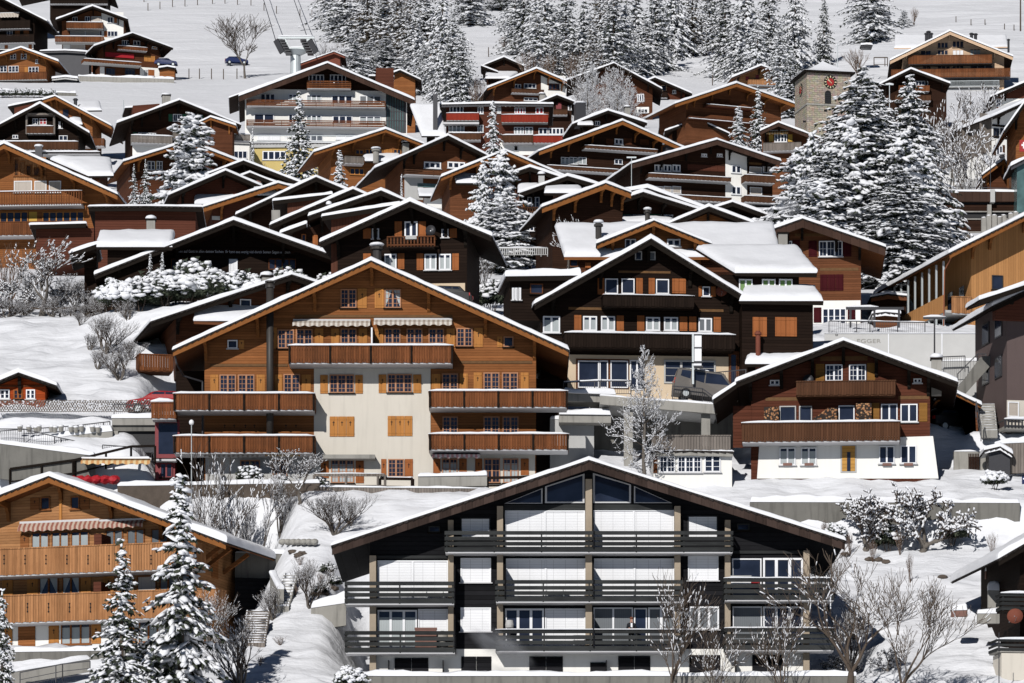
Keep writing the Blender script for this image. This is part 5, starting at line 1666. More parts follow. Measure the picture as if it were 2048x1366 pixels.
def larch(seed, Hh, Rb, snow=.5, nb=70, peak=.35):
    r = random.Random(seed); root = empty('larch', (0,0,0)); tk = MB(); br = MB(); sn = MB(); p = Vector((0,0,-.4)); n = 14; sp = []
    for i in range(n+1):
        q = Vector((.10*noise.noise(Vector((seed, i*.4, 0)))*Hh*.2, .1*noise.noise(Vector((seed+5, i*.4, 0)))*Hh*.2, Hh*i/n)); ra = Hh*.022*(1-i/n)**.8+.015
        tk.tube(p, q, Hh*.022*(1-max(0, i-1)/n)**.8+.015, ra, 7, cap=False); p = q; sp.append(q)
    def limb(p, d, L, rad, lev):
        m = 4
        for j in range(m):
            d = (d+Vector((r.uniform(-1,1), r.uniform(-1,1), r.uniform(-.6,.9)))*.28).normalized(); q = p+d*(L/m); br.tube(p, q, rad, rad*.8, 3, cap=False)
            if r.random() < snow: w_ = rad*.7+.016; o_ = Vector((0,0,rad*.7+w_*.4)); sn.tube(p+o_, q+o_, w_*r.uniform(.8,1.5), w_*r.uniform(.5,1.2), 4)
            if lev < 3:
                for k in range(2 if lev == 0 else 1):
                    e = (d+Vector((r.uniform(-1,1), r.uniform(-1,1), r.uniform(-.6,.8)))*.9).normalized(); limb(q, e, L*r.uniform(.3,.5), max(.007, rad*.55), lev+1)
            p = q; rad = max(.007, rad*.8)
    for i in range(nb):
        f = .16+.84*i/nb; a = i*2.4+r.uniform(-.4,.4); L = Rb*(f/peak if f < peak else (1-f)/(1-peak)*.9+.1)*r.uniform(.6,1.15); k = min(n-1, int(f*n)); b0 = sp[k].lerp(sp[k+1], f*n-k)
        limb(b0, Vector((math.cos(a), math.sin(a), r.uniform(-.15,.25)+.5*f)).normalized(), L, .02+.02*(1-f), 0)
    root['hh'] = Hh; root['rb'] = Rb
    tk.build('trunk', 'barkg', root, smooth=True, fix=False); br.build('branches', 'twig', root, fix=False); sn.build('snow_load', 'snowt', root, smooth=True, fix=False)
    return root
USED = set()
def put(proto, name, px, top, hw, label, group=None, Y=None, base=None, cat='tree', rz=None, wide=1.35):
    if Y is None: p = gp(px, base); Y = p.y
    x = (px-1024)*Y/F; z = tz(x, Y); h = (HY-top)*Y/F - z
    if proto.as_pointer() in USED: o = copy_tree(proto)
    else: o = proto; USED.add(proto.as_pointer())
    o.name = name
    o.location = (x, Y, z-.05); s_ = h/proto['hh']; sx = hw*Y/F/proto['rb']
    if cat == 'tree' and 'bare' in proto.name: sx = max(min(sx, s_*wide), s_*.6)
    if proto['hh'] <= 2.0 and s_ > sx*1.25: zt = z+h; s_ = sx*1.25; z = zt-proto['hh']*s_
    o.scale = (sx, sx, s_); o.rotation_euler = (0, 0, rz if rz is not None else (px*.37) % 6.28)
    tag(o, label, cat, group)
    return o
s1 = spruce(1, 10, 2.2, nb=10, snow=.72); s2 = spruce(2, 9, 2.2, nb=10, droop=.5, snow=.8, lumpy=1.15); s3 = spruce(3, 12, 2.6, nb=9, snow=.62, irr=.4)
s4 = spruce(4, 8, 2.6, tier=.36, nb=11, pw=.5, snow=1., lumpy=1.5, droop=.2, irr=.45)       # round pine
f1 = spruce(11, 17, 4.2, tier=.55, nb=10, pw=.72, snow=.72, lumpy=1.2, irr=.45, fine=1.9, spr=1.3); f2 = spruce(12, 15, 4.4, tier=.55, nb=9, pw=.65, snow=.74, lumpy=1.35, droop=.5, irr=.5, fine=1.9, spr=1.3); f3 = spruce(13, 16, 4.0, tier=.55, nb=9, pw=.65, snow=.42, lumpy=1.2, irr=.55, fine=1.9, spr=1.3, nee='neeb')
g1 = spruce(21, 19, 6.0, tier=.46, nb=16, pw=.78, snow=.72, lumpy=1.2, irr=.5, droop=.42, nee='needk', spr=1.25, fine=1.1)
# foreground spruces
put(s2, 'spruce', 362, 948, 128, 'tallest of the snow-laden spruces in front of the lower left chalet', Y=240, rz=.4)
put(s1, 'spruce', 243, 1082, 95, 'middle slimmer spruce in front of the lower left chalet', Y=238, rz=1.1)
put(s1, 'spruce', 4, 1180, 58, 'snowy spruce cut by the lower left corner of the picture', Y=236, rz=3)
put(g1, 'spruce', 1722, 136, 200, 'giant dark spruce with snowy boughs beside the church tower', Y=374, rz=.3)
put(g1, 'spruce', 1822, 148, 130, 'second big spruce just right of the giant one', Y=386, rz=2.1)
put(g1, 'spruce', 1762, 178, 125, 'spruce filling the gap between the two big spruces by the tower', Y=382, rz=3.3)
put(g1, 'spruce', 1672, 215, 130, 'left shoulder spruce of the big group beside the church tower', Y=380, rz=.9)
put(s4, 'pine', 1597, 300, 92, 'round snow-clotted pine at the left foot of the giant spruce', Y=400, rz=1)
put(g1, 'spruce', 1650, 300, 150, 'dense dark spruce filling the left foot of the giant spruce', Y=368, rz=4)
put(g1, 'spruce', 1795, 330, 150, 'dense dark spruce above the red-shuttered chalet roof, right foot of the giant spruce', Y=366, rz=5)
put(s4, 'pine', 382, 230, 92, 'round snow-loaded pine left of the yellow block', Y=470)
put(s1, 'spruce', 598, 186, 54, 'tall slim spruce in front of the white hotel and yellow block', Y=555)
put(s2, 'spruce', 679, 300, 36, 'short snowy spruce below the grey balcony chalet', Y=470)
put(s2, 'spruce', 986, 202, 38, 'slim spruce in front of the red-balcony block', Y=590)
put(s4, 'pine', 966, 326, 42, 'small round snow-clotted pine top left of the tall lumpy pine in the centre', Y=396, rz=4)
put(s4, 'pine', 1000, 392, 78, 'broad lower snowy pine at the foot of the tall lumpy pine in the centre', Y=394, rz=5)
put(s4, 'pine', 1003, 306, 66, 'tall lumpy snow-laden pine between the dark roofs in the centre', Y=398, rz=2)
put(s1, 'spruce', 1516, 174, 36, 'slim spruce before the brown hall chalet', Y=630)
put(s2, 'spruce', 1477, 213, 44, 'broader young spruce left of the slim one before the brown hall chalet', Y=625)
put(s1, 'spruce', 1582, 95, 44, 'dark spruce touching the left side of the church tower', Y=730)
put(s1, 'spruce', 1648, -12, 28, 'lone thin spruce standing behind the church tower', base=130)
put(f2, 'spruce', 1742, -60, 66, 'broad spruce on the open slope right of the lone thin one', base=84)
put(s3, 'spruce', 268, 326, 22, 'left of the two thin sparse spruces beside the round pine', Y=445)
put(s3, 'spruce', 291, 316, 24, 'right of the two thin sparse spruces beside the round pine', Y=446)
put(s2, 'spruce', 505, 250, 9, 'tiny spruce at the corner of the yellow block terrace', Y=600)
put(s2, 'spruce', 803, 348, 11, 'tiny spruce in front of the plank balcony of the wide window chalet', Y=430)
put(s2, 'spruce', 709, 485, 13, 'small spruce between the motto chalet and the balcony chalet', Y=309)
put(s4, 'snowy_shrub', 684, 484, 11, 'snow-covered pointed shrub left of the small spruce by the balcony chalet', Y=309)
put(s2, 'spruce', 300, 506, 17, 'left of the pair of small firs before the motto chalet', Y=317)
put(s2, 'spruce', 325, 504, 17, 'right of the pair of small firs before the motto chalet', Y=317)
forest = [(690,-40,85,55,1),(735,-70,110,55,2),(795,-70,120,55,2),(705,62,160,48,1),(772,72,155,52,1),(740,80,150,45,1),(850,-60,120,50,0),(885,-30,180,52,1),(905,20,210,45,0),(848,85,190,34,0),(925,60,212,38,0),(940,-60,50,50,1),(820,-30,130,45,2),
 (1048,-60,112,52,0),(1090,-50,135,55,1),(1132,-40,150,50,0),(1168,0,150,45,1),(1228,-45,165,58,0),(1272,-40,140,48,1),(1312,-60,142,52,0),(1348,-70,118,42,1),(1385,-70,112,45,2),(1200,-70,120,50,2),(1450,-55,155,52,0),(1492,-60,160,55,1),(1538,-50,160,50,0),(1590,-40,140,42,1),(1560,40,200,36,0),(1420,-70,100,42,0),(1075,20,150,44,1),(1295,30,150,40,1),(1000,-80,20,50,0),(1110,60,165,36,2),(1185,40,175,38,2),
 (665,-80,60,45,1),(770,-50,100,42,0),(830,20,150,40,1),(875,60,200,38,1),(1030,-30,100,40,1),(1250,10,160,42,1),(1475,20,165,42,1),(1515,30,175,40,1)]
for i, (px, top, base, hw, k) in enumerate(forest):
    put((f1, f2, f3)[k], 'spruce', px, top, hw*1.12, ['snow-dusted spruce of the wood on the top slope', 'snow-clotted broad spruce of the wood on the top slope', 'brownish sparse conifer of the wood on the top slope'][k], 'conifers of the wood on the top slope', base=base)
# bare trees
b1 = bare(1, 8, 3, depth=5, snow=.2, spread=.45, trunk=.2, tr=.016, minr=.008, forks=2); b2 = bare(2, 6, 3, depth=5, snow=.5, spread=.7, twist=.5, forks=3, trunk=.17, snowt=.9, tr=.02, minr=.008); b3 = bare(3, 5, 2, depth=5, snow=.4, spread=.4, split=6, trunk=.3, name='shrub', minr=.007, snowt=.8); b4 = bare(4, 7, 2.5, depth=5, snow=.45, spread=.55, trunk=.22, snowt=.85, tr=.016, minr=.008, forks=2)
b6 = bare(6, 7, 3.5, depth=5, bark='bark', snow=.13, spread=.6, twist=.42, trunk=.14, snowt=.8, minr=.0055, tr=.015, forks=3, lr=(.68,.92)); b7 = bare(7, 7, 3.5, depth=5, bark='bark', snow=.12, spread=.5, twist=.38, trunk=.15, snowt=.8, minr=.0055, tr=.013, forks=3, lr=(.68,.92))
b5 = bare(5, 5, 2, depth=4, snow=.1, spread=.3, split=6, trunk=.35, name='shrub', bark='twb', minr=.012)
b9 = bare(12, 8, 4, depth=5, snow=.0, spread=.5, twist=.3, trunk=.15, tr=.011, minr=.011, forks=3, lr=(.7,.92))
put(b9, 'bare_tree', 490, 28, 50, 'leafless tree on the open top slope beside the blue car', base=157, wide=2.5)
l1 = larch(3, 9, 2.6, snow=.34, nb=52); l2 = larch(8, 10, 2.8, snow=.45, nb=64, peak=.45)
put(l1, 'bare_tree', 1288, 694, 56, 'crooked snow-coated leafless tree before the terrace of the cafe chalet', Y=279.5, rz=1.7)
put(b2, 'bare_tree', 80, 478, 88, 'spreading leafless tree crusted with snow at the left edge', Y=322)
put(b6, 'bare_tree', 1700, 1085, 165, 'big leafless tree with snowy limbs right of the black apartment chalet', Y=243.5, rz=.5)
put(b7, 'bare_tree', 1790, 1130, 120, 'leafless tree at the right of the group beside the black apartment chalet', Y=242.5, rz=2.5)
put(b7, 'bare_tree', 1335, 1130, 105, 'leafless tree before the lower centre balconies of the black apartment chalet', Y=241.5, rz=3.5)
put(b7, 'bare_tree', 1560, 1185, 85, 'leafless tree before the lower right balconies of the black apartment chalet', Y=241.5, rz=4.2)
put(b6, 'bare_tree', 1430, 1230, 70, 'low leafless tree between the two taller ones before the black apartment chalet', Y=241, rz=5.2)
b8 = bare(9, 3.4, 3, depth=5, snow=.5, spread=.95, twist=.6, forks=3, trunk=.14, snowt=1.05, tr=.028, minr=.009, gravity=.10)
put(b8, 'bare_tree', 1838, 938, 92, 'wide snow-clotted fruit tree against the concrete wall, right one', Y=273.5, rz=.2, wide=2.6)
put(b8, 'bare_tree', 1722, 946, 60, 'smaller snow-clotted fruit tree against the concrete wall, left one', Y=274, rz=1.5, wide=2.2)
for k, (px, top, hw, Y) in enumerate(((462,890,45,277),(527,895,42,277),(602,895,55,278.5),(420,905,38,279))):
    put((b1, b4, b2, b4)[k], 'bare_tree', px, top, hw, ['leafless tree with the straightest trunk in the row under the big chalet', 'second leafless tree from the left with pollarded trunk under the big chalet', 'snowiest leafless tree with leaning trunk under the big chalet', 'leftmost leafless tree under the corner of the big chalet'][k], 'leafless trees on the bank below the big chalet', Y=Y)
put(b3, 'shrub', 668, 975, 62, 'wide leafless shrub on the snowy bank below the big chalet', base=1068, cat='shrub')
put(b3, 'shrub', 618, 1110, 40, 'upright leafless shrub beside the snowy steps', base=1216, cat='shrub')
put(b3, 'shrub', 478, 1222, 68, 'large leafless shrub at the bottom edge by the stairs', Y=247, cat='shrub')
put(b3, 'shrub', 420, 1170, 42, 'leafless shrub against the timber balcony corner of the lower left chalet', Y=257, cat='shrub')
put(b3, 'shrub', 545, 1165, 30, 'small frosted shrub at the top of the garden stairs', base=1240, cat='shrub')
put(b3, 'shrub', 700, 990, 30, 'small leafless shrub at the right end of the snowy bank', base=1050, cat='shrub')
put(b3, 'shrub', 212, 622, 52, 'frosted shrub beside the left eave of the hillside chalet', base=706, cat='shrub')
put(b3, 'shrub', 238, 682, 46, 'frosted shrub under the corner balcony of the hillside chalet', base=760, cat='shrub')
put(b3, 'shrub', 270, 600, 40, 'leafless shrub behind the left eave of the hillside chalet', Y=318, cat='shrub')
put(b3, 'shrub', 15, 590, 42, 'frosted bush at the left edge of the snow slope', Y=319, cat='shrub')
put(b5, 'shrub', 15, 480, 55, 'tall brown twiggy bush behind the snow-crusted tree at the left edge', Y=335, cat='shrub')
put(b3, 'shrub', 655, 75, 42, 'leafless bush beside the cable car pylon', Y=760, cat='shrub')
put(b5, 'shrub', 1716, 95, 32, 'round brown bush on the slope behind the church tower', base=150, cat='shrub')
put(b5, 'shrub', 1828, 12, 14, 'small brown bush near the top on the right slope', base=50, cat='shrub')
put(s4, 'snowy_shrub', 1808, 20, 16, 'snow-covered low bush near the top on the right slope', base=54, cat='shrub')
put(b2, 'bare_tree', 1880, 190, 60, 'snow-crusted leafless tree below the small brown chalet at upper right', Y=480)
put(b2, 'bare_tree', 1935, 255, 62, 'snow-crusted leafless tree above the parking deck at the right', Y=440)
put(b2, 'bare_tree', 1950, 160, 28, 'small snowy leafless tree under the pale new chalet', Y=640)
put(b4, 'bare_tree', 1905, 215, 45, 'leafless tree between the brown chalet and the dark boarded house, upper right', Y=520)
put(b2, 'bare_tree', 1140, 425, 42, 'snow-crusted leafless tree left of the green-shuttered chalet', Y=372)
put(b4, 'bare_tree', 1195, 115, 42, 'left one of the frosted larches before the forest edge chalet', 'frosted larches before the forest edge chalet', Y=700)
put(b4, 'bare_tree', 1240, 118, 40, 'middle one of the frosted larches before the forest edge chalet', 'frosted larches before the forest edge chalet', Y=705, rz=1)
put(b4, 'bare_tree', 1165, 130, 36, 'smallest, leftmost frosted larch by the half white chalet', 'frosted larches before the forest edge chalet', Y=708, rz=2)
put(b5, 'shrub', 955, 150, 24, 'brown twiggy bush at the left eave of the half white chalet', Y=730, cat='shrub')
put(b5, 'shrub', 520, 315, 22, 'brown bush before the mustard wall of the yellow block', Y=585, cat='shrub')
put(b3, 'shrub', 955, 470, 0 or 40, 'leafless hedge bush on the terrace right of the balcony chalet', Y=330, cat='shrub')
# snowy shrubs
h1 = shrub(1, 2., 1.3); h2 = shrub(2, 1.6, 1.4, big=1.4, snow=1.3); h3 = shrub(3, 1.8, 1.1, snow=.7)
hedge = [(228,522,34,316),(262,535,34,315),(292,530,34,317),(325,538,38,315),(352,520,44,318),(388,518,44,318.5),(425,530,40,318),(455,530,36,318),(487,520,34,318.5),(515,526,34,318),(545,525,34,318),(575,530,36,317),(605,526,32,317),(635,522,34,317),(660,515,34,318),(690,510,28,318),(235,562,38,313),(280,565,40,313),(330,560,44,313.5),(375,552,46,314),(420,552,44,314),(470,545,44,314.5),(520,552,40,314)]
for i, (px, top, hw, Y) in enumerate(hedge):
    put((h1, h2, h3)[i % 3], 'snowy_shrub', px, top, hw, ['rounded shrub half buried in snow', 'shrub under a thick cushion of snow', 'dark shrub flecked with snow'][i % 3]+' in the row before the motto chalet', 'snowy shrubs in the row before the motto chalet', Y=Y, cat='shrub')
for i in range(9): put((h3, h1)[i % 2], 'snowy_shrub', 5+i*12.5, 163+i % 3, 9, ['dark hedge bush', 'snowy hedge bush'][i % 2]+' on top of the retaining wall under the left edge orange chalet', 'hedge bushes on the top left retaining wall', Y=770, cat='shrub')
for i, (px, top, hw, Y, lb) in enumerate(((1340,215,24,648,'left snowy bush before the brown hall chalet'),(1372,213,22,650,'right snowy bush before the brown hall chalet'),(1425,238,22,640,'low snowy bush between the porch roof and the young spruce'),(1620,375,30,375,'snowy bush under the round pine beside the broad snow roof'),(940,505,30,330,'low snowy bush by the picket fence right of the balcony chalet'),(985,520,34,322,'snowy bush behind the left wing of the cafe chalet'),(1940,448,15,352,'round snowy bush by the parking deck steps'),(1490,985,22,272,'snowy bush left end of the long concrete wall'),(1430,955,28,274,'snowy bush by the terrace edge of the white annex'),(700,1325,34,243,'dark evergreen bush at the bottom left corner of the black apartment chalet'),(640,1335,28,241,'low evergreen bush at the bottom edge left of the black apartment chalet'),(1560,990,22,273.5,'second snowy bush at the foot of the long concrete wall'),(1240,895,24,277,'rock-like snowy stump bush behind the roof peak of the apartment chalet'),(1990,920,26,279,'snow-clotted bush at the right end of the brown chalet terrace'),(500,915,26,283,'snowy bush on the terrace under the left lower balcony'),(560,915,24,283.5,'round snowy bush beside the smaller terrace bush under the left lower balcony'))):
    put((h1, h2, h3)[i % 3], 'snowy_shrub', px, top, hw, lb, Y=Y, cat='shrub')

for i, (px, top, hw, Y) in enumerate(((45,598,26,321),(105,590,30,320.5),(140,605,24,319.5),(175,600,26,320),(205,590,30,321),(60,575,34,326),(150,560,30,328),(185,560,30,327))):
    put(b3, 'shrub', px, top, hw, 'frosted bush in the row along the log fence above the left snow slope', 'frosted bushes along the log fence', Y=Y, cat='shrub')
for i, (px, top, base) in enumerate(((1560,1040,1080),(1590,1045,1082),(1620,1050,1090),(1650,1035,1085),(1800,1050,1110),(1820,1100,1165),(1700,1060,1110),(1745,1075,1125),(1985,1060,1110))):
    put(b5, 'shrub', px, top, 12, 'thin bare twigs sticking out of the right snow slope', 'bare twigs on the right snow slope', base=base, cat='twigs')

for i, (px, top, hw) in enumerate(((1185,128,34),(1210,120,36),(1228,135,34),(1255,132,34),(1175,160,30),(1150,170,26),(1262,165,26),(1205,165,34),(1235,170,30))):
    put((l2, b4)[i % 2], 'bare_tree', px, top, hw, 'frosted small tree in the thicket before the forest edge chalet', 'frosted thicket before the forest edge chalet', Y=694-i*2, rz=i)
for i, (px, top, base, hw) in enumerate(((1060,95,172,26),(1100,105,172,26),(1145,100,170,26),(1180,90,168,24),(930,160,205,20),(905,170,205,18),(700,130,160,20),(1010,70,100,14),(1395,60,105,22),(860,120,175,20))):
    put(b5, 'shrub', px, top, hw, 'brown leafless tree at the lower margin of the wood', 'leafless trees at the margin of the wood', base=base, rz=i)

for i, (px, top, hw, lb) in enumerate(((1480,1000,30,'snowy shrub against the left end of the long concrete wall'),(1530,1012,26,'second snowy shrub hanging before the long concrete wall'),(1625,1020,22,'third snowy shrub at the foot of the long concrete wall'),(1670,1018,24,'low snowy shrub beside the smaller fruit tree on the wall'),(1775,1000,30,'dark snowy shrub between the two wall fruit trees'),(1905,985,30,'dark snowy shrub right of the larger wall fruit tree'))):
    put((h3, h1)[i % 2], 'snowy_shrub', px, top, hw, lb, Y=274.2, cat='shrub')
for i, (px, base, hw) in enumerate(((180,700,22),(196,740,26),(255,640,26),(262,720,26),(160,650,18))):
    put(b3, 'shrub', px, base-hw*1.7, hw, 'small frosted bush on the edge of the left snow slope near the hillside chalet', 'small frosted bushes on the left slope edge', base=base, cat='shrub')
for i, (px, base) in enumerate(((575,1175),(590,1190),(640,1165),(655,1185),(560,1215),(600,1130),(530,1260),(560,1290),(700,1310),(520,1330))):
    put(b5, 'shrub', px, base-22, 14, 'thin bare twig tuft sticking out of the snow between the two front chalets', 'twig tufts between the two front chalets', base=base, cat='twigs')

for i, (px, top, hw, Y) in enumerate(((395,955,28,279.5),(440,950,28,280),(490,965,26,279),(560,945,28,280),(365,965,26,278))):
    put((b3, l1, b2)[i % 3], 'bare_tree' if i % 3 else 'shrub', px, top, hw, 'dense frosted bush against the dark stone wall below the big chalet', 'frosted bushes against the dark stone wall', Y=Y, cat='shrub', rz=i)
for i, px in enumerate((250,285,318,352,600,640)):
    put((h1, h3)[i % 2], 'snowy_shrub', px, 938+(i % 3)*3, 17, 'snow-covered low bush along the terrace edge left of the cream front', 'low snowy bushes on the terrace edge', Y=282.3, cat='shrub')

for i, (px, top, hw, Y, lb) in enumerate(((1702,250,112,370,'heavily snow-clotted round conifer in the middle of the big group by the tower'),(1806,270,104,369,'heavily snow-clotted round conifer right of the middle in the big group by the tower'),(1640,360,100,366,'snow-clotted round conifer low at the left of the big group by the tower'),(1850,380,70,372,'snow-clotted round conifer at the right edge of the big group by the tower'))):
    put(s4, 'conifer', px, top, hw, lb, Y=Y, rz=i*1.3)
for px, base, lb in ((640,1190,'dark evergreen tuft on the bank left of the black apartment chalet, upper one'),(668,1176,'dark evergreen tuft touching the left balcony of the black apartment chalet'),(655,1150,'small evergreen tuft highest on the bank left of the black apartment chalet')):
    put(h3, 'snowy_shrub', px, base-26, 17, lb, base=base, cat='shrub')

for i, (px, top, hw, Y) in enumerate(((20,520,46,323),(60,540,40,324),(110,530,40,325),(150,545,38,324),(0,560,40,321),(185,570,30,322))):
    put((b8, b2)[i % 2], 'bare_tree', px, top, hw, 'snow-laden leafless bush in the thicket at the left edge', 'snow-laden thicket at the left edge', Y=Y, cat='shrub', rz=i*1.1)
for i, (px, top, hw, Y) in enumerate(((1680,1130,40,256),(1655,1090,34,262),(1780,1230,36,250.5),(1700,1180,36,254))):
    put((b8, b3)[i % 2], 'bare_tree', px, top, hw, 'snowy scrub on the bank at the right corner of the black apartment chalet', 'snowy scrub right of the black apartment chalet', Y=Y, cat='shrub', rz=i*1.7)
for i, (px, top, hw, rz) in enumerate(((1625,270,70,1),(1765,240,85,2.2),(1845,300,60,3.1),(1745,330,110,4))):
    put((s4, f2)[i % 2], 'conifer', px, top, hw, 'snow-weighted conifer merging into the big group beside the church tower', 'conifers merging into the big group beside the church tower', Y=371+i*2, rz=rz)
# ---------------------------------------------------------------- everything else
class Site(House):
    """free-standing thing: local frame at pixel (px,py) and depth Y"""
    def __init__(s, name, label, cat, px, py, Y, yaw=0, group=None):
        a = R(yaw); s.c, s.s = math.cos(a), math.sin(a); s.loc = pt(px, py, Y); s.ov = 0
        s.root = empty(name, s.loc, a); tag(s.root, label, cat, group); s.A = (0, 0)
    def mb(s, mb, name, m, parent=None, smooth=False): return mb.build(name, m, parent or s.root, smooth)
def one(mb, name, m, label, cat, group=None, kind=None, smooth=False, loc=None):
    o = mb.build(name, m, None, smooth, loc=loc); return tag(o, label, cat, group, kind)
# church tower
ct = Site('church_tower', 'square stone church tower with a red and black clock and a snowy pyramid roof', 'tower', 1614, 290, 640, yaw=12)
k = 640/F; Wt = 86*k*1.0; u1 = ct.P(1701, 200)[0]; zt = ct.P(1614, 143)[1]
MB().box(0, u1, 0, u1, -12, zt).build('tower_wall', 'stone', ct.root)
zs = ct.P(1614, 208)[1]; MB().box(-.12, u1+.12, -.12, u1+.12, zs-.12, zs+.12).build('string_course', 'con', ct.root)
def pyramid(o, z0, h, cz, name, m, parent, sm=False):
    c = u1/2; vs_ = []; fs = []; n = 5; L_ = []
    for i in range(n+1):
        t = i/n; r_ = (c+o)*(1-t); z = z0+h*(t**1.35)
        L_.append([(c-r_, c-r_, z), (c+r_, c-r_, z), (c+r_, c+r_, z), (c-r_, c+r_, z)])
    for q in L_: vs_ += q
    for i in range(n):
        for j in range(4): a = i*4+j; b = i*4+(j+1) % 4; fs.append((a, b, b+4, a+4))
    fs.append((3,2,1,0)); return MB().add(vs_, fs).build(name, m, parent, sm)
apz = ct.P(1643, 124, -u1/2)[1]
MB().box(-.55, u1+.55, -.55, u1+.55, zt-.12, zt+.08).build('eaves', 'fbd', ct.root)
rf = pyramid(.6, zt+.09, apz-zt-.3, 0, 'roof', 'til', ct.root); pyramid(.7, zt+.12, apz-zt+.05, .3, 'roof_snow', 'snow', rf)
def clock(site, u, z, r, name='clock', side=False):
    def rot(mb):
        if side: mb.v = [(-.0+y, u0_-(x) if False else x_, z_) for (x, y, z_), x_ in zip(mb.v, [v[0] for v in mb.v])]
        return mb
    def disc(r0, d, m, nm, par):
        mb = MB(); n = 28
        vs_ = [(u+r0*math.cos(2*math.pi*i/n), z+r0*math.sin(2*math.pi*i/n)) for i in range(n)]
        mb.prism(vs_, -d, -d+.05)
        if side: mb.v = [(y, x, zz) for x, y, zz in mb.v]
        return mb.build(nm, m, par)
    f = disc(r, .06, 'blk', name, site.root)
    disc(r*.56, .075, 'clr', 'clock_centre', f)
    mb = MB()
    for i in range(12):
        a = math.pi*i/6; ca, sa = math.sin(a), math.cos(a)
        for rr in (.66, .88): pass
        p0 = Vector((u+ca*r*.64, -.12, z+sa*r*.64)); p1 = Vector((u+ca*r*.92, -.12, z+sa*r*.92)); w_ = r*.05*(1.6 if i % 3 == 0 else 1)
        n_ = Vector((sa, 0, -ca))*w_
        mb.add([p0-n_, p0+n_, p1+n_, p1-n_], [(0,1,2,3)])
    for a, l, w_ in ((-math.pi*.22, .85, .035), (-math.pi*.30, .55, .05), (math.pi*.75, .25, .04)):
        ca, sa = math.sin(a), math.cos(a); p0 = Vector((u, -.14, z)); p1 = Vector((u+ca*r*l, -.14, z+sa*r*l)); n_ = Vector((sa, 0, -ca))*w_*r
        mb.add([p0-n_, p0+n_, p1+n_, p1-n_], [(0,1,2,3)])
    if side: mb.v = [(y, x, zz) for x, y, zz in mb.v]
    mb.build('clock_hands', 'gold', f)
cu_, cz_ = ct.P(1661, 164, .1); clock(ct, cu_, cz_, 13.5*k)
clock(ct, u1/2, ct.P(1607, 170)[1], 13*k, side=True)
au, az = ct.P(1656, 207, .05); mb = MB()
mb.prism([(au-.46, az), (au+.46, az), (au+.46, az+1.4)] + [(au+.46*math.cos(t*math.pi/8), az+1.4+.46*math.sin(t*math.pi/8)) for t in range(1, 8)] + [(au-.46, az+1.4)], -.07, -.01); aw = mb.build('bell_opening', 'blk', ct.root)
for i in range(5): MB().box(au-.42, au+.42, -.1, -.071, az+.15+i*.3, az+.22+i*.3).build('louvre', 'metd', aw)
for px, py in ((1651,221),(1609,243)): u, z = ct.P(px, py, .05); MB().box(u-.22, u+.22, -.05, -.002, z-.14, z+.14).build('slit', 'blk', ct.root)
# cable car pylon
pl = Site('cableway_pylon', 'grey steel cable car pylon rising behind the hotel roof', 'pylon', 591, 150, 740)
k = 740/F; X = lambda px: (px-591)*k; Z = lambda py: (150-py)*k
MB().tube((0,0,-10), (0,0,Z(111)), 1.0, .85, 14).tube((0,0,Z(111)), (0,0,Z(103)), .85, 2.2, 14).build('mast', 'gal', pl.root, smooth=False)
MB().box(X(577), X(610), -.5, .5, Z(103), Z(96)).build('cross_beam', 'gal', pl.root)
MB().box(X(556), X(629), -.3, .3, Z(78), Z(74)).build('top_beam', 'gal', pl.root)
MB().bar((X(576),0,Z(97)), (X(568),0,Z(77)), .5, .5).build('strut', 'gal', pl.root); MB().bar((X(611),0,Z(97)), (X(617),0,Z(77)), .5, .5).build('strut', 'gal', pl.root)
for x0, x1, y0, y1 in ((553,566,86,112),(620,634,86,112)):
    MB().bar((X(x0),-2,Z(y0)), (X(x1),-2.5,Z(y1)), .35, .9).build('roller_battery', 'metd', pl.root)
    for i in range(6):
        t = i/5; s_ = 1 if x0 < 590 else -1; cx = X(x0+(x1-x0)*t)+(s_*.5); MB().box(min(cx, cx+s_*1.0), max(cx, cx+s_*1.0), -2.2, -.6, Z(y0+(y1-y0)*t)-.1, Z(y0+(y1-y0)*t)+.1).build('walkway', 'metd', pl.root)
for x0, x1, y in ((556,629,74),(577,610,96)):
    mb = MB(); railsnow(mb, X(x0), X(x1), 0, Z(y), .7, .3); mb.build('snow_load', 'snow', pl.root, smooth=True)
for (a, b, c_, d_), n_ in (((553,86,500,-8),'left'), ((620,90,556,-8),'right')):
    p0 = pt(a, b, 740); p1 = pt(c_, d_, 1080); p1.z += 10; v = (p1-p0)
    mb = MB(); mb.tube(p0, p0+v*1.15, .07, .07, 5)
    one(mb, 'cable', 'metd', 'thin %s cable running up the slope from the pylon' % n_, 'cable', 'cables of the cable car')
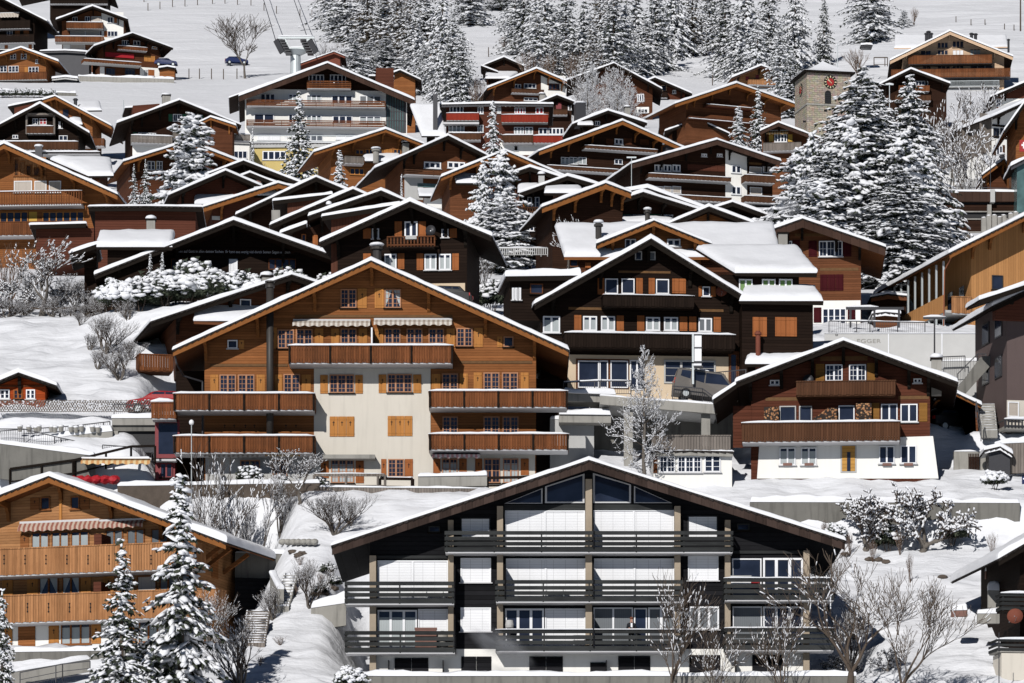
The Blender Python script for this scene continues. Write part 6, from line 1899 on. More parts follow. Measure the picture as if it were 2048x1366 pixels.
# cars
def car(name, label, px, py, Y, L, yaw, paint, kind='car', roll=0, snow=True):
    """px,py = wheel contact midpoint"""
    o = empty(name, pt(px, py, Y), R(yaw)); tag(o, label, 'van' if kind == 'van' else 'car')
    if roll: o.rotation_euler = (0, R(roll), R(yaw))
    W = 1.8; h = 1.95 if kind == 'van' else 1.5
    if kind == 'van': pr = [(-L/2,.28),(-L/2-.02,1.1),(-L/2+.12,1.85),(-L/2+.3,1.95),(L*.18,1.95),(L*.24,1.9),(L*.38,1.2),(L*.49,1.0),(L/2,.75),(L/2,.28)]; gw = [(-L/2+.3,1.12),(-L/2+.4,1.8),(L*.2,1.8),(L*.35,1.14)]
    else: pr = [(-L/2,.45),(-L/2+.02,.95),(-L*.42,1.05),(-L*.33,1.42),(L*.02,1.5),(L*.12,1.42),(L*.26,1.0),(L*.46,.85),(L/2,.65),(L/2,.35)]; gw = [(-L*.37,1.05),(-L*.3,1.36),(L*.08,1.4),(L*.2,1.02)]
    bd = MB(); n = len(pr)
    vs_ = []; 
    for y in (-W/2, -W/2+.12, W/2-.12, W/2):
        for x, z in pr:
            q = 1 if abs(y) < W/2-.05 else .0
            zz = z if q else z-(.06 if z > 1 else 0); xx = x*(1 if q else .985); vs_.append((xx, y if z <= 1.15 else y*.86, zz))
    fs = []
    for a in range(3):
        for i in range(n): fs.append((a*n+i, a*n+(i+1) % n, (a+1)*n+(i+1) % n, (a+1)*n+i))
    fs += [tuple(range(n)), tuple(range(4*n-1, 3*n-1, -1))]
    bd.add(vs_, fs); b_ = bd.build('body', paint, o)
    MB().prism(gw, -W*.43-.055, W*.43+.055).build('side_window', 'gl', o)
    for f in (.25, .6): 
        x = gw[1][0]+(gw[2][0]-gw[1][0])*f; MB().box(x-.04, x+.04, -W*.43-.06, W*.43+.06, gw[0][1], gw[1][1]).build('pillar', paint, o)
    for x in (-L*.31, L*.32):
        for y in (-W/2+.08, W/2-.08):
            w_ = MB().tube((x, y-.11, .33), (x, y+.11, .33), .33, n=18).build('wheel', 'rubber', o)
            MB().tube((x, y-.125, .33), (x, y+.125, .33), .2, n=12).build('rim', 'gal', w_)
    for y in (-.7, .7):
        MB().box(L/2-.06, L/2+.01, y-.18, y+.18, .62, .76).build('headlight', 'gal', o)
        MB().box(-L/2-.015, -L/2+.05, y-.14, y+.14, .75 if kind != 'van' else .9, .95 if kind != 'van' else 1.25).build('tail_light', 'lred', o)
    if snow:
        mb = MB(); snowquad(mb, (-L*.3,-.6,h-.02), (L*.02,-.6,h-.01), (L*.02,.6,h-.01), (-L*.3,.6,h-.02), .1, step=.4); mb.build('roof_snow', 'snow', o, smooth=True)
    return o
car('parked_car', 'dark blue estate car parked in snow by the leafless tree on the top slope', 473, 130, gp(473,131).y, 4.4, 6, 'carb')
car('parked_car', 'red car with its nose to the left above the concrete underpass', 322, 831, 289.2, 4.4, 180, 'carr', snow=False)
car('parked_van', 'silver beige van parked nose down on the sloping ramp before the cafe chalet', 1408, 806, 288.2, 4.2, 3, 'cars', kind='van', roll=7)
car('parked_car', 'black car with red tail lights half hidden beside the salmon-shuttered chalet', 884, 619, 303.5, 4.0, 172, 'blk', snow=False)
car('parked_car', 'black car parked beside the little orange shed near the top', 332, 134, 822, 4.2, 0, 'carb')
car('parked_car', 'dark car in the shade under the timber carport', 1905, 868, 292, 4.0, 30, 'blk', snow=False)
# walls
def wall(name, label, px0, pt0, px1, pt1, h, Y, m='con', th=.35, snow=.2, cat='wall', Y1=None, group=None, slope=True):
    """wall along px0..px1 with top edge rows pt0..pt1 and height h metres"""
    p0 = pt(px0, pt0, Y); p1 = pt(px1, pt1, Y1 or Y); o = empty(name, ((p0.x+p1.x)/2, (p0.y+p1.y)/2, min(p0.z, p1.z)-h)); tag(o, label, cat, group)
    a = p0-o.location; b = p1-o.location; n = Vector((-(b-a).y, (b-a).x, 0)).normalized()*th
    vs_ = []
    for q in (a, b):
        for s_ in (0, 1): vs_ += [q+n*s_+Vector((0,0,-h)), q+n*s_]
    MB().add(vs_, [(0,4,5,1),(2,3,7,6),(1,5,7,3),(0,2,6,4),(0,1,3,2),(4,6,7,5)]).build('masonry', m, o)
    if snow:
        mb = MB(); e = n*.12; snowquad(mb, a-e, b-e, b+n*1.1, a+n*1.1, snow, step=.5, lump=.5); mb.build('snow_cap', 'snow', o, smooth=True)
    return o
wall('retaining_wall', 'long weathered concrete wall below the white terrace of the brown chalet', 1500, 1004, 2040, 1006, 2.5, 275.3, 'cond', snow=.35)
wall('retaining_wall', 'stained concrete wall under the hedge of the left edge orange chalet', -20, 180, 152, 186, 4.5, 775, 'cond', snow=.35)
wall('retaining_wall', 'pale concrete wall with snow on top below the red blind chalet', 156, 152, 348, 158, 3.2, 805, 'con', snow=.4)
wall('ramp_wall', 'concrete wall sloping down to the right at the left edge below the handrails', -10, 886, 190, 912, 2.2, 283.2, 'cond', snow=.3)
wall('ramp_wall', 'upper concrete ramp wall between the handrail and the underpass', 66, 879, 225, 862, 1.6, 286.4, 'con', snow=.35)
wall('dry_stone_wall', 'dark rough retaining wall behind the leafless trees below the big chalet', 235, 972, 640, 966, 2.4, 281.5, 'rock', snow=.25)
wall('timber_wall', 'low wall of grey weathered beams below the cream chalet front', 640, 974, 975, 977, .55, 281.3, 'gyw', snow=.12)
wall('concrete_trough', 'two rough concrete planters with snow on top before the cream chalet front', 836, 953, 974, 951, .65, 281.9, 'con', th=.7, snow=.25, cat='planter')
wall('garden_wall', 'brown brick wall stub by the upper steps at the right', 1971, 1142, 2022, 1143, .45, 259, 'brick', snow=.4)
wall('garden_wall', 'short brick wall piece on the snow slope beside the giant leafless tree', 1903, 1221, 1935, 1220, .35, 253, 'brick', snow=.35)
wall('garden_wall', 'square stone pier pair beside the dark balcony at the right', 1976, 1180, 2002, 1181, 1.0, 256, 'con', snow=.5)
wall('garden_wall', 'curved low stone wall piece under the frosted twigs at the lower right', 1955, 1227, 1999, 1227, .55, 252.6, 'con', snow=.3)
wall('garden_wall', 'snow-topped concrete wall stub left of the black apartment chalet', 622, 1216, 692, 1206, 1.3, gp(655, 1236).y, 'con', snow=.5)
wall('boundary_wall', 'snow-covered wall along the bottom edge before the black apartment chalet', 690, 1352, 1712, 1352, 1.0, 243.6, 'cond', snow=.28, th=.5)
wall('boundary_wall', 'lower garden wall with round snow heaps before the lower left chalet', 25, 1304, 300, 1300, 1.0, 251.5, 'cond', snow=.3)
wall('ramp_wall', 'pale sloping wall running up to the right at the bottom left corner', 20, 1345, 180, 1318, .7, 247, 'con', Y1=248.5, snow=.25)
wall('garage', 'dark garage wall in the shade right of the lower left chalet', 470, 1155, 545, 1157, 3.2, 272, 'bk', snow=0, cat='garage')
wall('garage_wall', 'grey blockwork wall above the dark garage', 470, 1105, 570, 1108, 1.6, 272.6, 'cond', snow=.2)
wall('stair_wall', 'snowy stone stair wall between the garage and the steps', 540, 1147, 556, 1178, 1.6, 264, 'con', Y1=262, snow=.25)
wall('concrete_wall', 'grey concrete basement wall in shade between the big chalet and the bare tree', 1100, 838, 1188, 842, 3.6, 288.6, 'conl', snow=.35)
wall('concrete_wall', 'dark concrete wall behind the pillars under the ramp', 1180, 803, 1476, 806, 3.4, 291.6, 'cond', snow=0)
wall('concrete_wall', 'tall pale concrete wall behind the outdoor stairs at the right', 1880, 722, 2000, 722, 5.0, 296, 'conl', snow=.2)
wall('log_terrace', 'grey log retaining wall heaped with snow at the right edge', 1990, 888, 2070, 884, 1.9, 283.5, 'gyw', snow=.35)
wall('garden_wall', 'snow-topped concrete garden wall with a batten gate, right of the brown chalet', 1908, 903, 1975, 903, 1.2, 286.5, 'con', snow=.12)
wall('garage_ledge', 'concrete ledge with a snow cushion at the left of the cafe ramp', 1126, 786, 1232, 790, .5, 288.2, 'con', th=2.2, snow=.4)
wall('ledge', 'lower concrete ledge with a snow cushion under the cafe ramp', 1118, 829, 1222, 830, .5, 287.4, 'con', th=1.2, snow=.4)
# ramp deck on pillars
rp = Site('parking_ramp', 'sloping concrete ramp on pillars that carries the van', 'ramp', 1330, 930, 287)
a = rp.P(1200, 791, .2); b = rp.P(1434, 809, .2)
MB().prism([(a[0], a[1]-.55), (b[0], b[1]-.6), (b[0], b[1]), (a[0], a[1])], -.2, .15).build('parapet', 'con', rp.root)
MB().prism([(a[0], a[1]-.5), (b[0], b[1]-.5), (b[0], b[1]-.15), (a[0], a[1]-.15)], .151, 4.6).build('deck', 'conl', rp.root)
for px in (1257, 1412): u = rp.P(px, 900)[0]; MB().box(u-.28, u+.28, .3, .9, -2, a[1]-.55 if px < 1300 else b[1]-.5).build('pillar', 'con', rp.root)
mb = MB(); snowquad(mb, (a[0],-.2,a[1]), (b[0],-.2,b[1]), (b[0],.15,b[1]), (a[0],.15,a[1]), .12, lump=.8, step=.4); mb.build('snow_cap', 'snow', rp.root, smooth=True)
# concrete underpass below the red car
up = Site('underpass', 'concrete underpass with a dark opening below the red car', 'underpass', 262, 900, 287.2)
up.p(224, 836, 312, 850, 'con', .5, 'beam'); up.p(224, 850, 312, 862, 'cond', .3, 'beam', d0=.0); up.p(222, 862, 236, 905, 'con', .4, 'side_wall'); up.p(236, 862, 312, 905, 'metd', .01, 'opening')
mb = MB(); q0 = up.P(222, 836, .55); q1 = up.P(314, 836, .55); snowquad(mb, (q0[0],-.55,q0[1]), (q1[0],-.55,q1[1]), (q1[0],3.8,q1[1]+.25), (q0[0],3.8,q0[1]+.25), .32, step=.4); mb.build('snow_cap', 'snow', up.root, smooth=True)
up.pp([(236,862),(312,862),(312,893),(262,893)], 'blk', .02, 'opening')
# red framed stair annex
an = Site('glass_stairwell', 'dark red framed glass stairwell with a small timber balcony left of the big chalet', 'stairwell', 335, 920, 284.6)
MB().box(an.P(310,900)[0], an.P(347,900)[0], 0, 3.2, -2.2, an.P(310,838)[1]).build('wall', 'wine', an.root)
an.p(310, 840, 359, 916, 'redp', .04, 'frame'); fr = an.p(317, 846, 355, 908, 'gl', .05, 'pane')
an.b(303, 804, 352, 836, dp=1.2, st='v', m='orv', sl='slab', t=.25)
an.p(308, 918, 352, 922, 'slab', .7, 'canopy'); an.p(311, 922, 350, 960, 'redp', .03, 'lower_frame'); an.w(320, 926, 345, 955, 2, fc='redp', d=.05)
aw_ = Site('awning_frame', 'yellow striped awning under a snowy board left of the glass stairwell', 'awning', 230, 930, 283); aw_.awning(164, 918, 300, 928, m='awy', dp=1.2)
mb = MB(); q0 = aw_.P(164, 917, .6); q1 = aw_.P(300, 917, .6); snowquad(mb, (q0[0],-.6,q0[1]), (q1[0],-.6,q1[1]), (q1[0],.4,q1[1]), (q0[0],.4,q0[1]), .15); mb.build('snow_cap', 'snow', aw_.root, smooth=True)
rt = Site('red_tarpaulin', 'bright red covered heap behind the roof peak of the lower left chalet', 'tarpaulin', 175, 962, 281.5)
mb = MB()
for i in range(7): u, z = rt.P(125+i*17, 955); mb.blob((u, 0, z-.15), .42, .4, .28, 2, .2, random.Random(i))
mb.build('cover', 'red', rt.root)
# fences and railings
def rail(name, label, pts, Y, h=1.0, m='metd', bars=.14, top=.03, cat='railing', snow=0, group=None, mids=0, Ys=None, br=.012, postev=2.0):
    P_ = [pt(x, y, (Ys[i] if Ys else Y)) for i, (x, y) in enumerate(pts)]; o = empty(name, P_[0]-Vector((0,0,h))); tag(o, label, cat, group)
    L_ = [p-o.location for p in P_]; up_ = Vector((0,0,-h)); tp = MB(); bb = MB(); ps = MB(); sn_ = MB()
    for a, b in zip(L_[:-1], L_[1:]):
        tp.bar(a, b, top*2, top*2); tp.bar(a+up_*.9, b+up_*.9, top*1.2, top*1.2)
        for i in range(mids): t = (i+1)/(mids+1); tp.bar(a+up_*t, b+up_*t, top*1.2, top*1.2)
        ln_ = (b-a).length
        if bars:
            for i in range(int(ln_/bars)+1): q = a+(b-a)*min(1, i*bars/ln_); bb.tube(q, q+up_*.92, br, br, 4)
        for i in range(int(ln_/postev)+2): q = a+(b-a)*min(1, i*postev/ln_); ps.tube(q, q+up_*1.15, top*1.1, top*1.1, 5)
        if snow: snowquad(sn_, a+Vector((0,-.06,top)), b+Vector((0,-.06,top)), b+Vector((0,.08,top)), a+Vector((0,.08,top)), snow, step=.3, lump=.8, r=.05)
    tp.build('rail', m, o)
    if bars: bb.build('bars', m, o)
    ps.build('posts', m, o)
    if snow: sn_.build('snow_load', 'snow', o, smooth=True)
    return o
rail('handrail', 'thin black railing beside the snowy flower pots at the left', [(0,862),(145,852),(220,843)], 287.6, 1.0)
rail('handrail', 'black railing panels descending to the right along the ramp wall', [(-5,858),(48,858),(122,876),(200,892)], 285.2, 1.0)
rail('handrail', 'low railing along the lower ramp beside the underpass', [(205,890),(250,893),(308,897)], 284.6, .9)
rail('handrail', 'railing in front of the red car', [(228,808),(312,812)], 287.3, .9)
rail('handrail', 'terrace railing before the big windows of the cafe chalet', [(1127,765),(1200,762),(1262,762)], 288.4, .9, snow=.06)
rail('handrail', 'railing beside the silver van on the ramp', [(1345,772),(1405,777),(1425,792)], 286.9, .9)
rail('handrail', 'railing on the cafe terrace right of the glazed door', [(1430,745),(1492,739)], 291, .9)
rail('terrace_railing', 'long barred railing before the red-shuttered chalet terrace', [(1658,642),(1740,643),(1850,645)], 326, .95, m='metd', snow=.06)
rail('handrail', 'railing of the upper stair landing at the right', [(1880,714),(1930,712)], 295, .9)
rail('handrail', 'sloping railing of the upper outdoor stairs at the right', [(1915,748),(1955,708),(1972,708)], 293.4, .9, bars=.3)
rail('handrail', 'thin handrail of the lower outdoor stairs at the right', [(1952,802),(1962,850)], 286, .9, bars=.3)
rail('handrail', 'railing along the pale wall at the bottom left corner', [(40,1345),(125,1328),(180,1322)], 246.5, .8, bars=0, mids=1)
rail('plank_fence', 'two-plank wooden fence sloping up to the right over the lower left roof peak', [(20,938),(150,920),(262,893),(310,892)], 283.1, .9, m='fbd', bars=0, top=.07, cat='fence')
rail('plank_fence', 'grey plank fence before the lower cream wall windows', [(628,950),(770,950)], 281.8, .75, m='gyw', bars=0, top=.08, cat='fence', snow=.05)
rail('plank_fence', 'short dark plank fence between the cream chalet windows', [(760,957),(826,958)], 282.0, .55, m='dkv', bars=0, top=.08, cat='fence', snow=.05)
rail('plank_fence', 'dark plank fence behind the apartment chalet roof peak', [(975,956),(1060,954)], 282.1, .55, m='dkv', bars=0, top=.08, cat='fence')
rail('log_fence', 'log rail fence along the top of the left snow slope', [(30,617),(120,617),(210,612),(300,614)], 322, .8, m='bark', bars=0, top=.06, cat='fence', mids=0)
rail('deck_railing', 'wire railing on the concrete parking deck at the right edge', [(1865,372),(1960,375),(2060,378)], 430, .9, m='metd', bars=0, mids=1)
rail('balcony_fence', 'thin railing on the slope path under the pale new chalet', [(1748,115),(1775,115)], 825, 1.4, m='bark', bars=0, top=.08, cat='fence')
rail('picket_fence', 'white frosted picket fence right of the black chalet with salmon shutters', [(975,497),(1095,496)], 336, .55, m='conl', bars=.16, br=.05, top=.03, cat='fence', snow=.06)
rail('slope_railing', 'terrace railing before the red blind chalet', [(178,152),(310,154)], 812, .8, m='metd', bars=0, mids=1, snow=.1)
# lattice fence
lf = Site('lattice_fence', 'crossed-stake lattice fence with snow along the foot of the left snow slope', 'fence', 120, 825, 288.3)
mb = MB(); n = 62
for i in range(n):
    u, z1_ = lf.P(-15+i*5.1, 800+(i % 2)*1.0); _, z0_ = lf.P(0, 824); 
    mb.bar((u, -.04, z0_), (u+.45, -.04, z1_), .05, .05); mb.bar((u+.45, .04, z0_), (u, .04, z1_), .05, .05)
mb.build('stakes', 'gyw', lf.root)
mb = MB(); r_ = random.Random(5)
for i in range(150): u, z = lf.P(-12+r_.random()*310, 800+r_.random()*22); mb.blob((u, -.08, z), .07, .05, .04, 1, .2, r_)
mb.build('snow_flecks', 'snow', lf.root)
# wire fences on the slopes
def posts(label, group, P_, h=1.1):
    for i, (x, y) in enumerate(P_):
        g_ = gp(x, y+1); mb = MB().tube((0,0,-.3), (0,0,h), .10, .09, 5); one(mb, 'fence_post', 'bark', label, 'fence post', group, loc=g_)
posts('thin wooden post of the wire fence along the top of the left slope', 'posts of the upper left wire fence', [(288,3),(296,20),(320,17),(345,13),(370,12),(395,9),(425,7),(450,6),(475,9),(502,10),(528,20),(553,26),(600,32),(624,34),(650,37)], 1.6)
posts('thin wooden post of the wire fence before the leafless tree', 'posts of the wire fence before the leafless tree', [(378,157),(399,157),(423,157),(447,158),(474,157)], 1.9)
posts('small post on the slope right above the pale new chalet', 'posts on the slope above the pale new chalet', [(1912,43),(1942,49),(1970,49),(2009,58),(2028,60)], 1.2)
posts('dark post in the gap of snow between the woods', 'single posts on the snow below the wood', [(977,113),(1425,170)], 1.9)
# poles
def pole(name, label, px, top, base, Y, r=.06, m='metd', cat='pole', arm=None, ball=False, snow=True):
    o = empty(name, pt(px, base, Y)); tag(o, label, cat); h = (base-top)*Y/F
    MB().tube((0,0,-1), (0,0,h), r, r*.8, 8).build('shaft', m, o)
    if arm: MB().box(-arm, arm, -.1, .1, h, h+.12).build('lamp_head', m, o)
    if ball: MB().blob((0,0,h+.1), .16, .16, .18, 2, 0).build('lamp_globe', 'whi', o)
    if snow and arm:
        mb = MB(); railsnow(mb, -arm, arm, 0, h+.12, .2, .15); mb.build('snow_cap', 'snow', o, smooth=True)
    return o
pole('street_lamp', 'dark double-headed street lamp before the grey banner fence', 1869, 638, 710, 300, arm=.75, cat='street lamp')
pole('garden_lamp', 'tall thin pale lamp pole with a white globe left of the big chalet balconies', 383, 848, 975, 280, .035, 'gal', ball=True, cat='lamp')
pole('street_lamp', 'street lamp under a thick snow cap beside the small brown chalet', 1779, 170, 215, 560, .06, 'gal', arm=.5, cat='street lamp')
pole('flag_pole', 'thin white pole behind the church tower', 1675, 86, 140, 700, .07, 'gal')
pole('utility_pole', 'dark pole with a stay in the top right corner', 2041, -8, 52, 880, .16, 'bark')
pole('vent_pole', 'thin white pipe left of the green-shuttered farmhouse', 247, 200, 240, 600, .06, 'gal')
pole('antenna_mast', 'tv antenna mast before the white stair chalet', 1263, 316, 385, 470, .04, 'gal', arm=.5, snow=False)
for px in (1870, 1902, 1942, 1981, 2020): pole('fence_mast', 'thin grey mast of the net above the parking deck', px, 325, 380, 432, .04, 'metd')['group'] = 'net masts above the parking deck'
pole('marker_pole', 'thin dark pole at the lower right before the dark balcony', 1998, 1265, 1368, 246, .03, 'metd')
# sign pole with a blank white banner
sg = Site('banner_pole', 'blank white vertical banner on a grey pole before the cafe chalet', 'banner', 1386, 750, 287)
sg.p(1384, 667, 1388, 768, 'gal', .1, 'pole'); sg.p(1389, 667, 1403, 722, 'whi', .06, 'banner'); sg.p(1384, 724, 1404, 727, 'metd', .1, 'bracket')
for y in (668, 694): sg.p(1388, y, 1404, y+2, 'metd', .12, 'bracket')
sg.p(1388, 731, 1406, 735, 'metd', .3, 'lamp_tray'); sg.p(1387, 727, 1403, 731, 'snow', .28, 'snow_cap')
# flag
fl = Site('swiss_flag', 'red flag with a white cross hanging at the right edge', 'flag', 2046, 300, 424); fl.p(2039, 280, 2060, 303, 'clr', .05, 'cloth'); fl.p(2043, 288, 2055, 292, 'whi', .06, 'cross'); fl.p(2046, 284, 2050, 297, 'whi', .065, 'cross')
# pergola and terrace before the red shutter chalet
pg = Site('pergola', 'dark steel pergola frame with snow on top on the terrace', 'pergola', 1750, 650, 327)
pg.p(1692, 614, 1808, 619, 'metd', .1, 'beam'); pg.p(1692, 614, 1808, 619, 'metd', -2.4, 'beam', d0=-2.5)
for px in (1701, 1749, 1798): pg.p(px-2, 619, px+2, 655, 'metd', .1, 'post')
mb = MB(); q0 = pg.P(1692, 614, .1); q1 = pg.P(1757, 614, .1); railsnow(mb, q0[0], q1[0], -.03, q0[1], .25, .15); mb.build('snow_cap', 'snow', pg.root, smooth=True)
sh_ = House('storage_shed', 'small white-framed shed with brown boards behind the pergola', 'shed', 336, (1770,624), (1745,627), (1800,627), (1750,1795), base=660, ln=3, ov=.4, wm='brl', bm='whi', sm='conl', t=.25, br=False, bh=.2)
sh3 = House('wood_store', 'dark open wood store with snow-covered stacked beams beside the pale new hall', 'shed', 352, (1775,588), (1742,594), (1818,592), (1750,1812), base=650, ln=3, ov=.6, wm='dkr', bm='brl', t=.2, br=False)
# banner fence with writing
bf = Site('banner_fence', 'grey site fence banner with large grey capital letters below the terrace', 'fence', 1800, 720, 321)
for a, b in ((1648, 1777), (1777, 1884), (1884, 1984)): bf.p(a+1, 667, b-1, 742, 'ban', .05, 'banner_sheet')
for px in (1777, 1884, 1983): bf.p(px-1, 665, px+1, 742, 'snow', .08, 'post')
bf.text('EGGER', 1714, 1762, 682, .28, m='con', d=.07); bf.text('B', 1671, 1676, 668, .28, m='metd', d=.07)
mb = MB(); q0 = bf.P(1648, 667, .06); q1 = bf.P(1984, 667, .06); railsnow(mb, q0[0], q1[0], -.04, q0[1], .12, .07); mb.build('snow_cap', 'snow', bf.root, smooth=True)
# stairs
def stairs(name, label, px0, px1, top, bot, Y0, n, m='con', snow=.06, drop=0.):
    o = Site(name, label, 'stairs', px0, bot, Y0); u0 = 0; 
    for i in range(n):
        y_ = bot+(top-bot)*(i+1)/n; q = o.P(px0+drop*i/n, y_, -.32*i); q1 = o.P(px1+drop*i/n, y_, -.32*i)
        st = MB().box(q[0], q1[0], .32*i, .32*i+.34, q[1]-.5, q[1]).build('step', m, o.root)
        if snow: mb = MB(); snowquad(mb, (q[0]+.02,.32*i,q[1]), (q1[0]-.02,.32*i,q[1]), (q1[0]-.02,.32*i+.3,q[1]), (q[0]+.02,.32*i+.3,q[1]), snow, step=.5, r=.08); mb.build('snow', 'snow', st, smooth=True)
    return o
stairs('garden_stairs', 'broad timber-edged garden stairs beside the lower left chalet', 483, 530, 1222, 1290, 255, 14, 'gyw', drop=10)
stairs('stone_stairs', 'narrow snowy stone steps beside the dark garage', 550, 578, 1150, 1218, 262, 12, 'con', .12, drop=18)
stairs('concrete_stairs', 'lower flight of concrete stairs between the carport and the shingled house', 1963, 1995, 808, 865, 288, 11, 'con', .03, drop=-6)
us = Site('upper_stairs', 'upper flight of dark concrete stairs climbing to the right behind the brown chalet', 'stairs', 1915, 800, 293)
for i in range(11):
    q = us.P(1913+i*4.6, 778-i*6.2); st = MB().box(q[0], q[0]+.42, 0, 1.3, q[1]-.35, q[1]).build('step', 'con', us.root)
    MB().blob((q[0]+.2, .5, q[1]+.02), .2, .5, .06, 1, .2).build('snow', 'snow', st, smooth=True)
us.pp([(1913,778),(1964,712),(1984,712),(1984,728),(1920,800)], 'cond', .05, 'stringer')
# parking deck at the right
pd = Site('parking_deck', 'long two-level concrete and brown parking deck at the right edge', 'parking deck', 1960, 470, 428)
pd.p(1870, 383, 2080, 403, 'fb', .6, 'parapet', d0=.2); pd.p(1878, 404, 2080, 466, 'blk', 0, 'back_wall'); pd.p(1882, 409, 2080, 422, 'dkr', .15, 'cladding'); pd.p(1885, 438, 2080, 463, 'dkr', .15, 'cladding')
for y in (422, 437, 463): pd.p(1880, y, 2080, y+2, 'con', .3, 'edge_strip')
pd.p(1981, 379, 1990, 404, 'conl', .9, 'pillar'); pd.p(1975, 409, 1983, 432, 'con', .7, 'pillar')
MB().box(pd.P(1870,383)[0], pd.P(2080,383)[0], -.2, 8, pd.P(1870,388)[1], pd.P(1870,384)[1]).build('deck', 'con', pd.root)
mb = MB(); q0 = pd.P(1868, 382, .65); q1 = pd.P(2080, 384, .65); snowquad(mb, (q0[0],-.65,q0[1]), (q1[0],-.65,q1[1]), (q1[0],8,q1[1]), (q0[0],8,q0[1]), .25, step=1); mb.build('snow_cap', 'snow', pd.root, smooth=True)
cc = Site('stone_stubs', 'row of jagged grey stone stubs capped with snow below the parking deck', 'rocks', 1990, 460, 415)
for i, (px, y) in enumerate(((1968,435),(1978,431),(1989,430),(2000,434),(2008,430),(2022,427),(2032,424))): 
    u, z = cc.P(px, y); st = MB().box(u-.22, u+.22, 0, .5, z-1.8, z).build('stone', 'con', cc.root); MB().blob((u,.25,z+.03), .25, .3, .1, 1, .2).build('snow_cap', 'snow', st, smooth=True)
# snow shelter right of the brown chalet, bits at the right
sl = Site('garden_gate', 'dark batten gate in the garden wall right of the brown chalet', 'gate', 1946, 935, 286.2)
for i in range(7): sl.p(1937+i*3.2, 907, 1939+i*3.2, 940, 'dkr', .05, 'batten')
pr_ = House('small_porch', 'little white porch with a snowy roof below the concrete stairs at the right', 'porch', 283, (2000,893), (1970,900), (2024,908), (1978,2020), base=940, ln=2, ov=.3, wm='metd', bm='whi', sm='conl', t=.3, br=False, bh=.15)
bs = Site('road_sign', 'blue and white road sign cut by the right edge', 'sign', 2046, 960, 278); bs.p(2044, 953, 2060, 968, 'carb', .05, 'plate'); bs.p(2046, 956, 2052, 959, 'whi', .06, 'mark'); bs.p(2045, 968, 2047, 985, 'gal', .03, 'post')
# bin, stones
bn = Site('waste_bin', 'dark green round bin with a snow cap left of the black apartment chalet', 'bin', 677, 1246, gp(677, 1246).y)
MB().lathe([(.26,0),(.42,.2),(.44,.6)]).build('body', 'bin', bn.root, smooth=False); MB().lathe([(.50,.58),(.47,.72)]).build('lid', 'metd', bn.root); mb = MB(); mb.blob((0,0,.82), .48, .44, .2, 2, .05); mb.build('snow_cap', 'snow', bn.root, smooth=True)
for i in range(7): 
    st = MB(); r_ = random.Random(i); st.blob((0,0,0), .26, .25, .2, 2, .08, r_); q = gp(566+i*10.5, 1090); one(st, 'boulder', 'con', 'grey stone of the row between the snow bank and the steps', 'stone', 'row of stones above the snowy steps', loc=q+Vector((0,-.25,.15)))
for i, (px, py) in enumerate(((585,1105),(597,1112),(604,1108),(1738,1120),(1757,1121),(1885,1155),(660,1205),(628,1190),(650,1188),(668,1178),(1690,1110),(1772,1125))):
    st = MB(); r_ = random.Random(i+50); st.blob((0,0,0), .3, .3, .16, 2, .25, r_); one(st, 'rock', 'rock', 'dark rock poking out of the snow bank', 'rock', 'dark rocks poking out of the snow', loc=gp(px, py)+Vector((0,0,.03)))
for i, px in enumerate((40,58,72,78,103,110,122,142,152,163,185,196)):
    o = empty('flower_pot', gp(px, 862+(i % 3)*1.5) if False else pt(px, 860+(i % 3), 286.2)); tag(o, 'snow-capped grey flower pot behind the railing on the left ledge', 'flower pot', 'flower pots on the left ledge')
    MB().lathe([(.12,-.1),(.18,.2)], n=10).build('pot', 'con', o); MB().blob((0,0,.25), .2, .2, .12, 1, .2).build('snow_cap', 'snow', o, smooth=True)
# sheds near the top
House('tool_shed', 'little orange shed with a flat snowy roof beside the red blind chalet', 'shed', 818, (335,133), (317,136), (351,136), (319,349), base=157, ln=3, ov=.4, wm='or', bm='fbd', t=.35, br=False)
House('shelter', 'low grey shelter with a snowy flat roof at the end of the concrete wall', 'shed', 800, (130,154), (104,157), (155,157), (110,152), base=178, ln=3, ov=.6, wm='metd', bm='conl', t=.4, br=False)
House('tree_hut', 'tiny wooden cabin with two windows among the snowy trees', 'cabin', 850, (864,68), (839,70), (883,70), (856,880), base=96, ln=3, ov=.6, wm='orl', bm='fbd', t=.35, br=False).run('''
w 858 74 866 81 2
w 869 74 877 81 2
''')
House('brown_barn', 'red-brown sloping roofed barn behind the pylon', 'barn', 750, (668,103), (598,128), (690,112), (602,680), ln=6, ov=.8, wm='rust', bm='rust', t=.2, br=False)
House('hidden_orange_house', 'sliver of an orange house between the hotel roof and the dark spruces', 'house', 700, (800,140), (780,148), (842,160), (785,830), ln=6, ov=.8, wm='or', bm='fbd', t=.3, br=False)
House('trough', 'low snow-covered trough on the slope behind the church tower', 'trough', 840, (1733,89), (1722,90), (1745,90), (1723,1744), base=94, ln=2, down=.1, ov=.1, wm='metd', bm='metd', t=.4, br=False)
House('terrace_house_front', 'dark flat garage front in the shade under the corner chalets near the top', 'garage', 822, (130,101), (80,102), (180,104), (82,178), base=128, ln=5, ov=.5, wm='metd', bm='metd', t=.3, br=False)
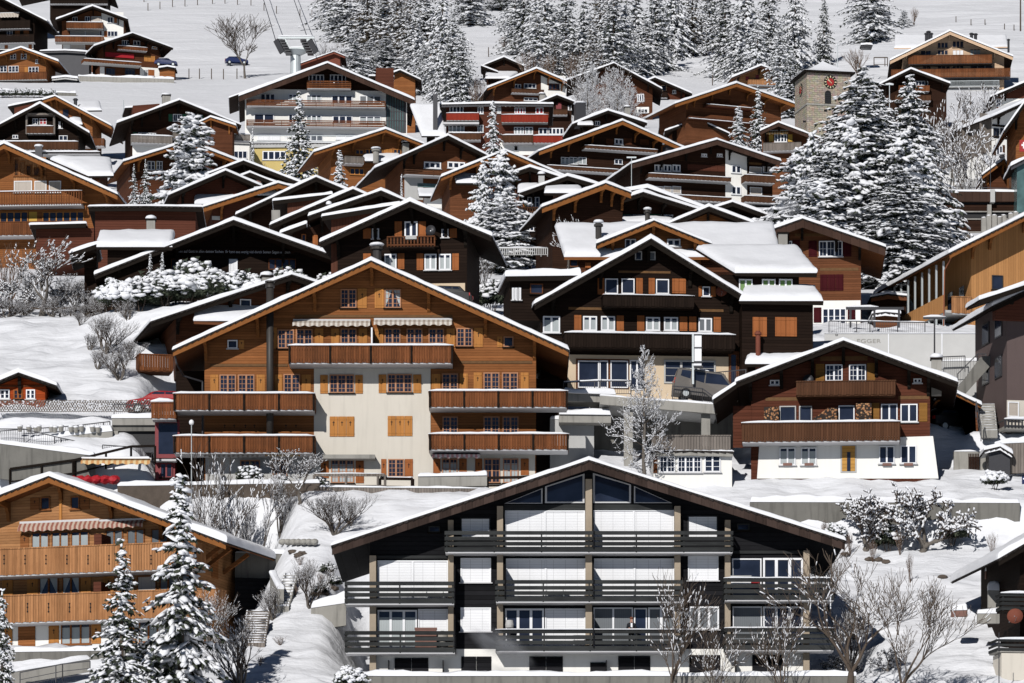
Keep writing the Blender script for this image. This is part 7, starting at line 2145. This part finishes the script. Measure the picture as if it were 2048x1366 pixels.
# balcony bits on the apartment chalet
def table(px, py, d, label):
    d = .65; u, z = A.P(px, py, d); q = Vector((u, -d, z)); w_ = A.root.matrix_basis @ q; o = empty('garden_table', w_); tag(o, label, 'table')
    MB().box(-.6, .6, -.35, .35, .68, .72).build('table_top', 'conl', o)
    for x in (-.5, .5):
        for y in (-.28, .28): MB().tube((x,y,0), (x*.9,y,.68), .02, .02, 5).build('leg', 'gal', o)
    if True: mb = MB(); snowquad(mb, (-.58,-.33,.721), (.58,-.33,.721), (.58,.33,.721), (-.58,.33,.721), .06); mb.build('snow', 'snow', o, smooth=True)
table(870, 1205, .9, 'folding table on the left middle balcony of the black apartment chalet'); table(1165, 1299, .9, 'folding table on the centre lower balcony of the black apartment chalet'); table(1110, 1201, .9, 'folding table on the centre middle balcony of the black apartment chalet')
gr = Site('covered_grill', 'domed grey covered grill on the left lower balcony of the black apartment chalet', 'grill', 885, 1302, 249.5); MB().lathe([(.3,0),(.33,.7),(.28,1.0),(.1,1.12)]).build('cover', 'con', gr.root, smooth=True)
bx = Site('storage_box', 'salmon pink storage box on the left lower balcony of the black apartment chalet', 'box', 852, 1302, 249.6); bx.p(830, 1257, 873, 1300, 'brick', .5, 'box_body'); bx.p(829, 1255, 874, 1258, 'brick', .52, 'box_lid')
lm = Site('patio_heater', 'small grey patio lamp with a flat shade on the centre lower balcony', 'lamp', 1019, 1299, 249.4); MB().tube((0,0,0), (0,0,1.25), .05, .05, 8).build('stem', 'metd', lm.root); MB().lathe([(.22,1.2),(.24,1.35),(.2,1.62)]).build('lamp_shade', 'conl', lm.root)
lm2 = Site('white_box', 'white chest on the right middle balcony of the black apartment chalet', 'chest', 1480, 1195, 249.5); lm2.p(1462, 1152, 1502, 1170, 'whi', .3, 'chest_body'); lm2.p(1461, 1151, 1503, 1153, 'conl', .32, 'chest_lid')
rb_ = Site('red_crate', 'bright red crate beside the white chest on the right middle balcony', 'crate', 1511, 1195, 249.5); rb_.p(1503, 1163, 1519, 1175, 'red', .3, 'crate_body'); rb_.p(1502, 1162, 1520, 1164, 'clr', .32, 'crate_rim')
# person on the lower centre balcony
def person():
    u, z = A.P(1263, 1299, .9); wpos = A.root.matrix_basis @ Vector((u, -.9, z)); o = empty('person', wpos); tag(o, 'person in a dark coat and reddish cap standing at the balcony rail holding something', 'person')
    me = bpy.data.meshes.new('body'); 
    V = [(0,0,.95),(0,0,1.18),(0,.02,1.42),(0,0,1.52),(0,-.01,1.60),(0,-.01,1.70),
         (.19,.02,1.40),(.25,-.02,1.14),(.08,-.24,1.12),(-.19,.02,1.40),(-.26,-.02,1.14),(-.10,-.24,1.16),
         (.10,0,.9),(.11,-.01,.5),(.11,.02,.08),(.11,-.12,.04),(-.10,0,.9),(-.11,-.01,.5),(-.11,.02,.08),(-.11,-.12,.04)]
    Ed = [(0,1),(1,2),(2,3),(3,4),(4,5),(2,6),(6,7),(7,8),(2,9),(9,10),(10,11),(0,12),(12,13),(13,14),(14,15),(0,16),(16,17),(17,18),(18,19)]
    rad = [.15,.15,.16,.06,.085,.07,.075,.055,.04,.075,.055,.04,.1,.07,.05,.045,.1,.07,.05,.045]
    me.from_pydata(V, Ed, []); b = bpy.data.objects.new('body', me); C.objects.link(b)
    sk = b.modifiers.new('skin', 'SKIN'); 
    for i, r_ in enumerate(rad): me.skin_vertices[0].data[i].radius = (r_, r_*.85)
    me.skin_vertices[0].data[0].use_root = True
    b.modifiers.new('sub', 'SUBSURF').levels = 2
    dg = bpy.context.evaluated_depsgraph_get(); m2 = bpy.data.meshes.new_from_object(b.evaluated_get(dg)); bpy.data.objects.remove(b)
    m2.materials.clear(); m2.materials.append(M('coat')); m2.materials.append(M('skin'))
    for p in m2.polygons: p.use_smooth = True; p.material_index = 1 if p.center.z > 1.5 or (p.center.y < -.2 and p.center.z > .6) else 0
    b = bpy.data.objects.new('body', m2); C.objects.link(b); b.parent = o
    h = MB(); h.blob((0,.01,1.73), .105, .115, .09, 2, .03); h.build('cap', 'hair', o, smooth=True)
    s_ = MB(); s_.box(-.05, .05, -.17, -.155, 1.2, 1.45); s_.build('scarf', 'whi', o)
    f = MB(); 
    for sx in (.08, -.10):
        for k_ in range(4): f.tube((sx+(k_-1.5)*.018, -.26, 1.12), (sx*.6+(k_-1.5)*.016, -.32, 1.13), .009, .007, 5)
        f.tube((sx*.7, -.25, 1.14), (sx*.4, -.28, 1.16), .01, .008, 5)
    f.build('fingers', 'skin', o); MB().tube((-.03,-.31,1.08), (-.03,-.31,1.2), .035, .04, 10).build('cup', 'metd', o)
person()
# chimney smoke
def smoke(name, label, px, py, Y, rx, ry, rz, tilt, dens):
    t = bpy.data.materials.new(name); t.use_nodes = True; T = t.node_tree; T.nodes.remove(T.nodes['Principled BSDF'])
    def nd(typ, **k):
        x = T.nodes.new('ShaderNode'+typ)
        for a, b in k.items(): setattr(x, a, b)
        return x
    pv = nd('VolumePrincipled'); T.links.new(pv.outputs[0], T.nodes['Material Output'].inputs['Volume']); pv.inputs['Color'].default_value = (.85,.88,.95,1)
    tc = nd('TexCoord'); nz = nd('TexNoise'); nz.inputs['Scale'].default_value = 1.7; nz.inputs['Detail'].default_value = 4; T.links.new(tc.outputs['Object'], nz.inputs['Vector'])
    mr = nd('MapRange'); mr.inputs[1].default_value = .40; mr.inputs[2].default_value = .72; mr.inputs[4].default_value = dens; T.links.new(nz.outputs[0], mr.inputs[0])
    ln_ = nd('VectorMath', operation='LENGTH'); T.links.new(tc.outputs['Object'], ln_.inputs[0])
    fo = nd('MapRange', interpolation_type='SMOOTHSTEP'); fo.inputs[1].default_value = .95; fo.inputs[2].default_value = .15; T.links.new(ln_.outputs['Value'], fo.inputs[0])
    mu = nd('Math', operation='MULTIPLY'); T.links.new(mr.outputs[0], mu.inputs[0]); T.links.new(fo.outputs[0], mu.inputs[1]); T.links.new(mu.outputs[0], pv.inputs['Density'])
    o = MB().blob((0,0,0), 1, 1, 1, 2, 0).build(name, t, None, loc=pt(px, py, Y)); o.scale = (rx, ry, rz); o.rotation_euler = (0, R(tilt), 0); tag(o, label, 'smoke', kind='stuff')
smoke('smoke', 'pale smoke drifting before the lower left of the black apartment chalet', 1000, 1290, 246.6, 2.6, .9, 1.0, 32, 2.6)
smoke('smoke', 'small puff of smoke above the red-shuttered chalet roof', 1578, 415, 347, 1.3, .8, .9, 20, 2.2)
